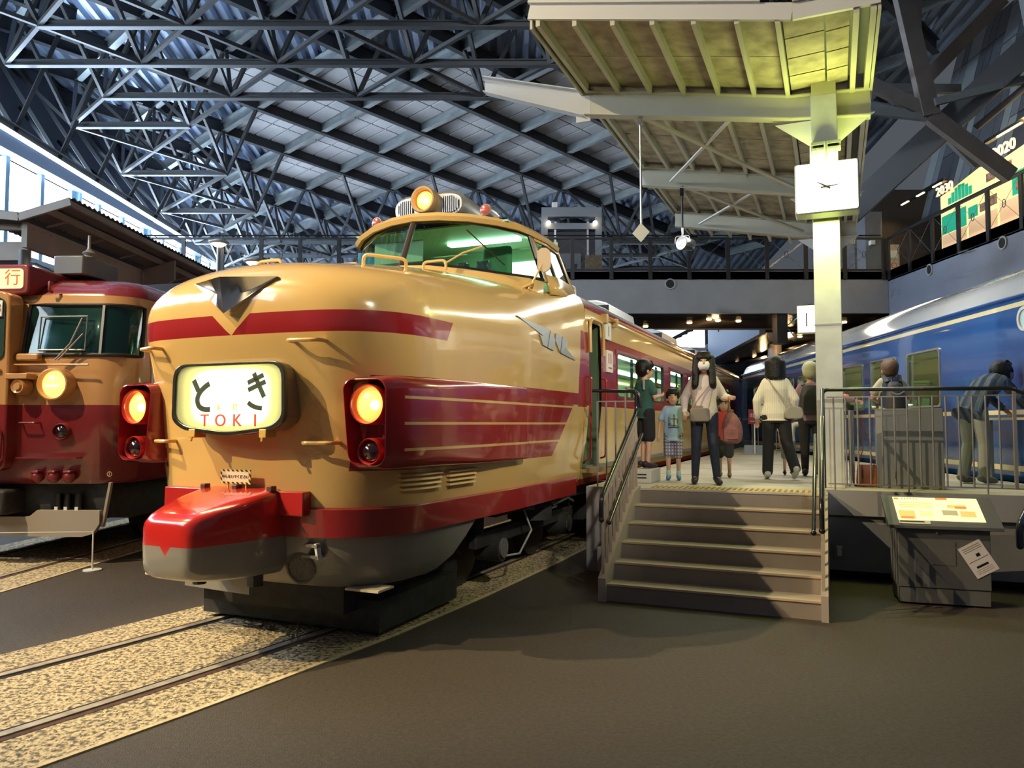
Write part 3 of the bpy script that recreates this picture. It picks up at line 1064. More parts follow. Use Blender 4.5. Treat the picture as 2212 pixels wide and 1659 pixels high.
# ------------------------------------------------------------------ old station canopy behind the left train
CAN = mat('canopy_beige_steel', (0.42, 0.38, 0.33), 0.55, var=0.08, vscale=3)
CANS = mat('canopy_corrugated', (0.20, 0.20, 0.20), 0.5, 0.4)
oc = empty('station_canopy', (-8.5, 13.0, 0))
mb = MB()
L = 13.0
k = 0
while k * 0.16 < L:
    y0 = k * 0.16
    mb.add([(-0.05, y0, 5.36), (0.86, y0, 5.62), (0.86, y0 + 0.08, 5.66), (-0.05, y0 + 0.08, 5.40), (0.86, y0 + 0.16, 5.62), (-0.05, y0 + 0.16, 5.36)], [(0, 1, 2, 3), (3, 2, 4, 5)])
    mb.add([(-0.05, y0, 5.36), (-1.6, y0, 5.55), (-1.6, y0 + 0.08, 5.59), (-0.05, y0 + 0.08, 5.40), (-1.6, y0 + 0.16, 5.55), (-0.05, y0 + 0.16, 5.36)], [(3, 2, 1, 0), (5, 4, 2, 3)])
    k += 1
mb.build('corrugated_roof', CANS, oc)
MB().bar((0.80, 0, 5.54), (0.80, L, 5.54), 0.07, 0.10).build('eaves_purlin', CAN, oc)
MB().bar((0.42, 0, 5.43), (0.42, L, 5.43), 0.08, 0.10).build('purlin', CAN, oc)
MB().bar((-0.05, 0, 5.30), (0.84, 0, 5.57), 0.05, 0.14).build('fascia', CAN, oc)
MB().bar((-0.05, 0, 5.30), (-1.6, 0, 5.46), 0.05, 0.14).build('fascia', CAN, oc)
MB().box(-0.08, 0.02, 0.12, 4.3, 4.80, 5.24).build('plate_girder', CAN, oc)
for k in range(16):
    MB().ball((0.025, 0.3 + 0.25 * k, 5.17), 0.014, 6, 4).build('rivet', CAN, oc)
for yy in (4.3, 10.3):
    MB().prism([(-0.02, 5.22), (0.75, 5.46), (0.75, 5.02), (0.35, 4.75), (0.2, 4.3), (0.0, 4.1), (-0.1, 4.1), (-0.1, 5.2)], lambda a, b, t: (a, t, b), yy - 0.04, yy + 0.04).build('bracket_plate', CAN, oc)
    MB().box(-0.16, 0.06, yy - 0.12, yy + 0.12, 0.0, 5.2).build('canopy_column', CAN, oc)
for s in range(9):
    MB().bar((0.0, 0.7 + s * 1.3, 5.30), (0.45, 0.7 + s * 1.3, 5.42), 0.03, 0.03).build('roof_tie', CAN, oc)
MB().bar((-1.6, 0.3, 5.25), (-0.1, 0.3, 5.18), 0.1, 0.1).build('cross_beam', CAN, oc)
MB().box(-1.6, -0.1, 0.35, 0.45, 4.62, 4.95).build('cross_girder', CAN, oc)
tag(oc, 'old beige riveted platform canopy with corrugated roof behind the red train', 'canopy')
fx = empty('floodlight', (-8.02, 12.6, 4.2))
MB().cyl((-0.16, 0, 0), (-0.16, 0, 0.42), 0.085, 16).build('lamp_can', STEEL, fx, smooth=True)
MB().bar((0.0, 0, 0.12), (0.28, -0.05, -0.02), 0.06, 0.09).build('flood_lens', mat('flood_lens', (1, 0.95, 0.8), 0.2, emit=(1.0, 0.88, 0.62), estr=12), fx)
MB().cyl((-0.02, 0.06, 0.16), (0.30, 0.02, 0.01), 0.07, 12).build('lamp_body', STEEL, fx, smooth=True)
MB().box(-0.17, -0.12, 0, 0.04, -4.2, 0.1).build('lamp_stand', STEEL, fx)
tag(fx, 'lit floodlight with dark can above the red train roof', 'lamp')

# ------------------------------------------------------------------ the cream and red bonnet express
CREAM = (0.66, 0.43, 0.155)
RED = (0.30, 0.018, 0.022)
toki = empty('express_train', toki_w(0, 0, 0), TOKI_DEG)
tag(toki, 'cream and dark red bonnet-nosed express train with lit name board, biggest train in front', 'train')


def interp(x, xs, ys):
    return np.interp(x, xs, ys)


def sstep(t):
    t = np.clip(t, 0, 1)
    return t * t * (3 - 2 * t)


def smax(a, b, k):
    h = np.maximum(k - np.abs(a - b), 0) / k
    return np.maximum(a, b) + h * h * k * 0.25


def body_w(y, z):
    w = 1.335 + 0.115 * sstep((y - 0.2) / 2.6)
    tuck = interp(z, [0.7, 1.0, 1.5, 1.95, 2.6, 3.3], [0.19, 0.13, 0.045, 0.0, 0.0, 0.03])
    return w - tuck


def front_y(x, z):
    yc = interp(z, [0.7, 1.0, 1.5, 1.9, 2.2, 2.45, 2.7, 3.0], [0.05, 0.03, 0.01, -0.03, -0.10, -0.16, -0.16, -0.12])
    return yc + 0.13 * (np.abs(x) / 1.2) ** 2.2


def top_z(x, y):
    zc = interp(y, [-0.4, 0.0, 0.4, 1.0, 1.7, 2.4, 3.2, 4.42, 30], [2.94, 2.99, 3.07, 3.18, 3.29, 3.39, 3.47, 3.62, 3.62])
    c = interp(y, [-0.4, 0.6, 2.4, 4.42, 30], [0.12, 0.13, 0.17, 0.15, 0.15])
    return zc - c * x * x


def field(x, y, z):
    g1 = np.abs(x) - body_w(y, z)
    g2 = front_y(x, z) - y
    g3 = z - top_z(x, y)
    kt = interp(y, [0, 2.0, 4.4], [0.28, 0.40, 0.18])
    a = smax(g1, g2, 0.60)
    return smax(a, g3, kt)


def march(o, d, t1=4.0, it=44):
    """o, d arrays (n, 3): distance to the skin by bisection"""
    lo = np.zeros(len(o))
    hi = np.full(len(o), t1)
    for _ in range(it):
        m = (lo + hi) / 2
        p = o + d * m[:, None]
        ins = np.maximum(field(p[:, 0], p[:, 1], p[:, 2]), 0.94 - p[:, 2]) < 0
        lo = np.where(ins, m, lo)
        hi = np.where(ins, hi, m)
    return o + d * hi[:, None]


def side_x(y, z):
    lo, hi = 0.2, 1.8
    for _ in range(40):
        m = (lo + hi) / 2
        if field(np.float64(m), np.float64(y), np.float64(z)) < 0:
            lo = m
        else:
            hi = m
    return lo


def front_at(x, z):
    lo, hi = -1.0, 3.0
    for _ in range(40):
        m = (lo + hi) / 2
        if field(np.float64(x), np.float64(m), np.float64(z)) < 0:
            hi = m
        else:
            lo = m
    return hi


def bonnet_z(x, y):
    lo, hi = 1.2, 4.2
    for _ in range(40):
        m = (lo + hi) / 2
        if field(np.float64(x), np.float64(y), np.float64(m)) < 0:
            lo = m
        else:
            hi = m
    return lo


NOSE_END = 4.42
nphi = 120
phis = [2 * math.pi * k / nphi - math.pi / 2 for k in range(nphi)]
rings = []
CY0, CZ0 = 1.3, 1.95
for psi in np.linspace(88.5, 4, 30):
    s, c = math.sin(R(psi)), math.cos(R(psi))
    o = np.tile([0, CY0, CZ0], (nphi, 1))
    d = np.array([[c * math.cos(p), -s, c * math.sin(p)] for p in phis])
    rings.append(march(o, d))
for yy in np.linspace(CY0, NOSE_END, 26):
    o = np.tile([0, yy, CZ0], (nphi, 1))
    d = np.array([[math.cos(p), 0, math.sin(p)] for p in phis])
    rings.append(march(o, d))


def nose_paint(x, y, z):
    ax = x.abs()
    band = between(z, 2.405, 2.565) & (y < (z * 0.6 - 0.58))
    notch = (ax < (z * 1.15 - 2.762)) & (y < 0.4)
    band = band & notch.inv()
    fair = between(z, 1.36, 2.085) & between(y, 0.10, 0) if False else between(z, 1.36, 2.085) & (y > 0.12) & (y < (z * 1.0 + 1.95))
    lines = between(z, 1.905, 1.927) | between(z, 1.711, 1.733) | between(z, 1.516, 1.538)
    fair = fair & (lines & (y < 9)).inv() & (ax > 0.9)
    belt = between(z, 1.927, 2.87) & (y > (z * 0.17 + 3.72))
    belt2 = between(z, 1.945, 2.085) & (y > 3.0)
    return [(band, RED), (fair, RED), (belt | belt2, RED)]


NOSE = painted('nose_paint', CREAM, nose_paint, 0.20, 0.0, 0.75, noise=0.05)
mb = MB()
mb.loft([[tuple(p) for p in r] for r in rings], closed=True, caps=True)
mb.build('nose_shell', NOSE, toki, smooth=True, ang=60)


# car body behind the nose, with window and door openings
def car_paint(x, y, z):
    ax = x.abs()
    roof = z > 3.275
    eave = between(z, 3.175, 3.275)
    belt = between(z, 1.945, 2.875)
    low = z < 1.02
    return [(belt | eave | low, RED), (roof & (ax < 1.43), (0.36, 0.36, 0.37))]


CAR = painted('car_paint', (0.68, 0.46, 0.17), car_paint, 0.22, 0.0, 0.6, noise=0.05)
CAR_END = 21.5
zs = [0.94, 1.03, 1.16, 1.5, 1.944, 1.946, 2.07, 2.3, 2.6, 2.77, 2.876, 2.96, 3.02, 3.1, 3.174, 3.20]
prof = [(side_x(9.0, z), z) for z in zs]
for xx in (1.40, 1.33, 1.2, 0.95, 0.6, 0.25, 0.0):
    prof.append((xx, bonnet_z(xx, 9.0)))
wins = [(5.83, 7.30), (7.70, 9.10), (9.62, 11.03), (11.55, 12.95), (13.5, 14.9), (15.4, 16.8), (17.3, 18.7)]
WZ0, WZ1 = 2.07, 2.77
DOOR = (4.52, 5.06)
ys = sorted({NOSE_END, DOOR[0], DOOR[1], CAR_END, 5.4} | {v for w in wins for v in w} | set(np.arange(6, 21.5, 1.0).tolist()))


def hole(y0, y1, z0, z1):
    ym, zm = (y0 + y1) / 2, (z0 + z1) / 2
    if DOOR[0] < ym < DOOR[1] and 1.16 < zm < 3.02:
        return True
    return any(a < ym < b for a, b in wins) and WZ0 < zm < WZ1


mb = MB()
for s in (1, -1):
    for (a, b) in zip(prof[:-1], prof[1:]):
        for (y0, y1) in zip(ys[:-1], ys[1:]):
            if hole(y0, y1, a[1], b[1]) and a[1] < 3.1:
                continue
            mb.add([(s * a[0], y0, a[1]), (s * a[0], y1, a[1]), (s * b[0], y1, b[1]), (s * b[0], y0, b[1])], [(0, 1, 2, 3)])
# end wall
endp = [(x, z) for x, z in prof] + [(-x, z) for x, z in prof[::-1]]
mb.add([(x, CAR_END, z) for x, z in endp], [tuple(range(len(endp)))])
o = mb.build('car_body', CAR, toki)
bm = bmesh.new()
bm.from_mesh(o.data)
bmesh.ops.remove_doubles(bm, verts=bm.verts, dist=0.0005)
bmesh.ops.recalc_face_normals(bm, faces=bm.faces)
bm.to_mesh(o.data)
bm.free()
o.data.polygons.foreach_set('use_smooth', [True] * len(o.data.polygons))
o.data.set_sharp_from_angle(angle=R(40))

FRM = mat('window_rubber', (0.05, 0.05, 0.055), 0.4)
CARGLASS = glass('car_window_glass', (0.72, 0.86, 0.76), 0.35)
xw = side_x(9.0, 2.4)
for s in (1, -1):
    for (a, b) in wins:
        cy, w, h = (a + b) / 2, b - a, WZ1 - WZ0
        f = MB()
        f.ring(rrect(w + 0.02, h + 0.02, 0.004, 4, cy, (WZ0 + WZ1) / 2), rrect(w - 0.05, h - 0.05, 0.10, 4, cy, (WZ0 + WZ1) / 2),
               lambda p, q, t: (s * (xw + t), p, q), -0.05, 0.004)
        wo = f.build('window_surround', mat('red_surround', RED, 0.25, coat=0.5), toki)
        MB().ring(rrect(w - 0.05, h - 0.05, 0.10, 4, cy, (WZ0 + WZ1) / 2), rrect(w - 0.09, h - 0.09, 0.085, 4, cy, (WZ0 + WZ1) / 2),
                  lambda p, q, t: (s * (xw + t), p, q), -0.04, 0.008).build('window_seal', FRM, wo)
        MB().prism(rrect(w - 0.085, h - 0.085, 0.085, 4, cy, (WZ0 + WZ1) / 2), lambda p, q, t: (s * (xw + t), p, q), -0.028, -0.022).build('window_pane', CARGLASS, wo)
        for q in (a + 0.14, b - 0.22):
            cm = MB()
            pts = []
            for k in range(13):
                pts.append((q + 0.011 * k, 0.016 * (k % 2)))
            cm.prism(pts + [(p_, d_ + 0.004) for p_, d_ in pts[::-1]], lambda p_, d_, t: (s * (xw - 0.10 - d_), p_, t), WZ0 - 0.05, WZ1 - 0.03)
            cm.build('curtain', mat('brown_curtain', (0.11, 0.10, 0.07), 0.9), wo)

# interior
LIN = mat('interior_lining_green', (0.50, 0.62, 0.42), 0.6)
MB().box(-1.36, 1.36, 4.6, 21.3, 1.12, 1.18).build('interior_floor', mat('interior_floor', (0.2, 0.2, 0.18), 0.6), toki)
MB().box(-1.30, 1.30, 5.5, 21.3, 3.02, 3.06).build('interior_ceiling', LIN, toki)
MB().box(-1.36, 1.36, 5.5, 5.55, 1.15, 3.02).build('bulkhead', LIN, toki)
for s in (-0.6, 0.6):
    MB().box(s - 0.06, s + 0.06, 5.8, 21.0, 2.96, 3.0).build('fluorescent_tube', mat('train_tube', (0.9, 1, 0.8), 0.3, emit=(0.80, 1.0, 0.62), estr=16), toki)
MB().box(0.98, 1.30, 5.6, 21.0, 2.66, 2.69).build('luggage_rack', ALU, toki)
for s in (-0.85, 0.72):
    for k in range(14):
        yy = 6.35 + k * 0.98
        sb = MB().box(s - 0.48, s + 0.48, yy, yy + 0.16, 1.5, 2.32)
        so = sb.build('seat_back', mat('seat_white_cover', (0.62, 0.66, 0.55), 0.8), toki, bevel=0.04)
        MB().box(s - 0.48, s + 0.48, yy - 0.45, yy, 1.4, 1.58).build('seat_cushion', mat('seat_blue', (0.07, 0.1, 0.17), 0.9), so)

# door opening
DG = mat('door_green', (0.085, 0.13, 0.075), 0.45)
MB().box(0.62, 1.40, DOOR[0] - 0.02, DOOR[0] + 0.03, 1.16, 3.02).build('door_jamb', DG, toki)
MB().box(0.62, 1.40, DOOR[1] - 0.05, DOOR[1] + 0.02, 1.16, 3.02).build('door_jamb', DG, toki)
MB().box(0.58, 0.62, DOOR[0], DOOR[1], 1.16, 3.02).build('vestibule_wall', DG, toki)
MB().box(0.62, 1.50, DOOR[0], DOOR[1], 1.10, 1.16).build('door_sill', mat('sill_brown', (0.30, 0.20, 0.09), 0.6), toki)
xd = side_x(4.8, 2.4)
MB().tube(arc_path([(xd + 0.025, DOOR[0] - 0.02, 2.62), (xd + 0.02, DOOR[0] - 0.02, 3.06), (xd + 0.02, DOOR[1] + 0.04, 3.06), (xd + 0.025, DOOR[1] + 0.04, 2.62)], 0.14), 0.022, 6).build('rain_gutter', mat('cream_trim', CREAM, 0.25, coat=0.4), toki, smooth=True)
for yy in (DOOR[0] - 0.07, DOOR[1] + 0.07):
    MB().tube(arc_path([(xd, yy, 2.32), (xd + 0.05, yy, 2.30), (xd + 0.03, yy, 1.28), (xd - 0.04, yy, 1.26)], 0.04), 0.014, 6).build('grab_rail', mat('red_trim', RED, 0.25, coat=0.4), toki, smooth=True)
for (y0, y1, z0, z1) in ((5.20, 5.46, 2.86, 3.10), (5.26, 5.54, 2.42, 2.72)):
    p = MB().box(xd + 0.0, xd + 0.03, y0, y1, z0, z1).build('route_plate', WHITE, toki, bevel=0.005)
    if z0 > 2.8:
        MB().box(xd + 0.03, xd + 0.032, (y0 + y1) / 2 - 0.012, (y0 + y1) / 2 + 0.012, z0 + 0.05, z1 - 0.05).build('numeral_one', mat('dark_ink', (0.05, 0.04, 0.05), 0.6), p)
    else:
        for (ya_, yb_, za_, zb_) in ((0.05, 0.09, 0.12, 0.26), (0.15, 0.19, 0.12, 0.26), (0.05, 0.22, 0.05, 0.07)):
            MB().box(xd + 0.03, xd + 0.032, y0 + ya_, y0 + yb_, z0 + za_, z0 + zb_).build('red_mark', mat('plate_red_ink', (0.45, 0.06, 0.08), 0.6), p)
for yy in (5.16, 5.68):
    MB().box(xd - 0.03, xd + 0.05, yy, yy + 0.09, 3.08, 3.2).build('gutter_bracket', mat('cream_trim', CREAM, 0.25), toki)
MB().tube([(xd + 0.03, 5.3, 3.165), (xd + 0.03, CAR_END, 3.165)], 0.02, 6).build('eaves_gutter', mat('cream_trim', CREAM, 0.25), toki)
ROOFG = mat('roof_silver', (0.40, 0.40, 0.41), 0.35, 0.5)
for yy in (8.0, 12.4, 16.8):
    ac = MB().loft([[(x_, yy + t_, z_) for x_, z_ in ((-0.75, 3.50), (0.75, 3.50), (0.70, 3.82), (0.5, 3.88), (-0.5, 3.88), (-0.70, 3.82))] for t_ in (0.0, 1.9)])
    a_ = ac.build('air_conditioner', mat('ac_white', (0.6, 0.63, 0.64), 0.4), toki, bevel=0.03)
    MB().box(0.52, 0.735, yy - 0.012, yy, 3.6, 3.78).build('ac_grille', VENTD, a_)
    MB().box(-0.735, -0.52, yy - 0.012, yy, 3.6, 3.78).build('ac_grille', VENTD, a_)
MB().tube(arc_path([(1.02, 5.0, 3.42), (1.02, 5.0, 3.60), (1.02, 5.25, 3.60), (1.02, 5.25, 3.40)], 0.06), 0.022, 6).build('roof_handle', WHITE, toki, smooth=True)
MB().ball((1.02, 4.72, 3.55), (0.05, 0.13, 0.15), 14, 9).build('roof_bell', WHITE, toki, smooth=True)
MB().ball((0.95, 6.6, 3.43), (0.16, 0.65, 0.10), 16, 8).build('roof_ventilator', ROOFG, toki, smooth=True)

# ------------------------------------------------------------------ cab
# plan curves of the windscreen foot and head (right half), then the side
FOOT = [(0.0, 2.33, 3.42), (0.32, 2.40, 3.41), (0.66, 2.56, 3.375), (0.98, 2.83, 3.34), (1.20, 3.10, 3.33), (1.29, 3.30, 3.33)]
HEAD = [(0.0, 2.62, 3.985), (0.30, 2.67, 3.98), (0.60, 2.78, 3.96), (0.86, 2.95, 3.93), (1.04, 3.13, 3.90), (1.12, 3.28, 3.875)]
SIDEF = [(1.29, 3.30, 3.33), (1.285, 3.9, 3.38), (1.26, 4.50, 3.38)]
SIDEH = [(1.12, 3.28, 3.875), (1.12, 3.80, 3.90), (1.09, 4.34, 3.90)]
CABG = glass('windscreen_glass', (0.60, 0.86, 0.72), 0.45)
CRM = mat('cream_trim', CREAM, 0.25)
SEAL = mat('windscreen_seal', (0.015, 0.015, 0.016), 0.35)


def lerp3(a, b, t):
    return tuple(a[i] * (1 - t) + b[i] * t for i in range(3))


def mirror(pts, s):
    return [(s * p[0], p[1], p[2]) for p in pts]


for s in (1, -1):
    F_, H_ = mirror(FOOT, s), mirror(HEAD, s)
    # glass pane between 3 % and 97 %
    g = MB()
    cols = []
    for i in range(len(F_)):
        ff, hh = F_[i], H_[i]
        cols.append([lerp3(ff, hh, t) for t in (0.0, 0.33, 0.66, 0.97)])
    cols[0] = [(s * 0.035, p[1], p[2]) for p in cols[0]]
    g.loft(cols, closed=False, caps=False)
    wp = g.build('windscreen_pane', CABG, toki, smooth=True)
    wp['label'] = 'green tinted windscreen pane'
    MB().tube([lerp3(f, h, 0.98) for f, h in zip(F_, H_)], 0.020, 6).build('windscreen_seal', SEAL, wp, smooth=True)
    MB().tube([lerp3(f, h, 0.02) for f, h in zip(F_, H_)], 0.028, 6).build('windscreen_seal', SEAL, wp, smooth=True)
    MB().tube([F_[-1], H_[-1]], 0.022, 6).build('windscreen_seal', SEAL, wp, smooth=True)
    # corner post
    SF, SH = mirror(SIDEF, s), mirror(SIDEH, s)
    cp = MB()
    a0, a1 = F_[-1], H_[-1]
    b0, b1 = lerp3(SF[0], SF[1], 0.22), lerp3(SH[0], SH[1], 0.20)
    cp.loft([[a0, a1], [b0, b1]], closed=False, caps=False)
    # rear post, sill and header of the side
    c0, c1 = lerp3(SF[1], SF[2], 0.80), lerp3(SH[1], SH[2], 0.86)
    cp.loft([[c0, c1], [SF[2], SH[2]]], closed=False, caps=False)
    for (t0, t1) in ((-0.25, 0.17), (0.90, 1.0)):
        cp.loft([[lerp3(b0, b1, t0), lerp3(b0, b1, t1)], [lerp3(SF[1], SH[1], t0), lerp3(SF[1], SH[1], t1)], [lerp3(c0, c1, t0), lerp3(c0, c1, t1)]], closed=False, caps=False)
    # rear face of the cab, leaning down on to the roof
    cp.loft([[SF[2], SH[2]], [(0, 4.75, 3.5), (0, 4.5, 4.05)]], closed=False, caps=False)
    # plinth below the windscreen down into the bonnet
    cp.loft([[(p[0], p[1] - 0.03, p[2] - 0.30), (p[0], p[1] - 0.01, p[2] + 0.005)] for p in F_ + SF[:1]], closed=False, caps=False)
    o = cp.build('cab_frame', CRM, toki, smooth=True)
    sm = o.modifiers.new('thick', 'SOLIDIFY')
    sm.thickness = 0.03
    sm.offset = 0
    # side windows
    for (u0, u1) in ((0.03, 0.36), (0.42, 0.97)):
        def sp(u, t):
            fa = lerp3(b0, SF[1], min(u * 2, 1)) if u <= 0.5 else lerp3(SF[1], c0, (u - 0.5) * 2)
            ha = lerp3(b1, SH[1], min(u * 2, 1)) if u <= 0.5 else lerp3(SH[1], c1, (u - 0.5) * 2)
            return lerp3(fa, ha, t)
        q = [sp(u0, 0.16), sp(u1, 0.16), sp(u1, 0.91), sp(u0, 0.91)]
        sw = MB().add(q, [(0, 1, 2, 3)]).build('cab_side_window', CABG, toki)
        MB().tube(q, 0.015, 6, closed=True).build('window_seal', SEAL, sw)
# centre pillar
MB().tube([(0, 2.33, 3.40), (0, 2.625, 4.0)], 0.034, 8).build('windscreen_pillar', mat('pillar_dark_brown', (0.05, 0.035, 0.025), 0.4), toki, smooth=True)

# cab roof with brow
ROW = 12
secs = []
def head_plan(k):
    pts = mirror(HEAD[::-1], -1)[:-1] + HEAD
    side = SIDEH[1:]
    return mirror(side[::-1], -1) + pts + side
hp = head_plan(0)
mb = MB()
low = [(p[0] * 1.035, p[1] - 0.055 * (1 if abs(p[0]) < 1.1 else 0), p[2] - 0.012) for p in hp]
mid = [(p[0] * 1.05, p[1] - 0.075 * (1 if abs(p[0]) < 1.1 else 0), p[2] + 0.035) for p in hp]
up1 = [(p[0] * 1.00, p[1] - 0.03 * (1 if abs(p[0]) < 1.1 else 0), p[2] + 0.085) for p in hp]
mb.loft([low, mid, up1], closed=False, caps=False)
mb.loft([[(p[0] * 0.93, p[1] + 0.03, p[2] - 0.012) for p in hp], low], closed=False, caps=False)
mb.build('cab_brow', CRM, toki, smooth=True, ang=50)
mb = MB()
rows = []
for t in (0.0, 0.2, 0.45, 0.7, 0.88, 1.0):
    row = []
    for p in up1:
        zc = 4.17
        x = p[0] * (1 - t)
        y = p[1] * (1 - t) + (p[1] * 0.35 + 3.6 * 0.65) * t
        z = p[2] + (zc - p[2]) * math.sin(t * math.pi / 2)
        row.append((x, y, z))
    rows.append(row)
mb.loft(rows, closed=False, caps=False)
mb.build('cab_roof', mat('cab_roof_grey', (0.22, 0.21, 0.20), 0.3, 0.2, coat=0.3), toki, smooth=True, ang=60)

# cab interior: floor, rear bulkhead, desk, mirror, seat, lamp
CBG = mat('cab_green', (0.30, 0.50, 0.36), 0.5)
MB().box(-1.1, 1.1, 4.28, 4.33, 3.2, 4.02).build('cab_bulkhead', CBG, toki)
MB().box(-1.0, 1.0, 2.95, 4.25, 3.97, 3.99).build('cab_ceiling', CBG, toki)
MB().box(-0.92, 0.92, 3.0, 4.25, 3.18, 3.24).build('cab_floor', mat('cab_floor', (0.08, 0.1, 0.09), 0.7), toki)
MB().box(-0.80, 0.80, 2.95, 3.2, 3.24, 3.42).build('driving_desk', mat('desk_dark', (0.03, 0.05, 0.04), 0.5), toki, bevel=0.02)
for (x0, x1) in ((0.36, 0.46), (0.60, 0.74)):
    MB().box(x0, x1, 2.98, 3.10, 3.42, 3.56).build('gauge_box', BLACK, toki, bevel=0.01)
MB().cyl((0.60, 3.35, 3.22), (0.60, 3.35, 3.55), 0.05, 12).build('driver_seat_post', STEEL, toki)
MB().box(0.42, 0.80, 3.5, 3.6, 3.45, 3.85).build('driver_seat', mat('driver_seat', (0.12, 0.30, 0.18), 0.7), toki, bevel=0.05)
MB().box(-0.72, -0.06, 2.92, 2.94, 3.60, 3.86).build('sun_visor', mat('visor_grey', (0.28, 0.36, 0.32), 0.6), toki, bevel=0.01)
MB().box(-1.02, -0.55, 3.02, 3.05, 3.45, 3.80).build('blue_cloth', mat('blue_cloth', (0.05, 0.20, 0.42), 0.8), toki)
MB().box(-0.1, 0.85, 3.6, 3.72, 3.93, 3.965).build('cab_lamp', mat('cab_lamp', (0.9, 1, 0.9), 0.3, emit=(0.62, 1.0, 0.72), estr=7), toki)
MB().box(0.1, 0.9, 4.262, 4.275, 3.52, 3.80).build('rear_window_light', mat('rear_window_lit', (0.9, 1, 0.9), 0.3, emit=(0.8, 1.0, 0.85), estr=2.4), toki)
# wiper, bonnet handles, mirror
MB().tube([(0.50, 2.40, 3.42), (0.66, 2.52, 3.55), (0.85, 2.66, 3.64)], 0.011, 6).build('wiper_arm', CRM, toki)
MB().tube([(0.70, 2.53, 3.80), (1.03, 2.80, 3.44)], 0.008, 5).build('wiper_blade', BLACK, toki)


def handle(p, q, out, r=0.016, name='grab_handle', m=None, drop=0.0):
    p, q, out = Vector(p), Vector(q), Vector(out)
    return MB().tube(arc_path([p, p + out, q + out, q], 0.05, 4), r, 7).build(name, m or CRM, toki, smooth=True)


for (x0, x1, yy) in ((-0.55, -0.28, 0.75), (-0.50, -0.22, 1.85), (0.33, 0.60, 2.25)):
    z0 = bonnet_z((x0 + x1) / 2, yy) - 0.01
    handle((x0, yy, z0), (x1, yy, z0), (0, 0, 0.10))
zz = bonnet_z(0.75, 0.95)
handle((0.62, 0.72, bonnet_z(0.62, 0.72) - 0.01), (0.93, 0.90, bonnet_z(0.93, 0.90) - 0.01), (0.03, -0.04, 0.09))
for (x0, x1, z) in ((-1.02, -0.80, 2.335), (0.58, 0.83, 2.335), (-0.97, -0.76, 1.575), (0.62, 0.86, 1.575)):
    handle((x0, front_at(x0, z), z), (x1, front_at(x1, z), z), (0, -0.11, 0))
MB().tube([(1.22, 3.02, 3.20), (1.30, 3.04, 3.34), (1.36, 3.10, 3.50)], 0.012, 6).build('mirror_stay', CRM, toki)
MB().tube([(1.18, 2.92, 3.20), (1.28, 3.02, 3.27), (1.22, 3.12, 3.22)], 0.014, 6).build('mirror_foot', CRM, toki)
MB().prism(rrect(0.15, 0.27, 0.074, 5), lambda a, b, t: (1.375 + a * 0.95, 3.10 + t + a * 0.2, 3.53 + b), -0.012, 0.012).build('wing_mirror', mat('mirror_back', (0.55, 0.42, 0.28), 0.4), toki, smooth=True)

# roof headlight unit
LAMPG = mat('headlamp_glow', (1.0, 0.7, 0.3), 0.25, emit=(1.0, 0.40, 0.06), estr=1.5)
HOT = mat('headlamp_filament', (1.0, 0.9, 0.6), 0.2, emit=(1.0, 0.80, 0.42), estr=14)
lu = empty('roof_light_unit', (0, 0, 0))
lu.parent = toki
hood = []
for (y, hw, zb, zt) in ((2.93, 0.44, 4.10, 4.37), (2.98, 0.47, 4.08, 4.41), (3.5, 0.44, 4.08, 4.40), (4.1, 0.30, 4.06, 4.28), (4.5, 0.14, 4.02, 4.12)):
    sec = []
    for k in range(28):
        a = 2 * math.pi * k / 28
        ca, sa = math.cos(a), math.sin(a)
        e = 0.45
        sec.append((hw * math.copysign(abs(ca) ** e, ca), y, (zb + zt) / 2 + (zt - zb) / 2 * math.copysign(abs(sa) ** 0.8, sa)))
    hood.append(sec)
MB().loft(hood).build('light_pod', mat('pod_silver', (0.42, 0.43, 0.44), 0.42, 0.7), lu, smooth=True)
for s in (-1, 1):
    gr = MB()
    outer = [(0, -0.095), (0.14, -0.085), (0.20, -0.03), (0.20, 0.03), (0.13, 0.095), (0, 0.095)]
    gr.prism(outer, lambda a, b, t: (s * (0.20 + a), 2.915 + t, 4.235 + b), 0.0, 0.02)
    g_ = gr.build('grille_recess', VENTD, lu)
    for k in range(8):
        xx = 0.005 + k * 0.0265
        hh = 0.095 if xx < 0.12 else 0.095 * math.sqrt(max(0.05, 1 - ((xx - 0.12) / 0.09) ** 2))
        MB().box(s * (0.20 + xx) - 0.005, s * (0.20 + xx) + 0.005, 2.908, 2.918, 4.235 - hh, 4.235 + hh).build('grille_bar', ALU, g_)
MB().lathe([(0.150, 0.22), (0.155, 0.08), (0.160, 0.02), (0.150, 0.0), (0.132, 0.0), (0.118, 0.06), (0.110, 0.10), (0.001, 0.10)], (0, 2.79, 4.29), (0, 1, 0), 28).build('lamp_barrel', mat('lamp_barrel_cream', (0.42, 0.27, 0.11), 0.35), lu, smooth=True)
MB().lathe([(0.001, 0.0), (0.06, 0.004), (0.095, 0.015), (0.108, 0.03), (0.001, 0.05)], (0, 2.825, 4.29), (0, 1, 0), 24).build('lamp_lens', LAMPG, lu, smooth=True)
MB().ball((0.035, 2.815, 4.265), 0.026, 10, 8).build('lamp_bulb', HOT, lu, smooth=True)
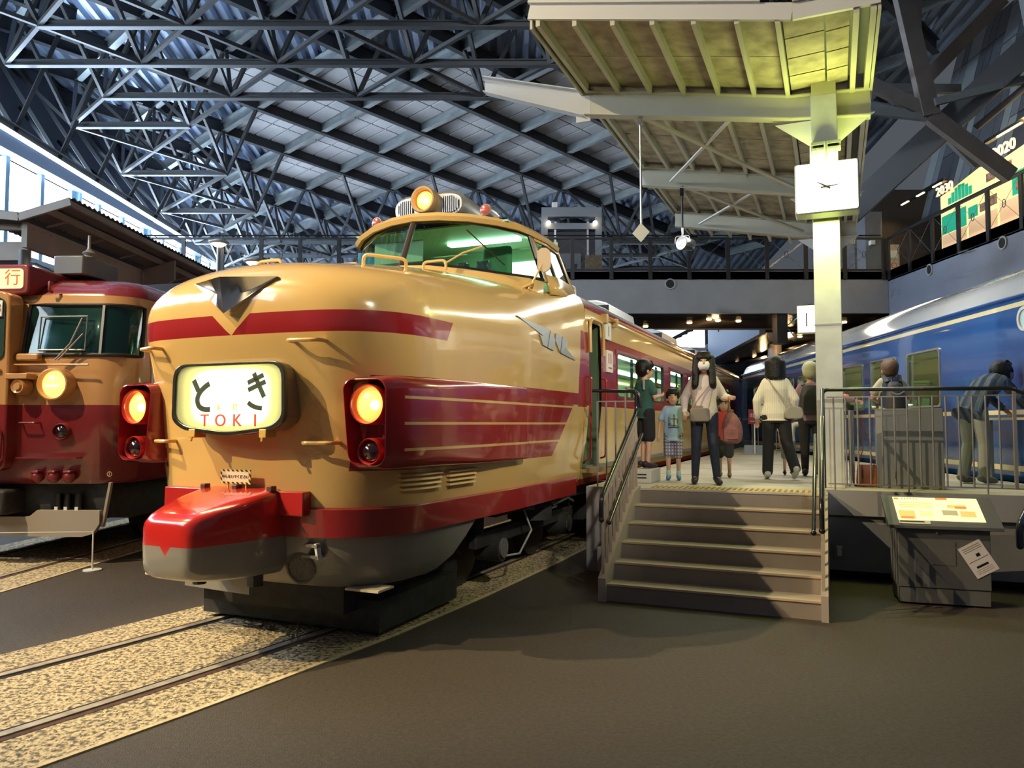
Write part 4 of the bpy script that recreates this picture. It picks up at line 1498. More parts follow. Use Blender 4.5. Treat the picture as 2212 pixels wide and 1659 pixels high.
for s in (-1, 1):
    h_ = MB().lathe([(0.065, 0.0), (0.075, 0.03), (0.07, 0.15), (0.045, 0.30), (0.001, 0.34)], (s * 0.72, 2.96, 4.13), (0, 1, 0.0), 16).build('roof_marker_lamp', ALU, toki, smooth=True)
    MB().lathe([(0.001, -0.012), (0.045, -0.008), (0.062, 0.0)], (s * 0.72, 2.958, 4.13), (0, 1, 0), 16).build('marker_lens', mat('red_lens', (0.45, 0.10, 0.08), 0.2, coat=0.5), h_, smooth=True)
    MB().cyl((s * 0.72, 3.1, 4.0), (s * 0.72, 3.1, 4.09), 0.03, 8).build('marker_foot', ALU, h_)

# ------------------------------------------------------------------ headlight housings
REDM = mat('gloss_red', RED, 0.18, coat=0.8)
REDB = mat('gloss_red_bright', (0.42, 0.022, 0.02), 0.2, coat=0.8)
for s in (-1, 1):
    secs = []
    # outline in (x, z): slightly tapered oblong; swept from the lamp face back into the body side
    for (y, x0, x1, z0, z1, r) in ((0.02, 0.965, 1.345, 1.395, 2.06, 0.09), (-0.03, 0.985, 1.335, 1.41, 2.05, 0.09), (0.10, 0.95, 1.385, 1.385, 2.075, 0.10),
                                   (0.6, 0.9, 1.43, 1.38, 2.08, 0.09), (1.3, 0.9, 1.452, 1.37, 2.085, 0.05), (2.4, 0.9, 1.452, 1.365, 2.085, 0.02)):
        pts = []
        for (px_, pz_) in rrect(x1 - x0, z1 - z0, r, 5, (x0 + x1) / 2, (z0 + z1) / 2):
            tl = (pz_ - 1.72) * -0.10 if px_ < (x0 + x1) / 2 and y < 0.5 else 0.0     # inner edge leans
            pts.append((s * (px_ + tl), y, pz_))
        secs.append(pts)
    secs = [secs[1], secs[0]] + secs[2:]
    hs = MB()
    hs.loft(secs, closed=True, caps=False)
    # rim turning inward to the recess floor
    inner = []
    for y, shr in ((-0.03, 1.0), (-0.035, 0.955), (0.0, 0.93), (0.16, 0.88)):
        base = secs[0]
        cx = sum(p[0] for p in base) / len(base)
        cz = sum(p[2] for p in base) / len(base)
        inner.append([(cx + (p[0] - cx) * shr, y, cz + (p[2] - cz) * (0.5 + shr / 2)) for p in base])
    hs.loft(inner, closed=True, caps=False)
    hs.add(inner[-1], [tuple(range(len(inner[-1])))])
    hb = hs.build('headlight_housing', painted('housing_paint_%d' % s, RED, lambda x, y, z: [((between(z, 1.905, 1.927) | between(z, 1.711, 1.733) | between(z, 1.516, 1.538)) & (y > 0.14) & (x.abs() > 1.3), CREAM)], 0.18, 0.0, 0.8, noise=0.03), toki, smooth=True, ang=45)
    cx = s * 1.165
    MB().lathe([(0.150, 0.20), (0.150, 0.0), (0.143, -0.012), (0.133, 0.0), (0.128, 0.06)], (cx, -0.02, 1.86), (0, 1, 0), 28).build('lamp_rim', REDB, hb, smooth=True)
    ln = MB().lathe([(0.001, -0.02), (0.06, -0.015), (0.105, 0.0), (0.128, 0.025), (0.001, 0.05)], (cx, 0.012, 1.86), (0, 1, 0), 26).build('headlight_lens', LAMPG, hb, smooth=True)
    MB().ball((cx + 0.055, 0.0, 1.855), (0.035, 0.02, 0.035), 10, 8).build('headlight_bulb', HOT, hb, smooth=True)
    MB().lathe([(0.100, 0.22), (0.100, -0.01), (0.094, -0.02), (0.085, -0.01), (0.08, 0.05)], (cx + s * 0.015, 0.0, 1.515), (0, 1, 0), 24).build('tail_lamp_rim', REDB, hb, smooth=True)
    MB().lathe([(0.001, -0.035), (0.04, -0.028), (0.068, -0.008), (0.08, 0.02), (0.001, 0.04)], (cx + s * 0.015, 0.01, 1.515), (0, 1, 0), 22).build('tail_lamp_lens', mat('dark_red_lens', (0.02, 0.006, 0.008), 0.06, coat=1.0), hb, smooth=True)
for s, e in ((-1, 1), (1, 1)):
    d = bpy.data.lights.new('headlight_beam', 'SPOT')
    d.energy, d.color, d.spot_size, d.shadow_soft_size, d.spot_blend = 22, (1.0, 0.6, 0.22), R(120), 0.05, 0.8
    o = bpy.data.objects.new('headlight_beam', d)
    COL.objects.link(o)
    o.parent = toki
    o.location = (s * 1.165, -0.05, 1.86)
    o.rotation_euler = (R(80), 0, 0) if False else (R(-90), 0, 0)
    o.rotation_euler = (R(90), 0, R(180))

# louvres on the lower side
for (ya, yb) in ((0.42, 0.88), (1.02, 1.46)):
    for k in range(4):
        z = 1.20 + k * 0.038
        lv = MB()
        pts = []
        for t in range(9):
            y = ya + (yb - ya) * t / 8 - 0.012 * k * (1 if t == 0 else 0)
            x = side_x(y, z)
            pts.append((x, y))
        secs = [[(x - 0.01, y, z - 0.006), (x + 0.040, y, z - 0.002), (x + 0.034, y, z + 0.012), (x - 0.01, y, z + 0.026)] for x, y in pts]
        lv.loft(secs)
        lv.build('louvre_slat', CRM, toki)

# ------------------------------------------------------------------ name board
bm_pts = [(-0.50, 0.235), (0.50, 0.235), (0.55, 0.16), (0.55, -0.16), (0.49, -0.25), (0.0, -0.325), (-0.49, -0.25), (-0.55, -0.16), (-0.55, 0.16)]


def rounded(poly, rad, n=5):
    out = []
    m = len(poly)
    for i in range(m):
        a, b, c = Vector(poly[i - 1]), Vector(poly[i]), Vector(poly[(i + 1) % m])
        d1, d2 = a - b, c - b
        r = min(rad, d1.length * 0.45, d2.length * 0.45)
        p, q = b + d1.normalized() * r, b + d2.normalized() * r
        for k in range(n + 1):
            t = k / n
            v = p * (1 - t) ** 2 + b * 2 * t * (1 - t) + q * t * t
            out.append((v.x, v.y))
    return out


OUT = rounded([(-0.555, 0.245), (0.555, 0.245), (0.565, -0.20), (0.45, -0.275), (0.0, -0.325), (-0.45, -0.275), (-0.565, -0.20)], 0.13)
INN = [(x * 0.935, (y + 0.02) * 0.90 - 0.015) for x, y in OUT]
HZ, HYF = 1.945, -0.175


def hm(a, b, t):
    return (a, HYF + t, HZ + b)


nb = MB().ring(OUT, INN, hm, -0.015, 0.02)
nbo = nb.build('name_board', mat('board_frame_dark_chrome', (0.16, 0.15, 0.13), 0.25, 0.9), toki, bevel=0.006)
nbo['label'] = 'lit name board with dark metal frame'
MB().prism([(x * 0.985, y * 0.985) for x, y in OUT], hm, 0.02, 0.16).build('board_box', mat('board_box_grey', (0.25, 0.22, 0.15), 0.4, 0.4), nbo)
LIT = bpy.data.materials.new('lit_name_panel')
LIT.use_nodes = True
nt = LIT.node_tree
Ex.nt = nt
b = nt.nodes['Principled BSDF']
tc = nt.nodes.new('ShaderNodeTexCoord')
sp_ = nt.nodes.new('ShaderNodeSeparateXYZ')
nt.links.new(tc.outputs['Object'], sp_.inputs[0])
X_, Y_, Z_ = (Ex(sp_.outputs[i]) for i in range(3))
# uneven backlight painted into the emission, brightest in the middle
rx, rz = (X_ - 0.02) / 0.43, (Z_ - 1.925) / 0.24
r4 = rx * rx * rx * rx + rz * rz * rz * rz
rp = nt.nodes.new('ShaderNodeValToRGB')
nt.links.new(Ex.op('MULTIPLY', r4, 0.5).s, rp.inputs['Fac'])
e = rp.color_ramp.elements
e[0].position, e[0].color = 0.22, (1.0, 1.0, 0.80, 1)
e[1].position, e[1].color = 1.0, (0.52, 0.52, 0.20, 1)
m1 = e.new(0.45)
m1.color = (0.98, 0.93, 0.22, 1)
b.inputs['Base Color'].default_value = (0.25, 0.25, 0.12, 1)
nt.links.new(rp.outputs['Color'], b.inputs['Emission Color'])
fst = Ex.op('SUBTRACT', 1.0, Ex.op('MULTIPLY', Ex.op('MINIMUM', r4 * 0.5, 1.0), 0.72))
nt.links.new(Ex.op('MULTIPLY', fst, 1.25).s, b.inputs['Emission Strength'])
MB().prism(INN, hm, 0.0, 0.01).build('board_panel', LIT, nbo)
INKG = mat('ink_dark_green', (0.035, 0.055, 0.02), 0.5)
INKR = mat('ink_red', (0.55, 0.06, 0.02), 0.5, emit=(0.6, 0.10, 0.02), estr=0.35)


def stroke(pts, w, name, m):
    """flat brush stroke with thickness along a polyline on the board"""
    pts = [Vector((p[0], p[1])) for p in pts]
    L_, R_ = [], []
    for i, p in enumerate(pts):
        d = (pts[min(i + 1, len(pts) - 1)] - pts[max(i - 1, 0)]).normalized()
        n_ = Vector((-d.y, d.x))
        L_.append(p + n_ * w / 2)
        R_.append(p - n_ * w / 2)
    mbs = MB()
    for i in range(len(pts) - 1):
        mbs.prism([tuple(L_[i]), tuple(L_[i + 1]), tuple(R_[i + 1]), tuple(R_[i])], hm, -0.006, 0.0)
    return mbs


def qb(p0, p1, p2, n=8):
    return [((1 - t) ** 2 * p0[0] + 2 * t * (1 - t) * p1[0] + t * t * p2[0], (1 - t) ** 2 * p0[1] + 2 * t * (1 - t) * p1[1] + t * t * p2[1]) for t in [k / n for k in range(n + 1)]]


W_ = 0.040
to = stroke([(-0.345, 0.115), (-0.295, 0.03)], W_, 'x', INKG)
t2 = stroke(qb((-0.185, 0.085), (-0.30, 0.03), (-0.305, -0.04)) + qb((-0.305, -0.04), (-0.30, -0.125), (-0.175, -0.115))[1:], W_, 'x', INKG)
to.add(t2.v, t2.f)
to.build('kana_to', INKG, nbo)
ki = stroke([(0.20, 0.085), (0.345, 0.140)], 0.034, 'x', INKG)
for t3 in (stroke([(0.205, 0.030), (0.365, 0.090)], 0.034, 'x', INKG), stroke([(0.255, 0.155), (0.355, -0.025)], 0.036, 'x', INKG),
           stroke(qb((0.205, -0.065), (0.25, -0.105), (0.335, -0.11)), 0.034, 'x', INKG)):
    ki.add(t3.v, t3.f)
ki.build('kana_ki', INKG, nbo)
for ch, xx in (('T', -0.225), ('O', -0.065), ('K', 0.10), ('I', 0.275)):
    text_obj('letter', ch, 0.135, INKR, nbo, (xx, HYF - 0.004, HZ - 0.205), (1, 0, 0), (0, 0, 1), 0.003, 1.05)
text_obj('letter', '朱', 0.055, mat('ink_gold', (0.6, 0.45, 0.1), 0.5, emit=(0.7, 0.5, 0.1), estr=0.6), nbo, (-0.085, HYF - 0.003, HZ - 0.105), (1, 0, 0), (0, 0, 1), 0.002)
text_obj('letter', '鷺', 0.055, MATS['ink_gold'], nbo, (0.075, HYF - 0.003, HZ - 0.10), (1, 0, 0), (0, 0, 1), 0.002)
for xx in (-0.34, 0.36):
    c_ = MB().box(xx - 0.035, xx + 0.035, HYF - 0.02, HYF + 0.10, HZ - 0.335, HZ - 0.265).build('board_clamp', mat('clamp_yellow', (0.62, 0.40, 0.10), 0.35), toki, bevel=0.008)
    MB().tube([(xx, HYF - 0.02, HZ - 0.33), (xx + 0.005, HYF - 0.03, HZ - 0.36)], 0.01, 6).build('clamp_screw', MATS['clamp_yellow'], c_)
d = bpy.data.lights.new('name_board_glow', 'AREA')
d.energy, d.color, d.shape, d.size, d.size_y = 9, (1.0, 0.95, 0.55), 'RECTANGLE', 0.9, 0.4
o = bpy.data.objects.new('name_board_glow', d)
COL.objects.link(o)
o.parent = toki
o.location = (0, HYF - 0.03, HZ)
o.rotation_euler = (R(-90), 0, 0)

# chevron emblem: folded chrome wedge
ch = MB()
BT, RG = Vector((0.0, -0.235, 2.565)), Vector((0.0, -0.285, 2.84))
nL = 8
for s in (-1, 1):
    tip = Vector((s * 0.415, front_at(0.415, 2.84) - 0.03, 2.84))
    A = [BT.lerp(tip, k / nL) for k in range(nL + 1)]                      # lower edge
    back = [Vector((p.x, front_at(p.x, p.z) + 0.02, p.z - 0.005)) for p in A]
    Rd = []                                                                # concave crease between the lower edge and the ridge
    T = []
    for k in range(nL + 1):
        t = k / nL
        top_ = RG.lerp(tip, t)
        T.append(top_)
        mid_ = A[k].lerp(top_, 0.42)
        Rd.append(mid_ + Vector((0, 0.045 * math.sin(math.pi * min(1, t * 1.05)) + 0.0, 0)))
    ch.loft([back, A, Rd, T, [Vector((p.x, p.y + 0.30 * (1 - k / nL) + 0.02, p.z + 0.0)) for k, p in enumerate(T)]], closed=False, caps=False)
ch.build('chevron_emblem', mat('polished_chrome', (0.80, 0.79, 0.78), 0.20, 1.0), toki, smooth=True, ang=25)['label'] = 'polished chrome chevron emblem'

# raised metal letters J N R on the side, wing shaped
JN = [[(2.20, 2.790), (3.06, 2.745), (2.955, 2.545), (2.83, 2.555), (2.74, 2.655), (2.84, 2.655)],
      [(3.075, 2.735), (3.215, 2.645), (3.165, 2.525), (2.975, 2.540)],
      [(3.255, 2.725), (3.45, 2.715), (3.37, 2.525), (3.22, 2.645)],
      [(3.475, 2.713), (3.59, 2.705), (3.645, 2.665), (3.62, 2.61), (3.545, 2.60), (3.93, 2.475), (3.39, 2.520)]]
for pl in JN:
    MB().prism(pl, lambda a, b, t: (side_x(a, b) + t, a, b), -0.004, 0.016).build('emblem_letter', mat('emblem_aluminium', (0.5, 0.55, 0.60), 0.3, 0.85), toki)

# ------------------------------------------------------------------ bumper lip, skirt and coupler cover
def contour(z, off, ymax, n=46):
    """plan outline of the nose at height z from the right side round to the left"""
    zz = max(z, 0.96)
    pts = []
    for yy in np.linspace(ymax, 1.3, 10)[:-1]:
        pts.append((side_x(yy, zz) + off, yy))
    for a in np.linspace(0, 90, 26):
        o = np.array([[0, 1.3, zz]])
        d = np.array([[math.cos(R(a)), -math.sin(R(a)), 0]])
        lo, hi = 0.0, 4.0
        for _ in range(40):
            m_ = (lo + hi) / 2
            if field(np.float64(math.cos(R(a)) * m_), np.float64(1.3 - math.sin(R(a)) * m_), np.float64(zz)) < 0:
                lo = m_
            else:
                hi = m_
        pts.append((math.cos(R(a)) * (lo + off), 1.3 - math.sin(R(a)) * (lo + off)))
    return pts + [(-x, y) for x, y in pts[::-1][1:]]


def lip(levels, ymax, name, m, cap=False):
    mb = MB()
    secs = []
    for (z, off) in levels:
        secs.append([(x, y, z) for x, y in contour(1.0, off, ymax)])
    mb.loft(secs, closed=False, caps=False)
    return mb.build(name, m, toki, smooth=True, ang=40)


lip([(1.085, -0.06), (1.083, 0.015), (1.07, 0.045), (0.86, 0.038), (0.845, -0.1)], 4.25, 'bumper_lip', REDM)
GREYS = mat('skirt_grey', (0.235, 0.225, 0.205), 0.35, coat=0.3, var=0.05, vscale=2)
sk = MB()
secs = []
for (z, off, ym) in ((0.865, 0.0, 1.62), (0.72, -0.03, 1.45), (0.58, -0.07, 1.28), (0.49, -0.12, 1.08), (0.46, -0.16, 0.95)):
    secs.append([(x, y if y < 0.6 else 0.6 + (y - 0.6) * (ym - 0.6) / (1.62 - 0.6), z) for x, y in contour(1.0, off, 1.62)])
sk.loft(secs, closed=False, caps=False)
sk.build('front_skirt', GREYS, toki, smooth=True, ang=40)
# fittings on the skirt
gy = front_at(0.62, 1.0)
MB().lathe([(0.115, 0.0), (0.125, -0.01), (0.105, -0.016), (0.10, -0.004), (0.001, -0.004)], (0.50, front_at(0.5, 1.0) + 0.05, 0.61), (-0.12, 1, 0.16), 24).build('speaker_grille', mat('speaker_mesh', (0.13, 0.115, 0.10), 0.6, bump=0.8, bscale=60), toki, smooth=True)
for z in (0.71, 0.79):
    MB().box(0.58, 0.72, gy - 0.06, gy + 0.06, z, z + 0.02).build('step_tread', GREYS, toki)
MB().bar((0.72, gy - 0.03, 0.70), (0.70, gy - 0.03, 0.82), 0.05, 0.02).build('step_bracket', WHITE, toki)
MB().box(0.82, 1.12, front_at(1.0, 1.0) + 0.0, front_at(1.0, 1.0) + 0.22, 0.445, 0.462).build('foot_step', mat('step_cream', (0.60, 0.52, 0.38), 0.6), toki)
MB().box(-1.02, -0.65, gy - 0.06, gy + 0.20, 0.465, 0.482).build('foot_step', MATS['step_cream'], toki)
# coupler cover
CC = painted('coupler_paint', (0.235, 0.225, 0.20), lambda x, y, z: [(z > (x.abs() * 1.3 + 0.80), (0.50, 0.02, 0.016)), (z > 0.865, (0.50, 0.02, 0.016))], 0.22, 0.0, 0.8, noise=0.05)
cs = []
for (y, hw, z0, z1, n) in ((0.06, 0.40, 0.56, 1.225, 9.0), (-0.08, 0.40, 0.57, 1.215, 9.0), (-0.30, 0.37, 0.58, 1.175, 9.0), (-0.52, 0.31, 0.60, 1.125, 8.0), (-0.66, 0.265, 0.62, 1.085, 7.0), (-0.72, 0.235, 0.65, 1.055, 6.0), (-0.74, 0.18, 0.70, 1.01, 5.0)):
    sec = []
    for k in range(36):
        a = 2 * math.pi * k / 36
        ca, sa = math.cos(a), math.sin(a)
        x = hw * math.copysign(abs(ca) ** (2 / n), ca)
        z = (z0 + z1) / 2 + (z1 - z0) / 2 * math.copysign(abs(sa) ** (2 / n), sa)
        if z < 0.8:
            x *= 1 - 0.16 * (0.8 - z) / 0.4
        sec.append((x, y, z))
    cs.append(sec)
cco = MB().loft(cs).build('coupler_cover', CC, toki, smooth=True, ang=50)
cco['label'] = 'glossy red and grey coupler cover'
MB().box(-0.78, 0.62, -0.04, 0.12, 1.02, 1.205).build('cover_flange', mat('gloss_red_bright', (0.42, 0.022, 0.02), 0.2), toki, bevel=0.01)
for xx in (-0.32, 0.0, 0.34):
    MB().box(xx - 0.025, xx + 0.025, -0.09, -0.03, 1.20, 1.245).build('cover_bolt', mat('bolt_brown', (0.10, 0.03, 0.02), 0.5), toki, bevel=0.006)
MB().cyl((-0.12, -0.30, 0.52), (-0.12, -0.30, 0.60), 0.05, 12).build('air_pipe', BLACK, toki)
MB().cyl((0.25, -0.12, 0.50), (0.25, -0.12, 0.60), 0.06, 12).build('air_pipe', BLACK, toki)
MB().prism([(-0.62, 0.12), (0.05, 0.10), (0.05, 0.38), (-0.62, 0.38)], lambda a, b, t: (a, t + 0.06, b + 0.28), -0.02, 0.03).build('snow_plough', GREYS, toki)
# warning sign on the nose
sx0, sz0 = -0.02, 1.305
sy0 = front_at(sx0, sz0) - 0.014
wsn = MB().box(sx0 - 0.15, sx0 + 0.15, sy0 - 0.06, sy0 - 0.052, sz0 - 0.055, sz0 + 0.055).build('warning_plate', painted('warning_stripes', (0.75, 0.60, 0.18), lambda x, y, z: [(((x * 22 + z * 22).frac() > 0.5) & (((x + 0.02).abs() > 0.132) | ((z - 1.305).abs() > 0.040)), (0.02, 0.02, 0.02)), (((x + 0.02).abs() < 0.132) & ((z - 1.305).abs() < 0.040), (0.70, 0.62, 0.45))], 0.5, 0, 0.0, noise=0.0), toki)
text_obj('lettering', 'のらないでください', 0.030, mat('dark_ink', (0.05, 0.04, 0.05), 0.6), wsn, (sx0, sy0 - 0.062, sz0), (1, 0, 0), (0, 0, 1), 0.001)
for xx in (-0.10, 0.08):
    MB().box(xx - 0.005, xx + 0.005, sy0 - 0.055, sy0 - 0.045, sz0 - 0.10, sz0 - 0.05).build('plate_leg', CRM, wsn)

# ------------------------------------------------------------------ running gear
MB().box(-0.92, 0.92, 0.55, 1.9, 0.05, 0.30).build('obstacle_deflector', DARK, toki)
MB().box(-1.15, 1.15, 2.3, 21.0, 0.78, 0.96).build('underframe', DARK, toki)
MB().box(-0.72, 0.72, 0.35, 2.3, 0.22, 0.9).build('front_frame', DARK, toki)
for yc in (3.6, 17.5):
    for dy in (-1.05, 1.05):
        for s in (-1, 1):
            MB().lathe([(0.43, -0.06), (0.43, 0.06), (0.40, 0.07), (0.10, 0.05), (0.08, 0.09), (0.001, 0.09)], (s * 0.56, yc + dy, 0.44), (s, 0, 0), 28).build('wheel', mat('wheel_dark', (0.03, 0.03, 0.03), 0.5, 0.4), toki, smooth=True)
            ab = MB().cyl((s * 0.85, yc + dy, 0.44), (s * 1.12, yc + dy, 0.44), 0.14, 18).build('axle_box', DARK, toki, smooth=True)
            MB().cyl((s * 1.12, yc + dy, 0.44), (s * 1.14, yc + dy, 0.44), 0.10, 18).build('axle_cap', STEEL, ab, smooth=True)
            MB().cyl((s * 0.95, yc + dy - 0.3 * (1 if dy < 0 else -1), 0.50), (s * 0.95, yc + dy - 0.3 * (1 if dy < 0 else -1), 0.78), 0.085, 12).build('coil_spring', DARK, toki, smooth=True)
    for s in (-1, 1):
        MB().bar((s * 0.98, yc - 1.5, 0.55), (s * 0.98, yc + 1.5, 0.55), 0.1, 0.16).build('bogie_frame', DARK, toki, bevel=0.02)
        MB().cyl((s * 1.0, yc, 0.62), (s * 1.0, yc, 0.92), 0.26, 20).build('air_spring', DARK, toki, smooth=True)
        MB().cyl((s * 0.9, yc - 0.45, 0.86), (s * 1.2, yc - 0.35, 0.86), 0.10, 14).build('green_tank', mat('tank_green', (0.02, 0.10, 0.07), 0.4), toki, smooth=True)
        MB().tube([(s * 1.12, yc - 0.5, 0.80), (s * 1.2, yc - 0.45, 0.55), (s * 1.16, yc - 0.7, 0.33), (s * 1.1, yc - 0.95, 0.34)], 0.012, 6).build('cable', mat('cable_grey', (0.3, 0.3, 0.3), 0.5), toki, smooth=True)
        MB().tube([(s * 1.1, yc + 0.5, 0.72), (s * 1.16, yc + 0.9, 0.78), (s * 1.1, yc + 1.3, 0.70)], 0.018, 6).build('brake_pipe', STEEL, toki, smooth=True)
for (ya, yb) in ((6.2, 8.2), (8.6, 11.0), (11.5, 14.5)):
    for s in (-1, 1):
        MB().box(s * 0.55 if s > 0 else -1.15, 1.15 if s > 0 else -0.55, ya, yb, 0.28, 0.80).build('equipment_box', DARK, toki, bevel=0.02)

# ------------------------------------------------------------------ blue sleeping car
blue = empty('sleeping_car', fuv(BL_DEG, 7.4, 7.05), BL_DEG)
tag(blue, 'blue sleeping car with thin cream lines and silver roof along the far platform edge', 'train')
BLUEC = (0.022, 0.085, 0.27)
BCR = (0.78, 0.66, 0.36)


def blue_paint(x, y, z):
    lines = between(z, 3.20, 3.262) | between(z, 1.835, 1.895) | between(z, 1.115, 1.185)
    return [(lines, BCR), (z > 3.345, (0.42, 0.43, 0.44))]


BLUEM = painted('blue_car_paint', BLUEC, blue_paint, 0.16, 0.0, 0.8, noise=0.06)
bprof = [(1.41, 0.98), (1.45, 1.10), (1.45, 1.5), (1.45, 1.99), (1.45, 2.3), (1.45, 2.6), (1.45, 2.88), (1.45, 3.1), (1.44, 3.26), (1.425, 3.344), (1.42, 3.36), (1.33, 3.55), (1.17, 3.70), (0.9, 3.84), (0.5, 3.95), (0.0, 4.0)]
BL_LEN = 18.6
bw = []
s_ = 12.15 - 7.4
while s_ + 1.16 < BL_LEN - 1.2:
    bw.append((s_, s_ + 1.15))
    s_ += 1.575
bys = sorted({0.0, BL_LEN} | {v for w in bw for v in w} | {1.5, 3.0})
mb = MB()
for s in (1, -1):
    for (a, b) in zip(bprof[:-1], bprof[1:]):
        for (y0, y1) in zip(bys[:-1], bys[1:]):
            ym, zm = (y0 + y1) / 2, (a[1] + b[1]) / 2
            if any(p < ym < q for p, q in bw) and 1.99 < zm < 2.88:
                continue
            mb.add([(s * a[0], y0, a[1]), (s * a[0], y1, a[1]), (s * b[0], y1, b[1]), (s * b[0], y0, b[1])], [(0, 1, 2, 3)])
for yy in (0.0, BL_LEN):
    e_ = [(x, z) for x, z in bprof] + [(-x, z) for x, z in bprof[::-1]]
    mb.add([(x, yy, z) for x, z in e_], [tuple(range(len(e_)))])
o = mb.build('car_body', BLUEM, blue)
bm = bmesh.new()
bm.from_mesh(o.data)
bmesh.ops.remove_doubles(bm, verts=bm.verts, dist=0.0005)
bmesh.ops.recalc_face_normals(bm, faces=bm.faces)
bm.to_mesh(o.data)
bm.free()
o.data.polygons.foreach_set('use_smooth', [True] * len(o.data.polygons))
o.data.set_sharp_from_angle(angle=R(40))
BG = glass('blue_car_glass', (0.78, 0.84, 0.72), 0.3)
for s in (-1, 1):
    for (a, b) in bw:
        cy, w, h, cz = (a + b) / 2, b - a, 0.89, 2.435
        f = MB().ring(rrect(w + 0.03, h + 0.03, 0.05, 4, cy, cz), rrect(w - 0.03, h - 0.03, 0.07, 4, cy, cz), lambda p, q, t: (s * (1.45 + t), p, q), -0.06, 0.018)
        fo = f.build('window_frame', ALU, blue)
        MB().prism(rrect(w - 0.03, h - 0.03, 0.07, 4, cy, cz), lambda p, q, t: (s * (1.43 + t), p, q), 0.0, 0.006).build('window_pane', BG, fo)
        MB().box(min(s * 1.40, s * 1.415), max(s * 1.40, s * 1.415), a + 0.02, b - 0.02, cz + 0.30, cz + 0.325).build('blind_bar', ALU, fo)
BI = mat('sleeper_lining', (0.38, 0.37, 0.28), 0.7)
MB().box(-0.35, -0.30, 0.2, BL_LEN - 0.2, 1.2, 3.3).build('corridor_wall', BI, blue)
MB().box(-1.38, 1.38, 0.2, BL_LEN - 0.2, 1.15, 1.2).build('interior_floor', DARK, blue)
MB().box(-1.38, 1.38, 0.2, BL_LEN - 0.2, 3.2, 3.24).build('interior_ceiling', BI, blue)
for k, (a, b) in enumerate(bw):
    MB().box(-1.36, -0.36, b + 0.12, b + 0.26, 1.2, 2.95).build('berth_partition', BI, blue)
    MB().box(-1.30, -0.36, a + 0.1, b, 1.55, 1.66).build('berth', mat('berth_pale', (0.42, 0.62, 0.40), 0.7), blue, bevel=0.02)
    MB().box(-0.9, -0.5, a + 0.15, b - 0.1, 1.95, 2.25).build('pillow_panel', mat('berth_pale', (0.42, 0.62, 0.40), 0.7), blue, bevel=0.02)
    MB().box(-1.15, -1.05, a + 0.3, b - 0.3, 3.14, 3.18).build('ceiling_tube', mat('sleeper_tube', (0.9, 1, 0.7), 0.3, emit=(0.90, 1.0, 0.68), estr=14.0), blue)
MB().tube([(-1.47, 0, 3.335), (-1.47, BL_LEN, 3.335)], 0.018, 6).build('eaves_gutter', mat('gutter_blue', BLUEC, 0.3), blue)
MB().box(-1.45, -1.40, 4.1, 4.115, 3.35, 3.36).build('roof_seam', STEEL, blue)
# oval number window near the front
ov = MB().ring(rrect(0.62, 0.31, 0.15, 6, 2.35, 3.03), rrect(0.54, 0.23, 0.11, 6, 2.35, 3.03), lambda p, q, t: (-(1.45 + t), p, q), -0.01, 0.02).build('destination_frame', mat('frame_pale', (0.6, 0.58, 0.52), 0.4), blue)
MB().prism(rrect(0.54, 0.23, 0.11, 6, 2.35, 3.03), lambda p, q, t: (-(1.452 + t), p, q), -0.01, 0.0).build('destination_glass', mat('destination_pale', (0.55, 0.68, 0.66), 0.3), ov)
for ya_ in (2.22, 2.40):
    nb_ = MB().box(-1.458, -1.453, ya_ - 0.07, ya_ + 0.07, 2.94, 3.13).build('destination_plate', mat('plate_mint', (0.70, 0.80, 0.78), 0.4), ov)
    MB().box(-1.460, -1.458, ya_ - 0.02, ya_ + 0.03, 3.04, 3.10).build('plate_mark', mat('faded_ink', (0.25, 0.38, 0.40), 0.6), nb_)
    MB().box(-1.460, -1.458, ya_ - 0.04, ya_ + 0.04, 2.98, 2.99).build('plate_mark', MATS['faded_ink'], nb_)
MB().box(-1.1, 1.1, 0.3, BL_LEN - 0.3, 0.75, 1.0).build('underframe', DARK, blue)
for yc in (2.6, 15.5):
    for dy in (-1.0, 1.0):
        for s in (-1, 1):
            MB().lathe([(0.43, -0.06), (0.43, 0.06), (0.1, 0.07), (0.001, 0.08)], (s * 0.56, yc + dy, 0.44), (s, 0, 0), 24).build('wheel', DARK, blue, smooth=True)
    for s in (-1, 1):
        MB().bar((s * 0.98, yc - 1.4, 0.5), (s * 0.98, yc + 1.4, 0.5), 0.1, 0.2).build('bogie_frame', DARK, blue)
rl = MB().ball((-1.46, 8.9, 2.3), 0.035, 10, 8)
rl.build('side_lamp', mat('red_side_lamp', (0.8, 0.05, 0.05), 0.2, emit=(1.0, 0.08, 0.05), estr=3), blue, smooth=True)

# ------------------------------------------------------------------ dark red and cream express at the left
lt = empty('railcar', LT_POS, LT_DEG)
tag(lt, 'dark red and cream railcar with single round headlamp at the left edge', 'train')
LRED = (0.20, 0.022, 0.026)
LCR = (0.50, 0.27, 0.11)


def lt_paint(x, y, z):
    return [(z > 3.345, LRED), (z < 1.95, LRED), (between(z, 2.60, 3.18) & (x.abs() > 0.19) & (y < 0.38), (0.012, 0.045, 0.045))]  # last layer paints the dim cab opening on to the shell


LTM = painted('railcar_paint', LCR, lt_paint, 0.2, 0.0, 0.7, noise=0.05)


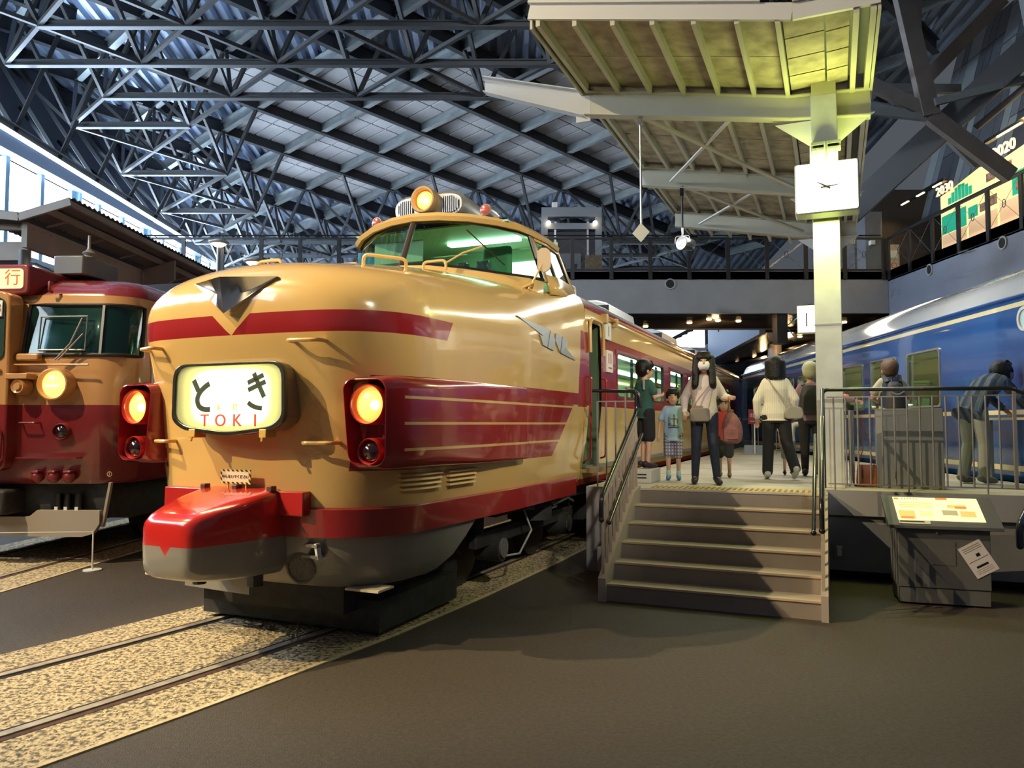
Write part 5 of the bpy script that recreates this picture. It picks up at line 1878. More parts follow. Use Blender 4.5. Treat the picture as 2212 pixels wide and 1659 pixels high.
def lt_plan(inset=0.0, yoff=0.0, n=10, ylen=16.0, r=0.42):
    hw = 1.45 - inset
    pts = [(hw, ylen)]
    for k in range(n + 1):
        a = R(90 * k / n)
        pts.append((hw - r + r * math.cos(a), yoff + inset * 0.6 + r - r * math.sin(a)))
    for k in range(1, 6):
        x = (hw - r) * (1 - k / 5)
        pts.append((x, yoff + inset * 0.6 - 0.05 * (1 - (x / (hw - r)) ** 2)))
    return pts + [(-x, y) for x, y in pts[::-1][1:]]


secs = []
for (z, ins, yo) in ((0.98, 0.05, 0.02), (1.05, 0.0, 0.0), (1.95, 0.0, 0.0), (1.951, 0.0, 0.0), (2.50, 0.0, 0.02), (3.20, 0.03, 0.12), (3.34, 0.06, 0.17), (3.346, 0.06, 0.17), (3.50, 0.16, 0.28), (3.62, 0.34, 0.45), (3.70, 0.60, 0.70), (3.75, 0.95, 1.0)):
    secs.append([(x, y, z) for x, y in lt_plan(ins, yo)])
mb = MB()
mb.loft(secs, closed=False, caps=False)
mb.add([secs[-1][k] for k in range(len(secs[-1]))], [tuple(range(len(secs[-1])))])
mb.build('car_shell', LTM, lt, smooth=True, ang=50)


def on_face(x, z, out=0.0):
    """front point of the shell at x (right half), height z"""
    yo = np.interp(z, [1.0, 2.5, 3.2, 3.34], [0, 0.02, 0.12, 0.17])
    ins = np.interp(z, [1.0, 2.5, 3.2, 3.34], [0, 0, 0.03, 0.06])
    pl = [p for p in lt_plan(ins, yo) if p[0] >= -0.01][1:]
    xs = [p[0] for p in pl][::-1]
    ysv = [p[1] for p in pl][::-1]
    return float(np.interp(x, xs, ysv)) - out


# wrap round windscreen: a strip along the plan curve
def lt_curve(z, x0, n=16, far=0.55, out=0.01):
    yo = np.interp(z, [1.0, 2.5, 3.2, 3.34], [0, 0.02, 0.12, 0.17])
    ins = np.interp(z, [1.0, 2.5, 3.2, 3.34], [0, 0, 0.03, 0.06]) - out
    r, hw = 0.42, 1.45 - ins
    pts = []
    for k in range(5):
        x = x0 + (hw - r - x0) * k / 4
        pts.append((x, yo + ins * 0.6 - 0.05 * (1 - (x / (hw - r)) ** 2)))
    for k in range(1, 9):
        a = R(90 - 80 * k / 8)
        pts.append((hw - r + r * math.cos(a), yo + ins * 0.6 + r - r * math.sin(a)))
    return pts


LTG = mat('railcar_windscreen', (0.035, 0.07, 0.075), 0.04, 0.0, 0.9, coat=1.0)
zA, zB = 2.57, 3.21
strip_ = [[(x, y, z) for x, y in lt_curve(z, 0.16)] for z in (zA, (zA + zB) / 2, zB)]
wo = MB().loft(strip_, closed=False, caps=False).build('windscreen', glass('railcar_glass', (0.42, 0.62, 0.60), 0.4), lt, smooth=True)
# seal round the glass; the dim cab behind is painted on the shell
fr_ = [(x, y, zA) for x, y in lt_curve(zA, 0.16, out=0.015)] + [(x, y, zB) for x, y in lt_curve(zB, 0.16, out=0.015)][::-1]
MB().tube(fr_, 0.024, 6, closed=True).build('windscreen_seal', SEAL, wo, smooth=True)
p0, p1 = lt_curve(zA, 0.16, out=0.02), lt_curve(zB, 0.16, out=0.02)
MB().bar((p0[5][0], p0[5][1], zA), (p1[5][0], p1[5][1], zB), 0.03, 0.03).build('windscreen_post', ALU, wo)
# inner lit panel frame and wiper
MB().tube([(0.35, -0.02, 2.63), (0.95, -0.02, 2.63), (0.95, 0.02, 3.05), (0.35, 0.02, 3.05)], 0.012, 6, closed=True).build('inner_frame', ALU, wo)
MB().tube([(0.62, -0.09, 2.50), (0.80, -0.08, 2.70), (0.93, -0.05, 3.02)], 0.010, 5).build('wiper', mat('wiper_grey', (0.35, 0.33, 0.3), 0.4), wo)
MB().tube([(0.66, -0.09, 2.50), (0.97, -0.09, 2.82)], 0.010, 5).build('wiper', MATS['wiper_grey'], wo)
# the cab's darkness is a teal patch in the shell colour behind the glass
MB().box(0.2, 1.3, 0.0, 0.004, 2.6, 3.18).add([], []).v
MB().tube(arc_path([(0.10, -0.13, 2.44), (0.50, -0.13, 2.44), (1.05, -0.09, 2.44)], 0.05), 0.012, 6).build('wiper_rail', mat('railcar_trim', LCR, 0.3), lt)
MB().box(0.12, 0.42, -0.12, -0.03, 2.49, 2.58).build('vent_box', MATS['railcar_trim'], lt, bevel=0.02)
# centre gangway door
gd = MB().prism(rounded([(-0.46, 1.14), (0.10, 1.14), (0.10, 3.34), (-0.46, 3.34)], 0.14), lambda a, b, t: (a, t, b), -0.20, 0.05).build('gangway_frame', LTM, lt, bevel=0.02)
MB().prism(rounded([(-0.40, 2.50), (0.05, 2.50), (0.05, 3.26), (-0.40, 3.26)], 0.10), lambda a, b, t: (a, t, b), -0.215, -0.205).build('door_window', LTG, gd)
np_ = MB().box(-0.08, 0.03, -0.235, -0.218, 3.02, 3.22).build('number_plate', WHITE, gd, bevel=0.01)
text_obj('lettering', '3', 0.17, mat('dark_ink', (0.05, 0.04, 0.05), 0.6), np_, (-0.02, -0.237, 3.12), (1, 0, 0), (0, 0, 1), 0.001)
MB().tube(arc_path([(-0.02, -0.21, 1.25), (0.07, -0.24, 1.3), (0.07, -0.24, 1.62), (-0.06, -0.21, 1.72)], 0.1), 0.02, 6).build('door_hose', mat('railcar_red_trim', LRED, 0.3), gd, smooth=True)
MB().bar((-0.3, -0.22, 2.37), (0.02, -0.22, 2.37), 0.02, 0.03).build('door_handle', MATS['railcar_trim'], gd)
# roof sign
rs = MB().prism(rounded([(-0.62, 3.34), (0.17, 3.34), (0.17, 3.72), (-0.62, 3.72)], 0.08), lambda a, b, t: (a, t, b), 0.02, 1.2).build('sign_box', mat('railcar_red_trim', LRED, 0.3), lt, bevel=0.02)
rs['label'] = 'glowing roof sign box'
SGN = mat('sign_lit_yellow', (0.8, 0.6, 0.25), 0.5, emit=(1.0, 0.68, 0.25), estr=1.15)
MB().prism(rounded([(-0.56, 3.41), (0.10, 3.41), (0.10, 3.66), (-0.56, 3.66)], 0.05), lambda a, b, t: (a, t, b), 0.0, 0.015).build('sign_panel', SGN, rs)
for chx, xx in (('急', -0.40), ('行', -0.03)):
    text_obj('lettering', chx, 0.22, mat('sign_red_ink', (0.6, 0.08, 0.02), 0.5, emit=(0.7, 0.12, 0.03), estr=0.4), rs, (xx, -0.004, 3.535), (1, 0, 0), (0, 0, 1), 0.002)
# headlamp, horn, tail lamp
hy = on_face(0.64, 2.2)
hl = MB().lathe([(0.21, 0.10), (0.205, -0.12), (0.195, -0.15), (0.18, -0.155), (0.172, -0.13), (0.165, -0.06)], (0.64, hy, 2.20), (0, 1, 0), 30).build('headlamp_rim', MATS['railcar_trim'], lt, smooth=True)
MB().lathe([(0.001, -0.135), (0.09, -0.125), (0.15, -0.105), (0.17, -0.085), (0.001, -0.05)], (0.64, hy, 2.20), (0, 1, 0), 28).build('headlamp_lens', mat('railcar_lens', (0.8, 0.62, 0.3), 0.12, 0.2, emit=(1.0, 0.58, 0.15), estr=1.3), hl, smooth=True)
MB().box(0.56, 0.72, hy - 0.15, hy - 0.14, 2.17, 2.19).build('lamp_filament', mat('lamp_filament', (1, 0.8, 0.4), 0.2, emit=(1.0, 0.75, 0.3), estr=5), hl)
hb_ = MB().box(0.08, 0.36, -0.22, -0.04, 2.26, 2.33).build('horn_hood', MATS['railcar_trim'], lt, bevel=0.01)
MB().lathe([(0.10, 0.08), (0.10, -0.04), (0.08, -0.07), (0.05, -0.05), (0.04, -0.08), (0.001, -0.08)], (0.23, -0.14, 2.17), (0, 1, 0), 22).build('horn', MATS['railcar_trim'], hb_, smooth=True)
ty = on_face(0.71, 1.62)
tl = MB().lathe([(0.105, 0.08), (0.105, -0.06), (0.095, -0.075), (0.085, -0.06), (0.08, 0.0)], (0.71, ty, 1.62), (0, 1, 0), 24).build('tail_lamp_rim', MATS['railcar_red_trim'], lt, smooth=True)
MB().lathe([(0.001, -0.09), (0.05, -0.08), (0.085, -0.045), (0.001, -0.03)], (0.71, ty, 1.62), (0, 1, 0), 22).build('tail_lamp_lens', mat('dark_red_lens', (0.02, 0.006, 0.008), 0.06), tl, smooth=True)
MB().tube(arc_path([(0.20, -0.03, 1.73), (0.20, -0.13, 1.73), (0.42, -0.13, 1.73), (0.42, -0.03, 1.73)], 0.03), 0.012, 6).build('lamp_iron', MATS['railcar_red_trim'], lt, smooth=True)
MB().box(0.18, 0.95, -0.13, 0.0, 1.295, 1.31).build('step_ledge', MATS['railcar_red_trim'], lt)
for xx in (0.42, 0.63, 0.83):
    c = MB().ball((xx, -0.06, 1.07), (0.075, 0.06, 0.075), 14, 9).build('jumper_socket', MATS['railcar_red_trim'], lt, smooth=True)
    MB().box(xx - 0.05, xx + 0.05, -0.12, 0.02, 1.115, 1.15).build('socket_lid', MATS['railcar_red_trim'], c, bevel=0.01)
MB().tube(arc_path([(0.42, 0.10, 3.48), (0.42, 0.05, 3.50), (0.42, 0.05, 3.38), (0.42, 0.10, 3.37)], 0.04), 0.02, 6).build('roof_iron', MATS['railcar_red_trim'], lt, smooth=True)
cn = MB().ring(circ(0.032, 16, 1.27, 1.10), circ(0.026, 16, 1.27, 1.10), lambda a, b, t: (a, on_face(1.27, 1.1) + t - 0.03, b), 0.0, 0.006).build('number_ring', mat('cream_mark', (0.55, 0.42, 0.25), 0.5), lt)
text_obj('lettering', '2', 0.05, MATS['cream_mark'], cn, (1.27, on_face(1.27, 1.1) - 0.031, 1.10), (1, -0.35, 0), (0, 0, 1), 0.001)
# headstock gear and skirt
MB().box(-1.2, 1.2, 0.12, 0.6, 0.55, 0.98).build('headstock', DARK, lt)
MB().box(-0.25, 0.15, -0.25, 0.3, 0.62, 0.92).build('coupler_head', DARK, lt, bevel=0.04)
for xx in (0.62, 0.74, 0.88):
    h_ = MB().cyl((xx, 0.06, 0.62), (xx, 0.06, 0.86), 0.045, 12).build('brake_hose', BLACK, lt, smooth=True)
    MB().box(xx - 0.02, xx + 0.02, 0.01, 0.02, 0.62, 0.70).build('hose_tag', WHITE, h_)
MB().prism([(-1.3, 0.34), (0.98, 0.34), (1.12, 0.38), (1.20, 0.50), (1.20, 0.66), (0.40, 0.66), (0.30, 0.58), (-1.3, 0.58)], lambda a, b, t: (a, t, b), -0.02, 0.05).build('skirt_plate', mat('railcar_skirt', (0.36, 0.32, 0.27), 0.45), lt)
MB().bar((1.21, 0.04, 0.46), (1.30, 0.04, 1.0), 0.03, 0.05, up=(0, 1, 0)).build('skirt_bracket', MATS['railcar_skirt'], lt)
MB().box(-1.2, 1.2, 0.6, 15.5, 0.5, 0.98).build('underframe', DARK, lt)
for dy in (2.2, 4.2):
    for s in (-1, 1):
        MB().lathe([(0.43, -0.06), (0.43, 0.06), (0.1, 0.07), (0.001, 0.08)], (s * 0.56, dy, 0.44), (s, 0, 0), 24).build('wheel', DARK, lt, smooth=True)
# side windows along the right flank
for k in range(3):
    y0 = 0.60 + k * 1.5
    f = MB().ring(rrect(0.92, 0.72, 0.08, 4, y0 + 0.46, 2.46), rrect(0.86, 0.66, 0.07, 4, y0 + 0.46, 2.46), lambda p, q, t: (1.45 + t, p, q), -0.01, 0.015).build('side_window_frame', ALU, lt)
    MB().prism(rrect(0.87, 0.67, 0.07, 4, y0 + 0.46, 2.46), lambda p, q, t: (1.452 + t, p, q), -0.002, 0.004).build('side_window_pane', mat('railcar_side_pane', (0.05, 0.08, 0.07), 0.05, 0, 0.9, emit=(0.55, 0.8, 0.5), estr=0.12), f)
# roof gear
rg = MB().loft([[(x, y, z) for x, y in ((0.0, 0.7), (0.42, 0.7), (0.42, 1.5), (0.0, 1.5))] for z in (3.72, 3.98)]).build('roof_cowl', STEEL, lt, bevel=0.02)
ins = MB().lathe([(0.05, 0.0), (0.09, 0.03), (0.05, 0.06), (0.09, 0.09), (0.05, 0.12), (0.03, 0.14), (0.018, 0.16), (0.018, 0.34), (0.001, 0.34)], (0.30, 1.0, 3.98), (0, 0, 1), 16).build('roof_insulator', mat('insulator', (0.32, 0.30, 0.28), 0.3), rg, smooth=True)
MB().prism(rounded([(0.35, 3.74), (2.1, 3.74), (2.1, 3.98), (0.35, 3.92)], 0.06), lambda a, b, t: (a * 0.9 - 0.4, t, b), 2.6, 5.5).build('roof_unit', mat('roof_unit_dark', (0.07, 0.07, 0.075), 0.5), lt, bevel=0.02)
# low barrier stand on the floor
bs = empty('barrier_stand', (-4.92, 9.0, 0))
MB().cyl((0, 0, 0), (0, 0, 0.014), 0.10, 20).build('base_plate', WHITE, bs, smooth=True)
MB().cyl((0, 0, 0.01), (0, 0, 0.46), 0.010, 8).build('barrier_post', WHITE, bs, smooth=True)
MB().tube([(0, 0, 0.45), (-1.6, 0.1, 0.42)], 0.004, 5).build('barrier_cord', WHITE, bs)
tag(bs, 'thin white barrier stand with cord on the floor before the railcar', 'barrier')

# ------------------------------------------------------------------ platform, steps and fences (frame turned 23 degrees)
ZP = 0.98
plat = empty('platform', fuv(23, 8.68, -2.1), 23)   # local x = across, y = along, origin at the step top left corner
PU, PV = 8.68, -2.1


def pl(u, v, z=0.0):
    return (v - PV, u - PU, z)


CONC = mat('platform_paving', (0.50, 0.46, 0.36), 0.55, var=0.12, vscale=2.5)
PGREY = mat('platform_wall_grey', (0.22, 0.22, 0.235), 0.6, var=0.08, vscale=3)
PGREYU = mat('platform_edge_grey', (0.29, 0.29, 0.30), 0.55)


def blue_edge(u):
    """v (23 deg frame) of the blue car side line at along-distance u"""
    best = None
    for k in range(0, 400):
        p = fuv(BL_DEG, 2 + k * 0.07, 5.50)
        t = R(23)
        uu = math.sin(t) * p.x + math.cos(t) * p.y
        vv = math.cos(t) * p.x - math.sin(t) * p.y
        if best is None or abs(uu - u) < best[0]:
            best = (abs(uu - u), vv)
    return best[1]


EU = 9.22
outline = [(8.68, -2.64), (8.68, -0.10), (EU, -0.10), (EU, blue_edge(EU)), (14, blue_edge(14)), (19, blue_edge(19)), (24.5, blue_edge(24.5)), (24.5, -2.72), (8.68, -2.72)]
outline = [(8.68, -2.72)] + outline[1:-1]
struct(plat, 'raised station platform between the cream train and the blue car')
MB().prism([(v - PV, u - PU) for u, v in outline], lambda a, b, t: (a, b, t), ZP - 0.26, ZP).build('platform_slab', CONC, plat)
ins = []
MB().prism([(-0.55, 0.06), (2.0 - 0.06, 0.06), (2.0, EU - PU + 0.03), (blue_edge(EU) - PV - 0.05, EU - PU + 0.03), (blue_edge(24) - PV - 0.1, 15.2), (-0.55, 15.2)], lambda a, b, t: (a, b, t), 0.10, ZP - 0.27).build('platform_wall', PGREY, plat)
MB().prism([(-0.50, 0.16), (1.9, 0.16), (2.0, EU - PU + 0.32), (blue_edge(EU) - PV - 0.15, EU - PU + 0.32), (blue_edge(24) - PV - 0.2, 15.0), (-0.50, 15.0)], lambda a, b, t: (a, b, t), 0.0, 0.12).build('recessed_plinth', DARK, plat)
MB().box(2.0, blue_edge(EU) - PV, EU - PU - 0.03, EU - PU, ZP - 0.27, ZP + 0.004).build('edge_fascia', PGREYU, plat)
MB().box(-0.62, -0.02, -0.03, 0.0, 0.0, ZP).build('end_panel', PGREYU, plat)
# paving joints are real gaps between slabs: thin dark insets
for k in range(8):
    uu = 9.6 + k * 1.6
    MB().box(-0.6, blue_edge(uu) - PV - 0.02, uu - PU, uu - PU + 0.012, ZP, ZP + 0.0015).build('paving_joint', mat('joint_dark', (0.22, 0.20, 0.16), 0.8), plat)
# tactile strip at the head of the steps
YEL = mat('tactile_yellow', (0.62, 0.42, 0.09), 0.6)
YELD = mat('tactile_bar_brown', (0.33, 0.22, 0.06), 0.6)
MB().box(0.12, 1.92, 0.05, 0.34, ZP, ZP + 0.004).build('tactile_mat', YEL, plat)
for k in range(30):
    x0 = 0.14 + k * 0.06
    MB().box(x0, x0 + 0.022, 0.06, 0.33, ZP + 0.004, ZP + 0.010).build('tactile_bar', YELD, plat)

# steps
steps = empty('staircase', fuv(23, 7.25, -2.1), 23)
tag(steps, 'short flight of six grey steps up to the platform with lit edges', 'staircase')
RISE, TREAD, SWID = 0.1633, 0.286, 2.0
STEPM = mat('step_taupe', (0.265, 0.225, 0.195), 0.6, var=0.08, vscale=4)
NOSE_M = mat('step_nosing', (0.62, 0.47, 0.33), 0.4, 0.2)
TREADM = mat('step_tread', (0.42, 0.37, 0.31), 0.6)
for k in range(6):
    y0 = k * TREAD
    z1 = RISE * (k + 1)
    if k < 5:
        st_ = MB().box(0.03, SWID - 0.04, y0, y0 + TREAD + 0.03, z1 - RISE + (0.0 if k else 0.0), z1 - 0.012).build('step', STEPM, steps)
        MB().box(0.03, SWID - 0.04, y0 + 0.035, y0 + TREAD, z1 - 0.012, z1).build('tread', TREADM, st_)
        MB().box(0.03, SWID - 0.04, y0 - 0.012, y0 + 0.035, z1 - 0.016, z1 + 0.003).build('nosing', NOSE_M, st_)
    else:
        st_ = MB().box(0.03, SWID - 0.04, y0 - 0.02, y0 - 0.005, z1 - RISE, z1 - 0.02).build('step', STEPM, steps)
        MB().box(0.03, SWID - 0.04, y0 - 0.03, y0 + 0.02, z1 - 0.02, z1 + 0.003).build('nosing', mat('step_nosing_pale', (0.55, 0.52, 0.46), 0.4), st_)
STR_W = mat('stringer_beige', (0.40, 0.34, 0.29), 0.5)
tri = [(-0.05, 0.0), (0.0, 0.0), (0.0, 0.24), (0.0, 0.20), (5 * TREAD, 6 * RISE + 0.06), (5 * TREAD, 0.0)]
for (xa, xb) in ((-0.045, 0.03), (SWID - 0.04, SWID + 0.02)):
    MB().prism([(-0.06, 0.0), (5 * TREAD - 0.02, 0.0), (5 * TREAD - 0.02, 6 * RISE + 0.03), (5 * TREAD - 0.3, 6 * RISE - 0.02), (-0.06, RISE + 0.06)], lambda a, b, t: (t, a, b), xa, xb).build('stringer', STR_W, steps)


def rail_path(x, y0, z0, y1, z1):
    return [(x, y0, z0), (x, y1, z1)]


GR = mat('baluster_grey', (0.30, 0.28, 0.265), 0.4, 0.3)
GRB = mat('baluster_beige', (0.42, 0.36, 0.30), 0.45, 0.1)


def stair_rail(name, x, side, label):
    rt_ = empty(name, fuv(23, 7.25, -2.1), 23)
    yb, yt = 0.0, 5 * TREAD
    s_ = (6 * RISE) / (5 * TREAD + 0.12)
    zb, zt = 1.02, 1.80
    # main black handrail, knobbed end drooping at the foot
    MB().tube(arc_path([(x, -0.05, 0.78), (x, -0.05, 1.00), (x, yt - 0.02, 1.86), (x, yt - 0.02, 2.10), (x - 0.10 * side, yt - 0.02, 2.10)] if side > 0 else
                       [(x, -0.05, 0.80), (x, -0.05, 1.02), (x, yt + 0.55, 2.10)], 0.07, 5), 0.022, 10).build('handrail', BLACK, rt_, smooth=True)
    MB().ball((x, -0.05, 0.785), 0.028, 10, 8).build('handrail_end', BLACK, rt_, smooth=True)
    xi = x + 0.07 * (1 if side > 0 else -1)
    MB().tube([(xi, -0.02, 0.76), (xi, yt - 0.05, 1.60)], 0.019, 10).build('lower_handrail', BLACK, rt_, smooth=True)
    MB().ball((xi, -0.02, 0.76), 0.026, 10, 8).build('handrail_end', BLACK, rt_, smooth=True)
    MB().bar((x, -0.02, 0.97), (x, yt - 0.04, 1.78), 0.035, 0.05).build('top_bar', GRB, rt_)
    n = 11
    for k in range(n):
        y = 0.0 + (yt - 0.06) * k / (n - 1)
        zb_ = RISE + 0.02 + y * (5 * RISE) / (5 * TREAD)
        zt_ = 0.97 + (y + 0.02) * (0.81 / (yt - 0.02))
        MB().box(x - 0.014, x + 0.014, y - 0.007, y + 0.007, max(0.0, zb_ - (0.18 if k == 0 else 0.0)), zt_).build('baluster', GRB, rt_)
    tag(rt_, label, 'handrail')
    return rt_


stair_rail('stair_handrail', -0.01, 1, 'black tubular handrail with balusters on the train side of the steps')
stair_rail('stair_handrail', SWID - 0.02, -1, 'black tubular handrail on the pillar side of the steps')

# short fence between the steps and the train
lf_ = empty('platform_fence', fuv(23, 8.66, -2.66), 23)
MB().tube(arc_path([(0.02, 0, 2.11), (0.58, 0, 2.09), (0.60, 0.0, 1.90)], 0.08, 5), 0.021, 10).build('handrail', BLACK, lf_, smooth=True)
MB().bar((0.08, 0, 1.98), (0.54, 0, 1.98), 0.014, 0.014).build('upper_bar', GR, lf_)
MB().bar((0.08, 0, 1.05), (0.54, 0, 1.05), 0.014, 0.014).build('lower_bar', GR, lf_)
for k, xx in enumerate((0.08, 0.19, 0.30, 0.42, 0.54)):
    MB().bar((xx, 0, 0.98), (xx, 0, 1.98 if k not in (3,) else 2.09), 0.016, 0.016).build('baluster', GR, lf_)
tag(lf_, 'short grey barred fence with black rail between the steps and the train door', 'fence')

# long fence right of the pillar
rf_ = empty('platform_fence', fuv(23, EU + 0.02, -0.12), 23)
MB().tube(arc_path([(0.0, 0, 1.0), (0.0, 0, 2.10), (1.80, 0, 2.085), (1.98, 0, 2.0), (2.05, 0, 1.86)], 0.06, 5), 0.022, 10).build('handrail', BLACK, rf_, smooth=True)
MB().bar((0.04, 0, 2.015), (1.86, 0, 2.015), 0.012, 0.014).build('upper_bar', GR, rf_)
MB().bar((0.04, 0, 1.05), (2.4, 0, 1.05), 0.012, 0.014).build('lower_bar', GR, rf_)
for k in range(18):
    xx = 0.11 + k * 0.122
    MB().cyl((xx, 0, 1.05 if k % 6 else 0.98), (xx, 0, 2.015 if xx < 1.87 else 1.9), 0.009, 8).build('baluster', GR, rf_, smooth=True)
MB().bar((1.83, 0, 1.05), (1.83, 0, 2.09), 0.03, 0.03).build('fence_post', GR, rf_)
tag(rf_, 'long grey barred fence with black top rail on the platform edge', 'fence')

# train step box by the door
sb_ = empty('door_step_box', fuv(23, 9.35, -2.36), 23)
MB().box(0, 0.26, 0, 0.55, ZP, ZP + 0.17).build('box_body', mat('step_box_white', (0.55, 0.53, 0.47), 0.5), sb_, bevel=0.008)
for zz in (0.06, 0.10):
    MB().box(0.06, 0.20, -0.004, 0.0, ZP + zz, ZP + zz + 0.016).build('slot', DARK, sb_)
tag(sb_, 'pale wooden step box with two slots at the train door', 'step')
bx_ = empty('junction_box', fuv(23, 7.9, -2.37), 23)
MB().box(0, 0.20, 0, 0.30, 0.14, 0.40).build('box_body', PGREYU, bx_, bevel=0.01)
MB().box(0.04, 0.16, 0.05, 0.25, 0.0, 0.14).build('box_foot', DARK, bx_)
tag(bx_, 'small grey junction box on the floor left of the steps', 'box')

# ------------------------------------------------------------------ pillar and canopy
CU = 9.66
colm = empty('canopy', fuv(23, CU, -0.045), 23)      # local x = v + 0.045, y = u - CU
CANP = mat('canopy_paint', (0.52, 0.50, 0.40), 0.5, var=0.05, vscale=2)
CANW = mat('canopy_white_paint', (0.60, 0.60, 0.58), 0.4)
BOARD = mat('cement_board', (0.40, 0.35, 0.25), 0.85, var=0.28, vscale=5)
tag(colm, 'cream platform canopy on a square pillar with ribbed cement board underside', 'canopy')


def zc(v):
    """underside height of the canopy roof boards"""
    return float(np.interp(v, [-3.05, -0.30, 0.46], [6.30, 5.76, 5.76]))


def cl(u, v, z):
    return Vector((v + 0.045, u - CU, z))


for k, u in enumerate((CU, 12.95, 15.95)):
    cm_ = MB().box(-0.145, 0.145, u - CU - 0.14, u - CU + 0.14, ZP, 5.62).build('pillar', mat('pillar_paint', (0.50, 0.51, 0.48), 0.35, var=0.10, vscale=5), colm, bevel=0.008)
    if k == 0:
        MB().box(-0.15, 0.15, -0.145, 0.145, 2.86, 2.88).build('pillar_joint', PGREYU, cm_)
        MB().ibeam(cl(u, -0.045, 5.60), cl(u, -0.045, 6.10), 0.28, 0.27, 0.012, 0.012, up=(0, 1, 0)).build('pillar_top', CANP, cm_)
    # tapered arm
    zb1, zb0 = 5.86, 5.28
    arm = MB()
    arm.prism([(-3.02, zc(-3.02) - 0.10), (-0.40, zc(-0.4) - 0.10), (0.46, 5.63), (0.46, 5.31), (-0.40, 5.40), (-3.02, 5.88)], lambda a, b, t: tuple(cl(u, a, b) + Vector((0, t, 0))), -0.008, 0.008)
    ao = arm.build('arm_web', CANP, colm)
    for (pa, pb) in (((-3.02, 5.88), (-0.40, 5.40)), ((-0.40, 5.40), (0.46, 5.31))):
        MB().bar(cl(u, *pa), cl(u, *pb), 0.16, 0.014).build('arm_flange', CANP, ao)
    for (pa, pb) in (((-3.02, zc(-3.02) - 0.10), (-0.40, zc(-0.4) - 0.10)), ((-0.40, zc(-0.4) - 0.10), (0.46, 5.63))):
        MB().bar(cl(u, *pa), cl(u, *pb), 0.16, 0.014).build('arm_flange', CANP, ao)
    for vv in (-2.9, -0.62, 0.34):
        MB().bar(cl(u, vv, np.interp(vv, [-3.02, -0.4, 0.46], [5.9, 5.42, 5.33])), cl(u, vv, zc(vv) - 0.12), 0.15, 0.012, up=(0, 1, 0)).build('stiffener', CANP, ao)
    for s in (-1, 1):
        MB().prism([(s * 0.145, 5.36), (s * 0.145, 5.04), (s * 0.55, 5.36)], lambda a, b, t: (a, u - CU + t, b), -0.01, 0.01).build('gusset', CANW, colm)
# first arm reaches on to the left beyond the roof
ext = MB()
ext.prism([(-3.05, 6.20), (-4.52, 6.66), (-4.52, 6.46), (-3.05, 5.88)], lambda a, b, t: tuple(cl(CU, a, b) + Vector((0, t, 0))), -0.008, 0.008)
eo = ext.build('bracket_web', CANW, colm)
MB().bar(cl(CU, -3.05, 6.21), cl(CU, -4.52, 6.67), 0.17, 0.014).build('bracket_flange', CANW, eo)
MB().bar(cl(CU, -3.05, 5.875), cl(CU, -4.52, 6.455), 0.17, 0.014).build('bracket_flange', CANW, eo)
MB().bar(cl(CU, -3.05, 5.80), cl(CU, -3.05, 6.28), 0.2, 0.02, up=(0, 1, 0)).build('end_plate', CANW, eo)
# roof boards between purlins
UA, UB = 7.76, 17.95
pv = [-2.98, -2.55, -2.12, -1.69, -1.26, -0.83, -0.44]
seams = [UA + 0.04, 8.75, 9.66, 10.6, 11.5, 12.4, 13.3, 14.2, 15.1, 16.0, 17.0, UB]
for (va, vb) in list(zip(pv[:-1], pv[1:])):
    for (ua, ub) in zip(seams[:-1], seams[1:]):
        q = [cl(ua + 0.006, va, zc(va)), cl(ub - 0.006, va, zc(va)), cl(ub - 0.006, vb, zc(vb)), cl(ua + 0.006, vb, zc(vb))]
        MB().add(q + [p + Vector((0, 0, 0.02)) for p in q], [(0, 1, 2, 3), (7, 6, 5, 4), (0, 1, 5, 4), (1, 2, 6, 5), (2, 3, 7, 6), (3, 0, 4, 7)]).build('cement_board', BOARD, colm)
for (ua, ub) in zip(seams[:-1], seams[1:]):
    for h in (0, 1):
        u0, u1 = ua + (ub - ua) * h / 2, ua + (ub - ua) * (h + 1) / 2
        for (va, vb) in ((-0.40, -0.02), (-0.0, 0.22)):
            q = [cl(u0 + 0.012, va, 5.75), cl(u1 - 0.012, va, 5.75), cl(u1 - 0.012, vb, 5.77), cl(u0 + 0.012, vb, 5.77)]
            MB().add(q + [p + Vector((0, 0, 0.02)) for p in q], [(0, 1, 2, 3), (7, 6, 5, 4), (0, 1, 5, 4), (1, 2, 6, 5), (2, 3, 7, 6), (3, 0, 4, 7)]).build('gutter_board', BOARD, colm)
for vv in pv:
    MB().bar(cl(UA, vv, zc(vv) - 0.055), cl(UB, vv, zc(vv) - 0.055), 0.05, 0.11).build('purlin', CANP, colm)
for vv in (0.27, 0.42):
    MB().bar(cl(UA, vv, 5.68), cl(UB, vv, 5.68), 0.055, 0.11).build('purlin', CANP, colm)
MB().bar(cl(UA, -3.06, 6.26), cl(UB, -3.06, 6.26), 0.03, 0.20).build('edge_board', CANP, colm)
MB().bar(cl(UA, 0.47, 5.70), cl(UB, 0.47, 5.70), 0.03, 0.16).build('edge_board', CANP, colm)
for (pa, pb) in (((-3.08, 6.36), (-0.30, 5.76)), ((-0.30, 5.76), (0.48, 5.76))):
    MB().bar(cl(UA, pa[0], pa[1]), cl(UA, pb[0], pb[1]), 0.04, 0.17).build('front_fascia', CANW, colm)
    MB().bar(cl(UA - 0.03, pa[0], pa[1] + 0.10), cl(UA - 0.03, pb[0] - (0.3 if pb[0] < 0 else 0), pb[1] + 0.10 + (0.066 if pb[0] < 0 else 0)), 0.05, 0.03).build('fascia_cap', CANW, colm)
rm_ = MB()
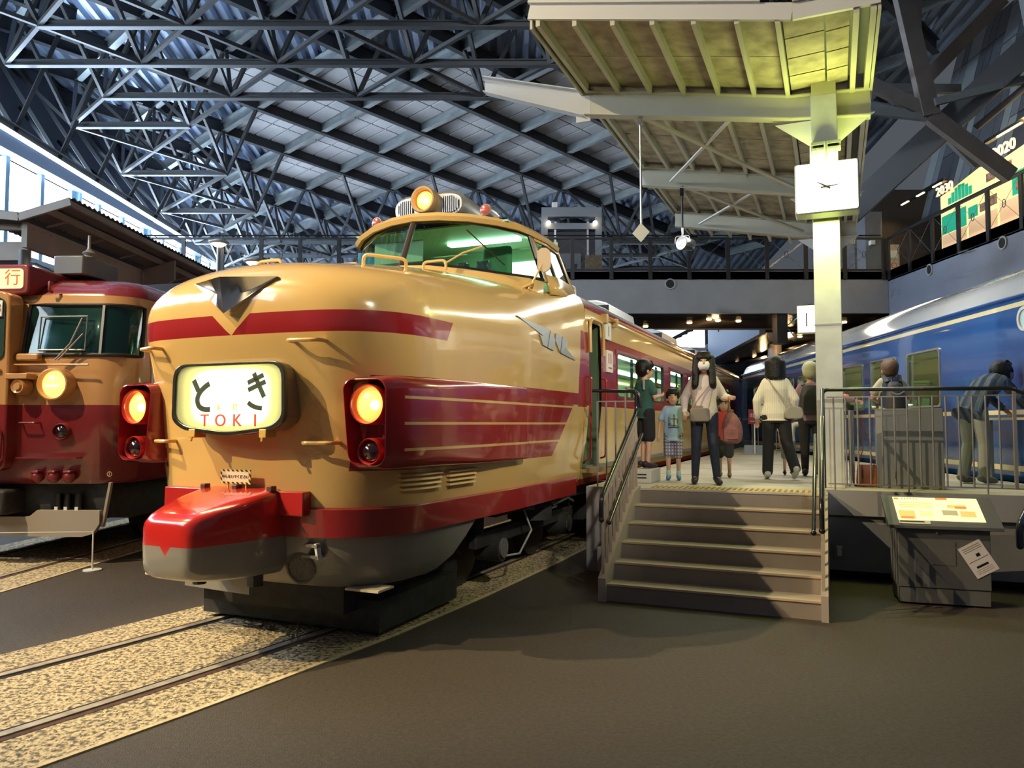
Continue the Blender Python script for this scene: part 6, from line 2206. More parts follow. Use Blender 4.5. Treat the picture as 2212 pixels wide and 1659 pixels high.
q = [cl(UA, -3.08, 6.35), cl(UB, -3.08, 6.35), cl(UB, -0.30, 5.83), cl(UA, -0.30, 5.83), cl(UB, 0.48, 5.83), cl(UA, 0.48, 5.83)]
rm_.add(q + [p + Vector((0, 0, 0.03)) for p in q], [(0, 1, 2, 3), (3, 2, 4, 5), (9, 8, 7, 6), (11, 10, 8, 9)])
rm_.build('roof_sheet', STEEL, colm)
# horizontal cross bracing
for (ua, ub) in ((9.75, 12.85), (13.05, 15.85)):
    zl, zr = 5.74, 5.42
    MB().bar(cl(ua, -2.3, 5.80), cl(ub, -0.5, 5.50), 0.07, 0.03).build('brace', CANP, colm)
    MB().bar(cl(ub, -2.5, 5.86), cl(ua, -1.1, 5.60), 0.05, 0.025).build('brace', CANW, colm)

# clock light box on the pillar
ck = empty('station_clock', fuv(23, 9.30, -0.03), 23)
CKW = mat('clock_lit_face', (0.9, 0.92, 0.8), 0.4, emit=(0.97, 1.0, 0.86), estr=3.2)
CKF = mat('clock_frame_grey', (0.42, 0.44, 0.36), 0.4)
MB().box(-0.34, 0.34, -0.09, 0.20, 4.115, 4.70).build('clock_case', CKF, ck, bevel=0.02)
MB().prism(rrect(0.645, 0.555, 0.02, 3, 0, 4.407), lambda a, b, t: (a, t, b), -0.10, -0.09).build('clock_face', CKW, ck)
HAND = mat('clock_hand', (0.16, 0.15, 0.09), 0.5)
def hand(ang, ln, tail, w):
    a = R(ang)
    d, n_ = Vector((math.sin(a), 0, math.cos(a))), Vector((math.cos(a), 0, -math.sin(a)))
    c = Vector((0.0, -0.106, 4.405))
    MB().add([c - d * tail + n_ * w, c + n_ * w * 1.1, c + d * ln + n_ * w * 0.25, c + d * ln - n_ * w * 0.25, c - n_ * w * 1.1, c - d * tail - n_ * w] +
             [p + Vector((0, 0.004, 0)) for p in (c - d * tail + n_ * w, c + n_ * w * 1.1, c + d * ln + n_ * w * 0.25, c + d * ln - n_ * w * 0.25, c - n_ * w * 1.1, c - d * tail - n_ * w)],
             [(0, 1, 2, 3, 4, 5), (11, 10, 9, 8, 7, 6), (0, 1, 7, 6), (1, 2, 8, 7), (2, 3, 9, 8), (3, 4, 10, 9), (4, 5, 11, 10), (5, 0, 6, 11)]).build('clock_hand', HAND, ck)
hand(302, 0.125, 0.045, 0.011)
hand(85, 0.150, 0.065, 0.009)
MB().cyl((0, 0.06, 4.70), (0, 0.06, 4.98), 0.022, 10).build('hanger_pipe', STEEL, ck, smooth=True)
MB().cyl((-0.16, 0.06, 4.70), (-0.16, 0.06, 4.94), 0.014, 8).build('hanger_pipe', ALU, ck, smooth=True)
for s in (-1, 1):
    MB().tube([(s * 0.06, 0.02, 4.70), (s * 0.11, 0.05, 4.90)], 0.004, 5).build('stay_wire', STEEL, ck)
    MB().tube([(s * 0.06 + 0.02 * math.cos(t * math.pi / 5), 0.02, 4.715 + 0.02 * math.sin(t * math.pi / 5)) for t in range(10)], 0.004, 5, closed=True).build('eye_ring', STEEL, ck)
MB().box(-0.16, 0.16, 0.10, 0.21, 4.90, 4.93).build('clamp_bar', STEEL, ck)
MB().box(-0.16, 0.16, 0.10, 0.21, 4.97, 5.0).build('clamp_bar', STEEL, ck)
tag(ck, 'square lit station clock hung on the pillar showing about ten to three', 'clock')
d = bpy.data.lights.new('clock_glow', 'AREA')
d.energy, d.color, d.shape, d.size, d.size_y = 26, (0.88, 1.0, 0.24), 'RECTANGLE', 0.6, 0.14
o = bpy.data.objects.new('clock_glow', d)
COL.objects.link(o)
o.parent = ck
o.location = (0, 0.03, 4.09)
d = bpy.data.lights.new('clock_glow', 'AREA')
d.energy, d.color, d.shape, d.size, d.size_y = 22, (0.88, 1.0, 0.24), 'RECTANGLE', 0.6, 0.16
o = bpy.data.objects.new('clock_glow', d)
COL.objects.link(o)
o.parent = ck
o.location = (0, 0.03, 4.73)
o.rotation_euler = (R(180), 0, 0)
# platform number sign
pn = empty('platform_number_sign', fuv(23, 9.58, -0.275), 23)
MB().box(-0.11, 0.10, -0.05, 0.05, 2.78, 3.11).build('sign_case', WHITE, pn, bevel=0.01)
MB().box(-0.095, 0.085, -0.056, -0.05, 2.795, 3.095).build('sign_face', mat('sign_lit_white', (0.9, 0.9, 0.9), 0.4, emit=(1.0, 1.0, 0.96), estr=1.25), pn)
MB().box(-0.012, 0.002, -0.060, -0.056, 2.86, 3.02).build('numeral_one', mat('dark_ink', (0.05, 0.04, 0.05), 0.6), pn)
tag(pn, 'small lit white platform sign with the number 1 on the pillar', 'sign')

# hanging diamond marker and hanging spotlight
dm = empty('diamond_marker', fuv(23, 9.66, -2.27, 4.2), 23)
MB().cyl((0, 0, 0.0), (0, 0, 1.50), 0.014, 8).build('hanger_rod', ALU, dm, smooth=True)
MB().prism([(0.0, 0.13), (0.115, 0.0), (0.0, -0.125), (-0.115, 0.0)], lambda a, b, t: (a, t, b), -0.022, -0.014).build('diamond_plate', mat('plate_pale', (0.55, 0.56, 0.50), 0.4), dm)
MB().box(-0.03, 0.03, -0.03, 0.03, 1.44, 1.52).build('clamp', ALU, dm)
tag(dm, 'pale diamond plate on a long rod hanging from the canopy', 'sign')
sl = empty('hanging_spotlight', fuv(23, 12.95, -2.33, 4.80), 23)
MB().cyl((0, 0, 0.08), (0, 0, 0.96), 0.017, 8).build('hanger_rod', BLACK, sl, smooth=True)
MB().box(-0.03, 0.03, -0.03, 0.03, 0.82, 0.98).build('clamp', BLACK, sl)
MB().lathe([(0.115, 0.0), (0.12, 0.02), (0.115, 0.10), (0.10, 0.26), (0.05, 0.32), (0.001, 0.33)], (0, -0.10, -0.02), (0.55, 1, 0.0), 22).build('lamp_can', BLACK, sl, smooth=True)
MB().lathe([(0.001, 0.0), (0.08, 0.0), (0.11, -0.012), (0.105, 0.01)], (0, -0.10, -0.02), (0.55, 1, 0), 22).build('lamp_glass', mat('spot_glass', (0.5, 0.5, 0.5), 0.2, 0.6), sl, smooth=True)
MB().tube(arc_path([(-0.12, 0, 0.0), (-0.12, 0, 0.12), (0.12, 0, 0.12), (0.12, 0, 0.0)], 0.05), 0.012, 6).build('yoke', BLACK, sl)
tag(sl, 'black spotlight hanging on a rod below the canopy', 'lamp')

# ------------------------------------------------------------------ things on the platform
gb_ = empty('grey_cabinet', fuv(23, 9.72, 0.50), 23)
MB().box(0, 0.62, 0, 0.34, ZP, ZP + 0.91).build('cabinet_body', mat('cabinet_grey', (0.19, 0.195, 0.22), 0.5, var=0.06, vscale=4), gb_, bevel=0.006)
MB().box(-0.06, 0.0, 0.02, 0.32, ZP, ZP + 0.91).build('side_panel', mat('cabinet_side', (0.3, 0.3, 0.3), 0.5), gb_)
tag(gb_, 'dark grey cabinet standing behind the long platform fence', 'cabinet')
sp__ = empty('barrier_post', fuv(23, 9.95, 0.18), 23)
MB().cyl((0, 0, ZP), (0, 0, ZP + 0.90), 0.032, 16).build('post', CHROME, sp__, smooth=True)
MB().cyl((0, 0, ZP + 0.90), (0, 0, ZP + 0.96), 0.036, 16).build('post_cap', BLACK, sp__, smooth=True)
MB().cyl((0, 0, ZP), (0, 0, ZP + 0.02), 0.09, 24).build('post_base', CHROME, sp__, smooth=True)
tag(sp__, 'chrome barrier post with black cap just behind the pillar', 'barrier')
bg = empty('shoulder_bag', fuv(23, 9.83, 0.335), 23)
bg.scale = (0.80, 0.8, 1.0)
LEA = mat('tan_leather', (0.30, 0.075, 0.025), 0.45, var=0.2, vscale=12)
MB().loft([[(x * w, y * dd, z) for x, y in rrect(1, 1, 0.2, 4)] for z, w, dd in ((ZP, 0.27, 0.12), (ZP + 0.05, 0.29, 0.13), (ZP + 0.18, 0.27, 0.11), (ZP + 0.26, 0.25, 0.07))]).build('bag_body', LEA, bg, smooth=True)
MB().tube([(-0.11, 0, ZP + 0.25), (-0.04, 0.02, ZP + 0.45), (-0.055, 0.02, ZP + 0.80)], 0.007, 6).build('bag_strap', LEA, bg)
MB().tube([(0.10, 0, ZP + 0.25), (0.03, 0.02, ZP + 0.5), (-0.05, 0.02, ZP + 0.80)], 0.007, 6).build('bag_strap', LEA, bg)
for s in (-0.06, 0.06):
    MB().box(s - 0.012, s + 0.012, -0.075, -0.055, ZP + 0.10, ZP + 0.20).build('bag_buckle', mat('leather_dark', (0.08, 0.03, 0.02), 0.5), bg)
tag(bg, 'tan leather shoulder bag standing on the platform beside the chrome post', 'bag')
bn = empty('umbrella_stand', fuv(23, 9.98, 0.09), 23)
MB().bar((0, 0, ZP), (-0.02, 0, ZP + 0.42), 0.03, 0.03).build('folded_umbrella', mat('umbrella_maroon', (0.14, 0.04, 0.03), 0.6), bn)
tag(bn, 'slim folded maroon umbrella leaning beside the pillar', 'umbrella')
ex = empty('exit_sign', fuv(23, 18.8, -1.75), 23)
MB().cyl((0, 0, ZP), (0, 0, ZP + 0.75), 0.018, 10).build('sign_pole', WHITE, ex, smooth=True)
MB().box(-0.22, 0.22, -0.18, 0.18, ZP, ZP + 0.03).build('sign_base', PGREYU, ex)
MB().box(-0.25, 0.25, 0.10, 0.40, ZP, ZP + 0.22).build('sign_weight', mat('weight_grey', (0.3, 0.32, 0.34), 0.5), ex)
MB().box(-0.135, 0.135, -0.02, 0.0, ZP + 0.73, ZP + 1.08).build('sign_board', mat('sign_crimson', (0.30, 0.02, 0.04), 0.5), ex)
text_obj('lettering', '出口', 0.11, WHITE, ex, (0, -0.024, ZP + 0.93), (1, 0, 0), (0, 0, 1), 0.001)
MB().box(-0.09, 0.09, -0.024, -0.02, ZP + 0.79, ZP + 0.80).build('white_rule', WHITE, ex)
tag(ex, 'small crimson exit sign on a white pole far along the platform', 'sign')
ff = empty('end_fence', fuv(23, 19.6, -1.9), 23)
MB().bar((0, 0, ZP + 0.85), (1.1, 0, ZP + 0.85), 0.03, 0.04).build('top_bar', GR, ff)
MB().bar((0, 0, ZP + 0.1), (1.1, 0, ZP + 0.1), 0.03, 0.03).build('lower_bar', mat('fence_timber', (0.3, 0.2, 0.1), 0.6), ff)
for k in range(8):
    MB().bar((0.02 + k * 0.14, 0, ZP), (0.02 + k * 0.14, 0, ZP + 0.85), 0.014, 0.014).build('baluster', GR, ff)
tag(ff, 'low grey barred fence across the far end of the platform', 'fence')
so_ = empty('power_outlet', fuv(23, EU + 0.04, 0.02), 23)
MB().box(-0.055, 0.055, -0.05, 0.0, 0.245, 0.385).build('outlet_plate', PGREY, so_)
MB().box(-0.022, 0.022, -0.055, -0.05, 0.26, 0.36).build('outlet_socket', WHITE, so_)
MB().box(-0.03, 0.03, -0.07, -0.05, 0.355, 0.372).build('outlet_hood', WHITE, so_)
tag(so_, 'small power outlet on the grey platform wall right of the steps', 'outlet')

# ------------------------------------------------------------------ information stand
KD = 17.5
ki_ = empty('information_stand', (3.72, 7.37, 0), KD)
KG = mat('kiosk_grey', (0.10, 0.102, 0.107), 0.5, var=0.06, vscale=5)
KG2 = mat('kiosk_trim_grey', (0.11, 0.112, 0.12), 0.45)
MB().box(0.0, 0.76, 0.0, 0.42, 0.02, 0.16).build('stand_base', KG, ki_)
MB().box(-0.01, 0.77, -0.01, 0.43, 0.165, 0.73).build('stand_body', KG, ki_, bevel=0.005)
A0, A1 = Vector((-0.09, -0.07, 0.74)), Vector((-0.09, 0.34, 0.99))
MB().prism([(-0.075, 0.725), (-0.075, 0.755), (0.34, 1.00), (0.36, 0.985), (0.0, 0.725)], lambda a, b, t: (t, a, b), -0.10, 0.87).build('desk_top', KG2, ki_, bevel=0.004)
sl_ = (A1 - A0).normalized()
def desk(xa, t):
    p = Vector((0, -0.075, 0.755)).lerp(Vector((0, 0.34, 1.0)), t)
    return Vector((xa, p.y, p.z)) + Vector((0, -0.5, 0.86)) * 0.004
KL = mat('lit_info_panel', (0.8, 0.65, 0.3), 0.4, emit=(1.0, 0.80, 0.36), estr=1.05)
def dq(x0, x1, t0, t1, m, nm, lift=0.0, par=None):
    n_ = Vector((0, -0.51, 0.86))
    q = [desk(x0, t0), desk(x1, t0), desk(x1, t1), desk(x0, t1)]
    q = [p + n_ * lift for p in q]
    return MB().add(q + [p + n_ * 0.004 for p in q], [(0, 3, 2, 1), (4, 5, 6, 7), (0, 1, 5, 4), (1, 2, 6, 5), (2, 3, 7, 6), (3, 0, 4, 7)]).build(nm, m, par or ki_)
pan = dq(0.0, 0.74, 0.16, 0.92, KL, 'lit_panel')
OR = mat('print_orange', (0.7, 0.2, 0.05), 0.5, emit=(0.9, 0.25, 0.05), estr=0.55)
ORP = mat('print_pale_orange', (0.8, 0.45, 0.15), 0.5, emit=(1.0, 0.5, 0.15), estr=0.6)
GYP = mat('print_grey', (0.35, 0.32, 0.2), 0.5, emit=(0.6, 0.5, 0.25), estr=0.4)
dq(0.01, 0.05, 0.84, 0.89, OR, 'print_block', 0.004, pan)
dq(0.38, 0.48, 0.85, 0.91, OR, 'print_tab', 0.004, pan)
dq(0.02, 0.16, 0.20, 0.46, ORP, 'print_locomotive', 0.004, pan)
dq(0.03, 0.14, 0.19, 0.25, OR, 'print_locomotive_base', 0.008, pan)
dq(0.46, 0.62, 0.58, 0.68, ORP, 'print_train', 0.004, pan)
dq(0.52, 0.62, 0.56, 0.62, OR, 'print_train_side', 0.008, pan)
dq(0.40, 0.53, 0.34, 0.50, GYP, 'print_diagram', 0.004, pan)
dq(0.55, 0.68, 0.30, 0.48, ORP, 'print_photo', 0.004, pan)
for k in range(3):
    dq(0.04, 0.34, 0.72 - k * 0.07, 0.735 - k * 0.07, ORP, 'print_line', 0.004, pan)
    dq(0.20, 0.32, 0.42 - k * 0.06, 0.43 - k * 0.06, ORP, 'print_line', 0.004, pan)
for k in range(6):
    dq(0.075 + k * 0.026, 0.088 + k * 0.026, 0.85, 0.88, GYP, 'print_mark', 0.004, pan)
dq(0.0, 0.27, 0.04, 0.15, mat('label_white', (0.65, 0.62, 0.58), 0.6), 'braille_label', 0.0)
dq(0.01, 0.22, 0.09, 0.115, DARK, 'label_bar', 0.004)
# front of the stand: speaker holes, lock, plate, leaning notice
for r_ in range(5):
    for c_ in range(7):
        MB().box(0.28 + c_ * 0.026, 0.288 + c_ * 0.026, -0.0125, -0.0105, 0.43 + r_ * 0.03, 0.445 + r_ * 0.03).build('speaker_slot', VENTD, ki_)
MB().box(0.25, 0.48, -0.014, -0.0102, 0.385, 0.60).build('speaker_plate', KG, ki_)
MB().cyl((0.32, -0.012, 0.685), (0.32, -0.03, 0.685), 0.010, 10).build('lock', CHROME, ki_, smooth=True)
nt_ = empty('paper_notice', (0, 0, 0))
nt_.parent = ki_
a_ = R(-27)
def nq(x0, x1, y0, y1, t0, t1, m, nm):
    cx, cz = 0.665, 0.46
    q = []
    for t in (t0, t1):
        for (x, y) in ((x0, y0), (x1, y0), (x1, y1), (x0, y1)):
            q.append((cx + x * math.cos(a_) - y * math.sin(a_), -0.014 - t, cz + x * math.sin(a_) + y * math.cos(a_)))
    return MB().add(q, [(0, 1, 2, 3), (7, 6, 5, 4), (0, 1, 5, 4), (1, 2, 6, 5), (2, 3, 7, 6), (3, 0, 4, 7)]).build(nm, m, nt_)
a_ = R(31)
PAPER = mat('notice_paper', (0.62, 0.58, 0.60), 0.7)
nq(-0.105, 0.105, -0.155, 0.155, 0.0, 0.003, PAPER, 'paper')
nq(-0.09, 0.09, -0.006, 0.000, 0.003, 0.004, GR, 'rule')
nq(-0.055, 0.055, -0.075, -0.055, 0.003, 0.004, BLACK, 'black_strip')
nq(0.0, 0.035, 0.02, 0.05, 0.003, 0.004, BLACK, 'black_square')
for k in range(3):
    nq(-0.08, 0.085, 0.125 - k * 0.018, 0.130 - k * 0.018, 0.003, 0.004, GR, 'text_line')
    nq(-0.075, 0.075, -0.095 - k * 0.016, -0.092 - k * 0.016, 0.003, 0.004, GR, 'text_line')
tag(ki_, 'grey information stand with glowing sloped panel and a tilted paper notice', 'information stand')
# blue grip of another handrail at the right edge
hg = MB()
hg.tube(arc_path([(4.985, 7.52, 0.52), (4.985, 7.52, 0.72), (5.25, 7.75, 0.90)], 0.10, 6), 0.034, 12)
hg.ball((4.985, 7.52, 0.52), 0.034, 12, 8)
tag(hg.build('handrail_grip', mat('navy_grip', (0.02, 0.03, 0.07), 0.25, coat=0.5), smooth=True), 'thick navy handrail end entering at the right edge', 'handrail')

# ------------------------------------------------------------------ people
BLOBS = []


def V(*a):
    return Vector(a)


def capsule(mb, p, q, r1, r2, n=10):
    p, q = Vector(p), Vector(q)
    d = (q - p)
    L = max(d.length, 1e-5)
    d = d / L
    path, rs = [], []
    for k in range(4):
        a = R(90 * k / 4)
        path.append(p - d * r1 * math.cos(a))
        rs.append(max(r1 * math.sin(a), 0.0008))
    path.append(p)
    rs.append(r1)
    path.append(q)
    rs.append(r2)
    for k in range(1, 5):
        a = R(90 * k / 4)
        path.append(q + d * r2 * math.sin(a))
        rs.append(max(r2 * math.cos(a), 0.0008))
    mb.tube(path, rs, n)


def oval_loft(mb, rings, n=18):
    """rings: (centre, rx, ry, side axis, depth axis)"""
    secs = []
    for (c, rx, ry, ax, ay) in rings:
        secs.append([Vector(c) + Vector(ax) * rx * math.cos(2 * math.pi * k / n) + Vector(ay) * ry * math.sin(2 * math.pi * k / n) for k in range(n)])
    mb.loft(secs)


def blob(name, mb, m, parent, voxel=0.011, smooth=4):
    o = mb.build(name, m, parent)
    md = o.modifiers.new('remesh', 'REMESH')
    md.mode, md.voxel_size = 'VOXEL', voxel
    md.use_smooth_shade = True
    if smooth:
        sm = o.modifiers.new('smooth', 'SMOOTH')
        sm.factor, sm.iterations = 0.5, smooth
    BLOBS.append(o)
    return o


SKIN = mat('skin', (0.52, 0.30, 0.20), 0.55, var=0.06, vscale=8)
HAIRB = mat('black_hair', (0.008, 0.007, 0.007), 0.42, spec=0.3, bump=0.4, bscale=55)
EYE = mat('eye_dark', (0.015, 0.012, 0.012), 0.2)
LIP = mat('lip', (0.42, 0.17, 0.13), 0.5)


def figure(loc, heading, H, label, J=None, top=None, sleeve='long', top_r=1.0, bottom=None, leg='long', leg_r=1.0, shoe=None, hair='short', hair_m=None,
           head_s=1.0, face=True, head_tilt=0.0, head_turn=0.0, top_len=0.0, skin=None, sock=None, grip=()):
    s = H / 1.6
    skin = skin or SKIN
    hs = head_s * (1.22 if head_s < 1.1 else 1.12)
    D = dict(pelvis=(0, 0, .86), belly=(0, .01, 1.0), chest=(0, 0, 1.18), neck=(0, -.005, 1.335), head=(0, .02, 1.465),
             shR=(.160, 0, 1.270), elR=(.20, -.02, 1.03), wrR=(.205, .05, .81), shL=(-.160, 0, 1.270), elL=(-.20, -.02, 1.03), wrL=(-.205, .05, .81),
             hipR=(.085, 0, .84), knR=(.09, .03, .46), anR=(.09, -.01, .075), toeR=(.10, .14, .03),
             hipL=(-.085, 0, .84), knL=(-.09, .03, .46), anL=(-.09, -.01, .075), toeL=(-.10, .14, .03))
    D.update(J or {})
    P = {k: Vector(v) * s for k, v in D.items()}
    root = empty('person', loc, heading)
    root['label'] = label
    root['category'] = 'person'
    up = (P['neck'] - P['pelvis']).normalized()
    ax = Vector((1, 0, 0))
    ay = up.cross(ax).normalized() * -1
    ay = ax.cross(up) * -1

    def ringset(k, dz=0.0):
        pe, be, ch, ne = P['pelvis'], P['belly'], P['chest'], P['neck']
        return [(pe - up * .10 * s, .125 * s * k, .085 * s * k, ax, ay), (pe, .140 * s * k, .098 * s * k, ax, ay), (be, .122 * s * k, .088 * s * k, ax, ay),
                (ch, .145 * s * k, .096 * s * k, ax, ay), (ch + (ne - ch) * .62, .138 * s * k, .078 * s * k, ax, ay), (ch + (ne - ch) * .9, .075 * s * k, .055 * s * k, ax, ay)]

    # head frame
    hd = P['head']
    hf = Matrix.Rotation(R(head_turn), 3, 'Z') @ Matrix.Rotation(R(-head_tilt), 3, 'X')

    def hp(x, y, z):
        return hd + hf @ (Vector((x, y, z)) * s * hs)

    body = MB()
    oval_loft(body, ringset(0.96))
    capsule(body, P['neck'] - up * .03 * s, hd - Vector((0, 0, .03 * s)), .048 * s, .046 * s)
    # skull, jaw, nose, ears
    def hball(c, r):
        b = MB().ball((0, 0, 0), r, 16, 11)
        body.add([hd + hf @ ((Vector(v) + Vector(c)) * s * hs) for v in b.v], b.f)
    hball((0, -.012, .022), (.072, .088, .088))
    hball((0, .018, -.035), (.056, .062, .072))
    hball((0, .085, -.022), (.011, .014, .014))
    hball((0, .078, -.005), (.008, .012, .022))
    for sd in (-1, 1):
        hball((sd * .073, -.012, -.015), (.010, .018, .030))
    for sd in 'RL':
        sg = 1 if sd == 'R' else -1
        capsule(body, P['sh' + sd] - Vector((sg * .03 * s, 0, 0)), P['el' + sd], .044 * s, .034 * s)
        capsule(body, P['el' + sd], P['wr' + sd], .034 * s, .023 * s)
        # hand: palm and five fingers
        f = (P['wr' + sd] - P['el' + sd]).normalized()
        side = f.cross(Vector((0, 1, 0)))
        side = side.normalized() if side.length > .2 else Vector((1, 0, 0))
        pal = f.cross(side).normalized()
        w = P['wr' + sd]
        capsule(body, w, w + f * .055 * s, .024 * s, .026 * s)
        curl = 0.5 if sd in grip else 0.18
        for k, (off, ln) in enumerate(((-.024, .058), (-.008, .068), (.008, .064), (.023, .050))):
            b0 = w + f * .07 * s + side * off * s
            b1 = b0 + (f * (1 - curl) + pal * curl).normalized() * ln * .5 * s
            b2 = b1 + (f * (1 - 2 * curl) + pal * 2 * curl).normalized() * ln * .5 * s
            capsule(body, b0, b1, .0085 * s, .008 * s, 7)
            capsule(body, b1, b2, .008 * s, .0065 * s, 7)
        t0 = w + f * .03 * s - side * .024 * s * sg
        capsule(body, t0, t0 + (f * .7 - side * .7 * sg).normalized() * .045 * s, .010 * s, .008 * s, 7)
        capsule(body, P['hip' + sd], P['kn' + sd], .074 * s, .050 * s)
        capsule(body, P['kn' + sd], P['an' + sd], .049 * s, .033 * s)
        capsule(body, P['an' + sd], P['toe' + sd], .036 * s, .026 * s)
    blob('body', body, skin, root, 0.0085, 3)
    # face
    if face:
        for sd in (-1, 1):
            MB().ball(hp(sd * .030, .071, .010), (.0105 * s * hs, .008 * s * hs, .0065 * s * hs), 10, 7).build('eye', EYE, root, smooth=True)
            MB().bar(hp(sd * .017, .077, .030), hp(sd * .046, .070, .030), .006 * s, .006 * s).build('eyebrow', hair_m or HAIRB, root)
        MB().ball(hp(0, .074, -.060), (.022 * s * hs, .008 * s * hs, .006 * s * hs), 10, 6).build('mouth', LIP, root, smooth=True)
    # top
    if top:
        t = MB()
        rs = ringset(1.10 * top_r)
        if top_len:
            rs.insert(0, (P['pelvis'] - up * (.10 + top_len) * s, .150 * s * top_r * 1.08, .108 * s * top_r * 1.08, ax, ay))
        oval_loft(t, rs)
        for sd in 'RL':
            sg = 1 if sd == 'R' else -1
            a, b, c = P['sh' + sd], P['el' + sd], P['wr' + sd]
            if sleeve == 'long':
                capsule(t, a - Vector((sg * .05 * s, 0, .01 * s)), b, .060 * s * top_r, .050 * s * top_r)
                capsule(t, b, b + (c - b) * .93, .050 * s * top_r, .036 * s * top_r)
            elif sleeve == 'short':
                capsule(t, a - Vector((sg * .05 * s, 0, .01 * s)), a + (b - a) * .62, .060 * s * top_r, .056 * s * top_r)
            else:
                capsule(t, a - Vector((sg * .06 * s, 0, .01 * s)), a - Vector((sg * .01 * s, 0, 0)), .055 * s, .05 * s)
        blob('top', t, top, root, 0.011, 4)
    if bottom:
        b_ = MB()
        pe = P['pelvis']
        oval_loft(b_, [(pe - up * .12 * s, .135 * s * min(leg_r, 1.2), .098 * s * min(leg_r, 1.2), ax, ay), (pe, .147 * s, .106 * s, ax, ay), (pe + up * .09 * s, .132 * s, .096 * s, ax, ay)])
        for sd in 'RL':
            h_, k_, a_ = P['hip' + sd], P['kn' + sd], P['an' + sd]
            if leg == 'long':
                capsule(b_, h_, k_, .084 * s * leg_r, .062 * s * leg_r)
                capsule(b_, k_, k_ + (a_ - k_) * .93, .062 * s * leg_r, .046 * s * leg_r * (1.25 if leg_r > 1.1 else 1))
            else:
                capsule(b_, h_, h_ + (k_ - h_) * .96, .092 * s * leg_r, .086 * s * leg_r)
        blob('trousers' if leg == 'long' else 'shorts', b_, bottom, root, 0.011, 4)
    if sock:
        for sd in 'RL':
            q = MB()
            capsule(q, P['an' + sd] + (P['kn' + sd] - P['an' + sd]) * .20, P['an' + sd], .043 * s, .041 * s)
            q.build('sock', sock, root, smooth=True)
    if shoe:
        for sd in 'RL':
            a_, t_ = P['an' + sd], P['toe' + sd]
            d = (t_ - a_)
            fw = Vector((d.x, d.y, d.z)).normalized()
            q = MB()
            heel = a_ - fw * .045 * s + Vector((0, 0, -.015 * s))
            capsule(q, heel, a_ + fw * .06 * s + Vector((0, 0, -.012 * s)), .044 * s, .044 * s)
            capsule(q, a_ + fw * .03 * s + Vector((0, 0, -.02 * s)), t_ + Vector((0, 0, .008 * s)), .043 * s, .034 * s)
            so = blob('shoe', q, shoe, root, 0.009, 3)
    # hair
    hm_ = hair_m or HAIRB
    if hair:
        h = MB()
        def eb(c, r):
            b = MB().ball((0, 0, 0), r, 18, 12)
            h.add([hd + hf @ ((Vector(v) + Vector(c)) * s * hs) for v in b.v], b.f)
        eb((0, -.025, .042), (.092, .098, .092))
        eb((0, -.050, .005), (.084, .068, .085))
        for k in range(7):
            xx = -.055 + k * .0183
            capsule(h, hp(xx * .9, .045, .095), hp(xx * 1.05, .083 - abs(xx) * .3, .045 - (k % 2) * .008), .017 * s * hs, .011 * s * hs)
        for sd in (-1, 1):
            capsule(h, hp(sd * .070, .02, .06), hp(sd * .078, .015, -.005 if hair == 'short' else -.04), .020 * s * hs, .012 * s * hs)
        if hair in ('bob', 'long'):
            low = -.105 if hair == 'bob' else -.225
            nk = 21 if hair == 'long' else 15
            for k in range(nk):
                a = R(-214 + 248 * k / (nk - 1)) if hair == 'long' else R(-204 + 228 * k / (nk - 1))
                x, y = math.cos(a) * .074, math.sin(a) * .078 - .018
                if hair == 'long' and y > -.02:
                    x *= 1.05
                wd = 1.22 if hair == 'long' else 1.10
                capsule(h, hp(x * .97, y * .95, .05), hp(x * wd, y * 1.10 + (.015 if hair == 'long' else 0), low * (1 + .06 * (k % 2))), .036 * s * hs, (.030 if hair == 'long' else .026) * s * hs)
            for sd in (-1, 1):
                capsule(h, hp(sd * .078, .03, .05), hp(sd * (.096 if hair == 'long' else .080), .045, low + .01), .028 * s * hs, .022 * s * hs)
        blob('hair', h, hm_, root, 0.010, 4)
    return root, P, hp, s


def strap(root, pts, w, t, m, name='bag_strap'):
    MB_ = MB()
    pts = [Vector(p) for p in pts]
    for a, b in zip(pts[:-1], pts[1:]):
        MB_.bar(a, b, w, t, up=(0, 1, 0.2))
    return MB_.build(name, m, root)


TAUPE = mat('taupe_leather', (0.20, 0.165, 0.125), 0.45, var=0.08, vscale=10)

# 1 small boy in a pale blue T-shirt
PALEB = mat('pale_blue_cotton', (0.36, 0.50, 0.64), 0.85)
PLAIDS = painted('navy_check_cotton', (0.42, 0.42, 0.48), lambda x, y, z: [((x * 26).frac() > 0.62, (0.09, 0.09, 0.16)), ((z * 24).frac() > 0.70, (0.10, 0.10, 0.18)), ((x * 13).frac() > 0.90, (0.45, 0.22, 0.2))], 0.85, 0, 0.0, noise=0.0)
p, J_, hp_, s_ = figure((2.12, 10.01, ZP), 192, 1.18, 'small boy in pale blue printed T-shirt, checked shorts and blue shoes on the platform', dict(elL=(-.27, .02, 1.10), wrL=(-.33, .13, 1.16), anR=(.085, -.01, .075), knL=(-.085, .02, .44), elR=(.23, -.03, 1.0), wrR=(.25, .03, .80)),
                        top=PALEB, sleeve='short', top_r=1.16, top_len=.07, bottom=PLAIDS, leg='short', leg_r=1.0, shoe=mat('blue_shoe', (0.05, 0.17, 0.33), 0.6), hair='short', head_s=1.26, head_tilt=-14, sock=mat('mint_sock', (0.35, 0.55, 0.55), 0.9), grip='L')
PRT = mat('shirt_print_dark', (0.06, 0.07, 0.09), 0.8)
PRG = mat('shirt_print_green', (0.45, 0.55, 0.42), 0.8)
pr_ = MB().box(-.075, .03, .103, .108, .72, .83).build('shirt_print', PRG, p)
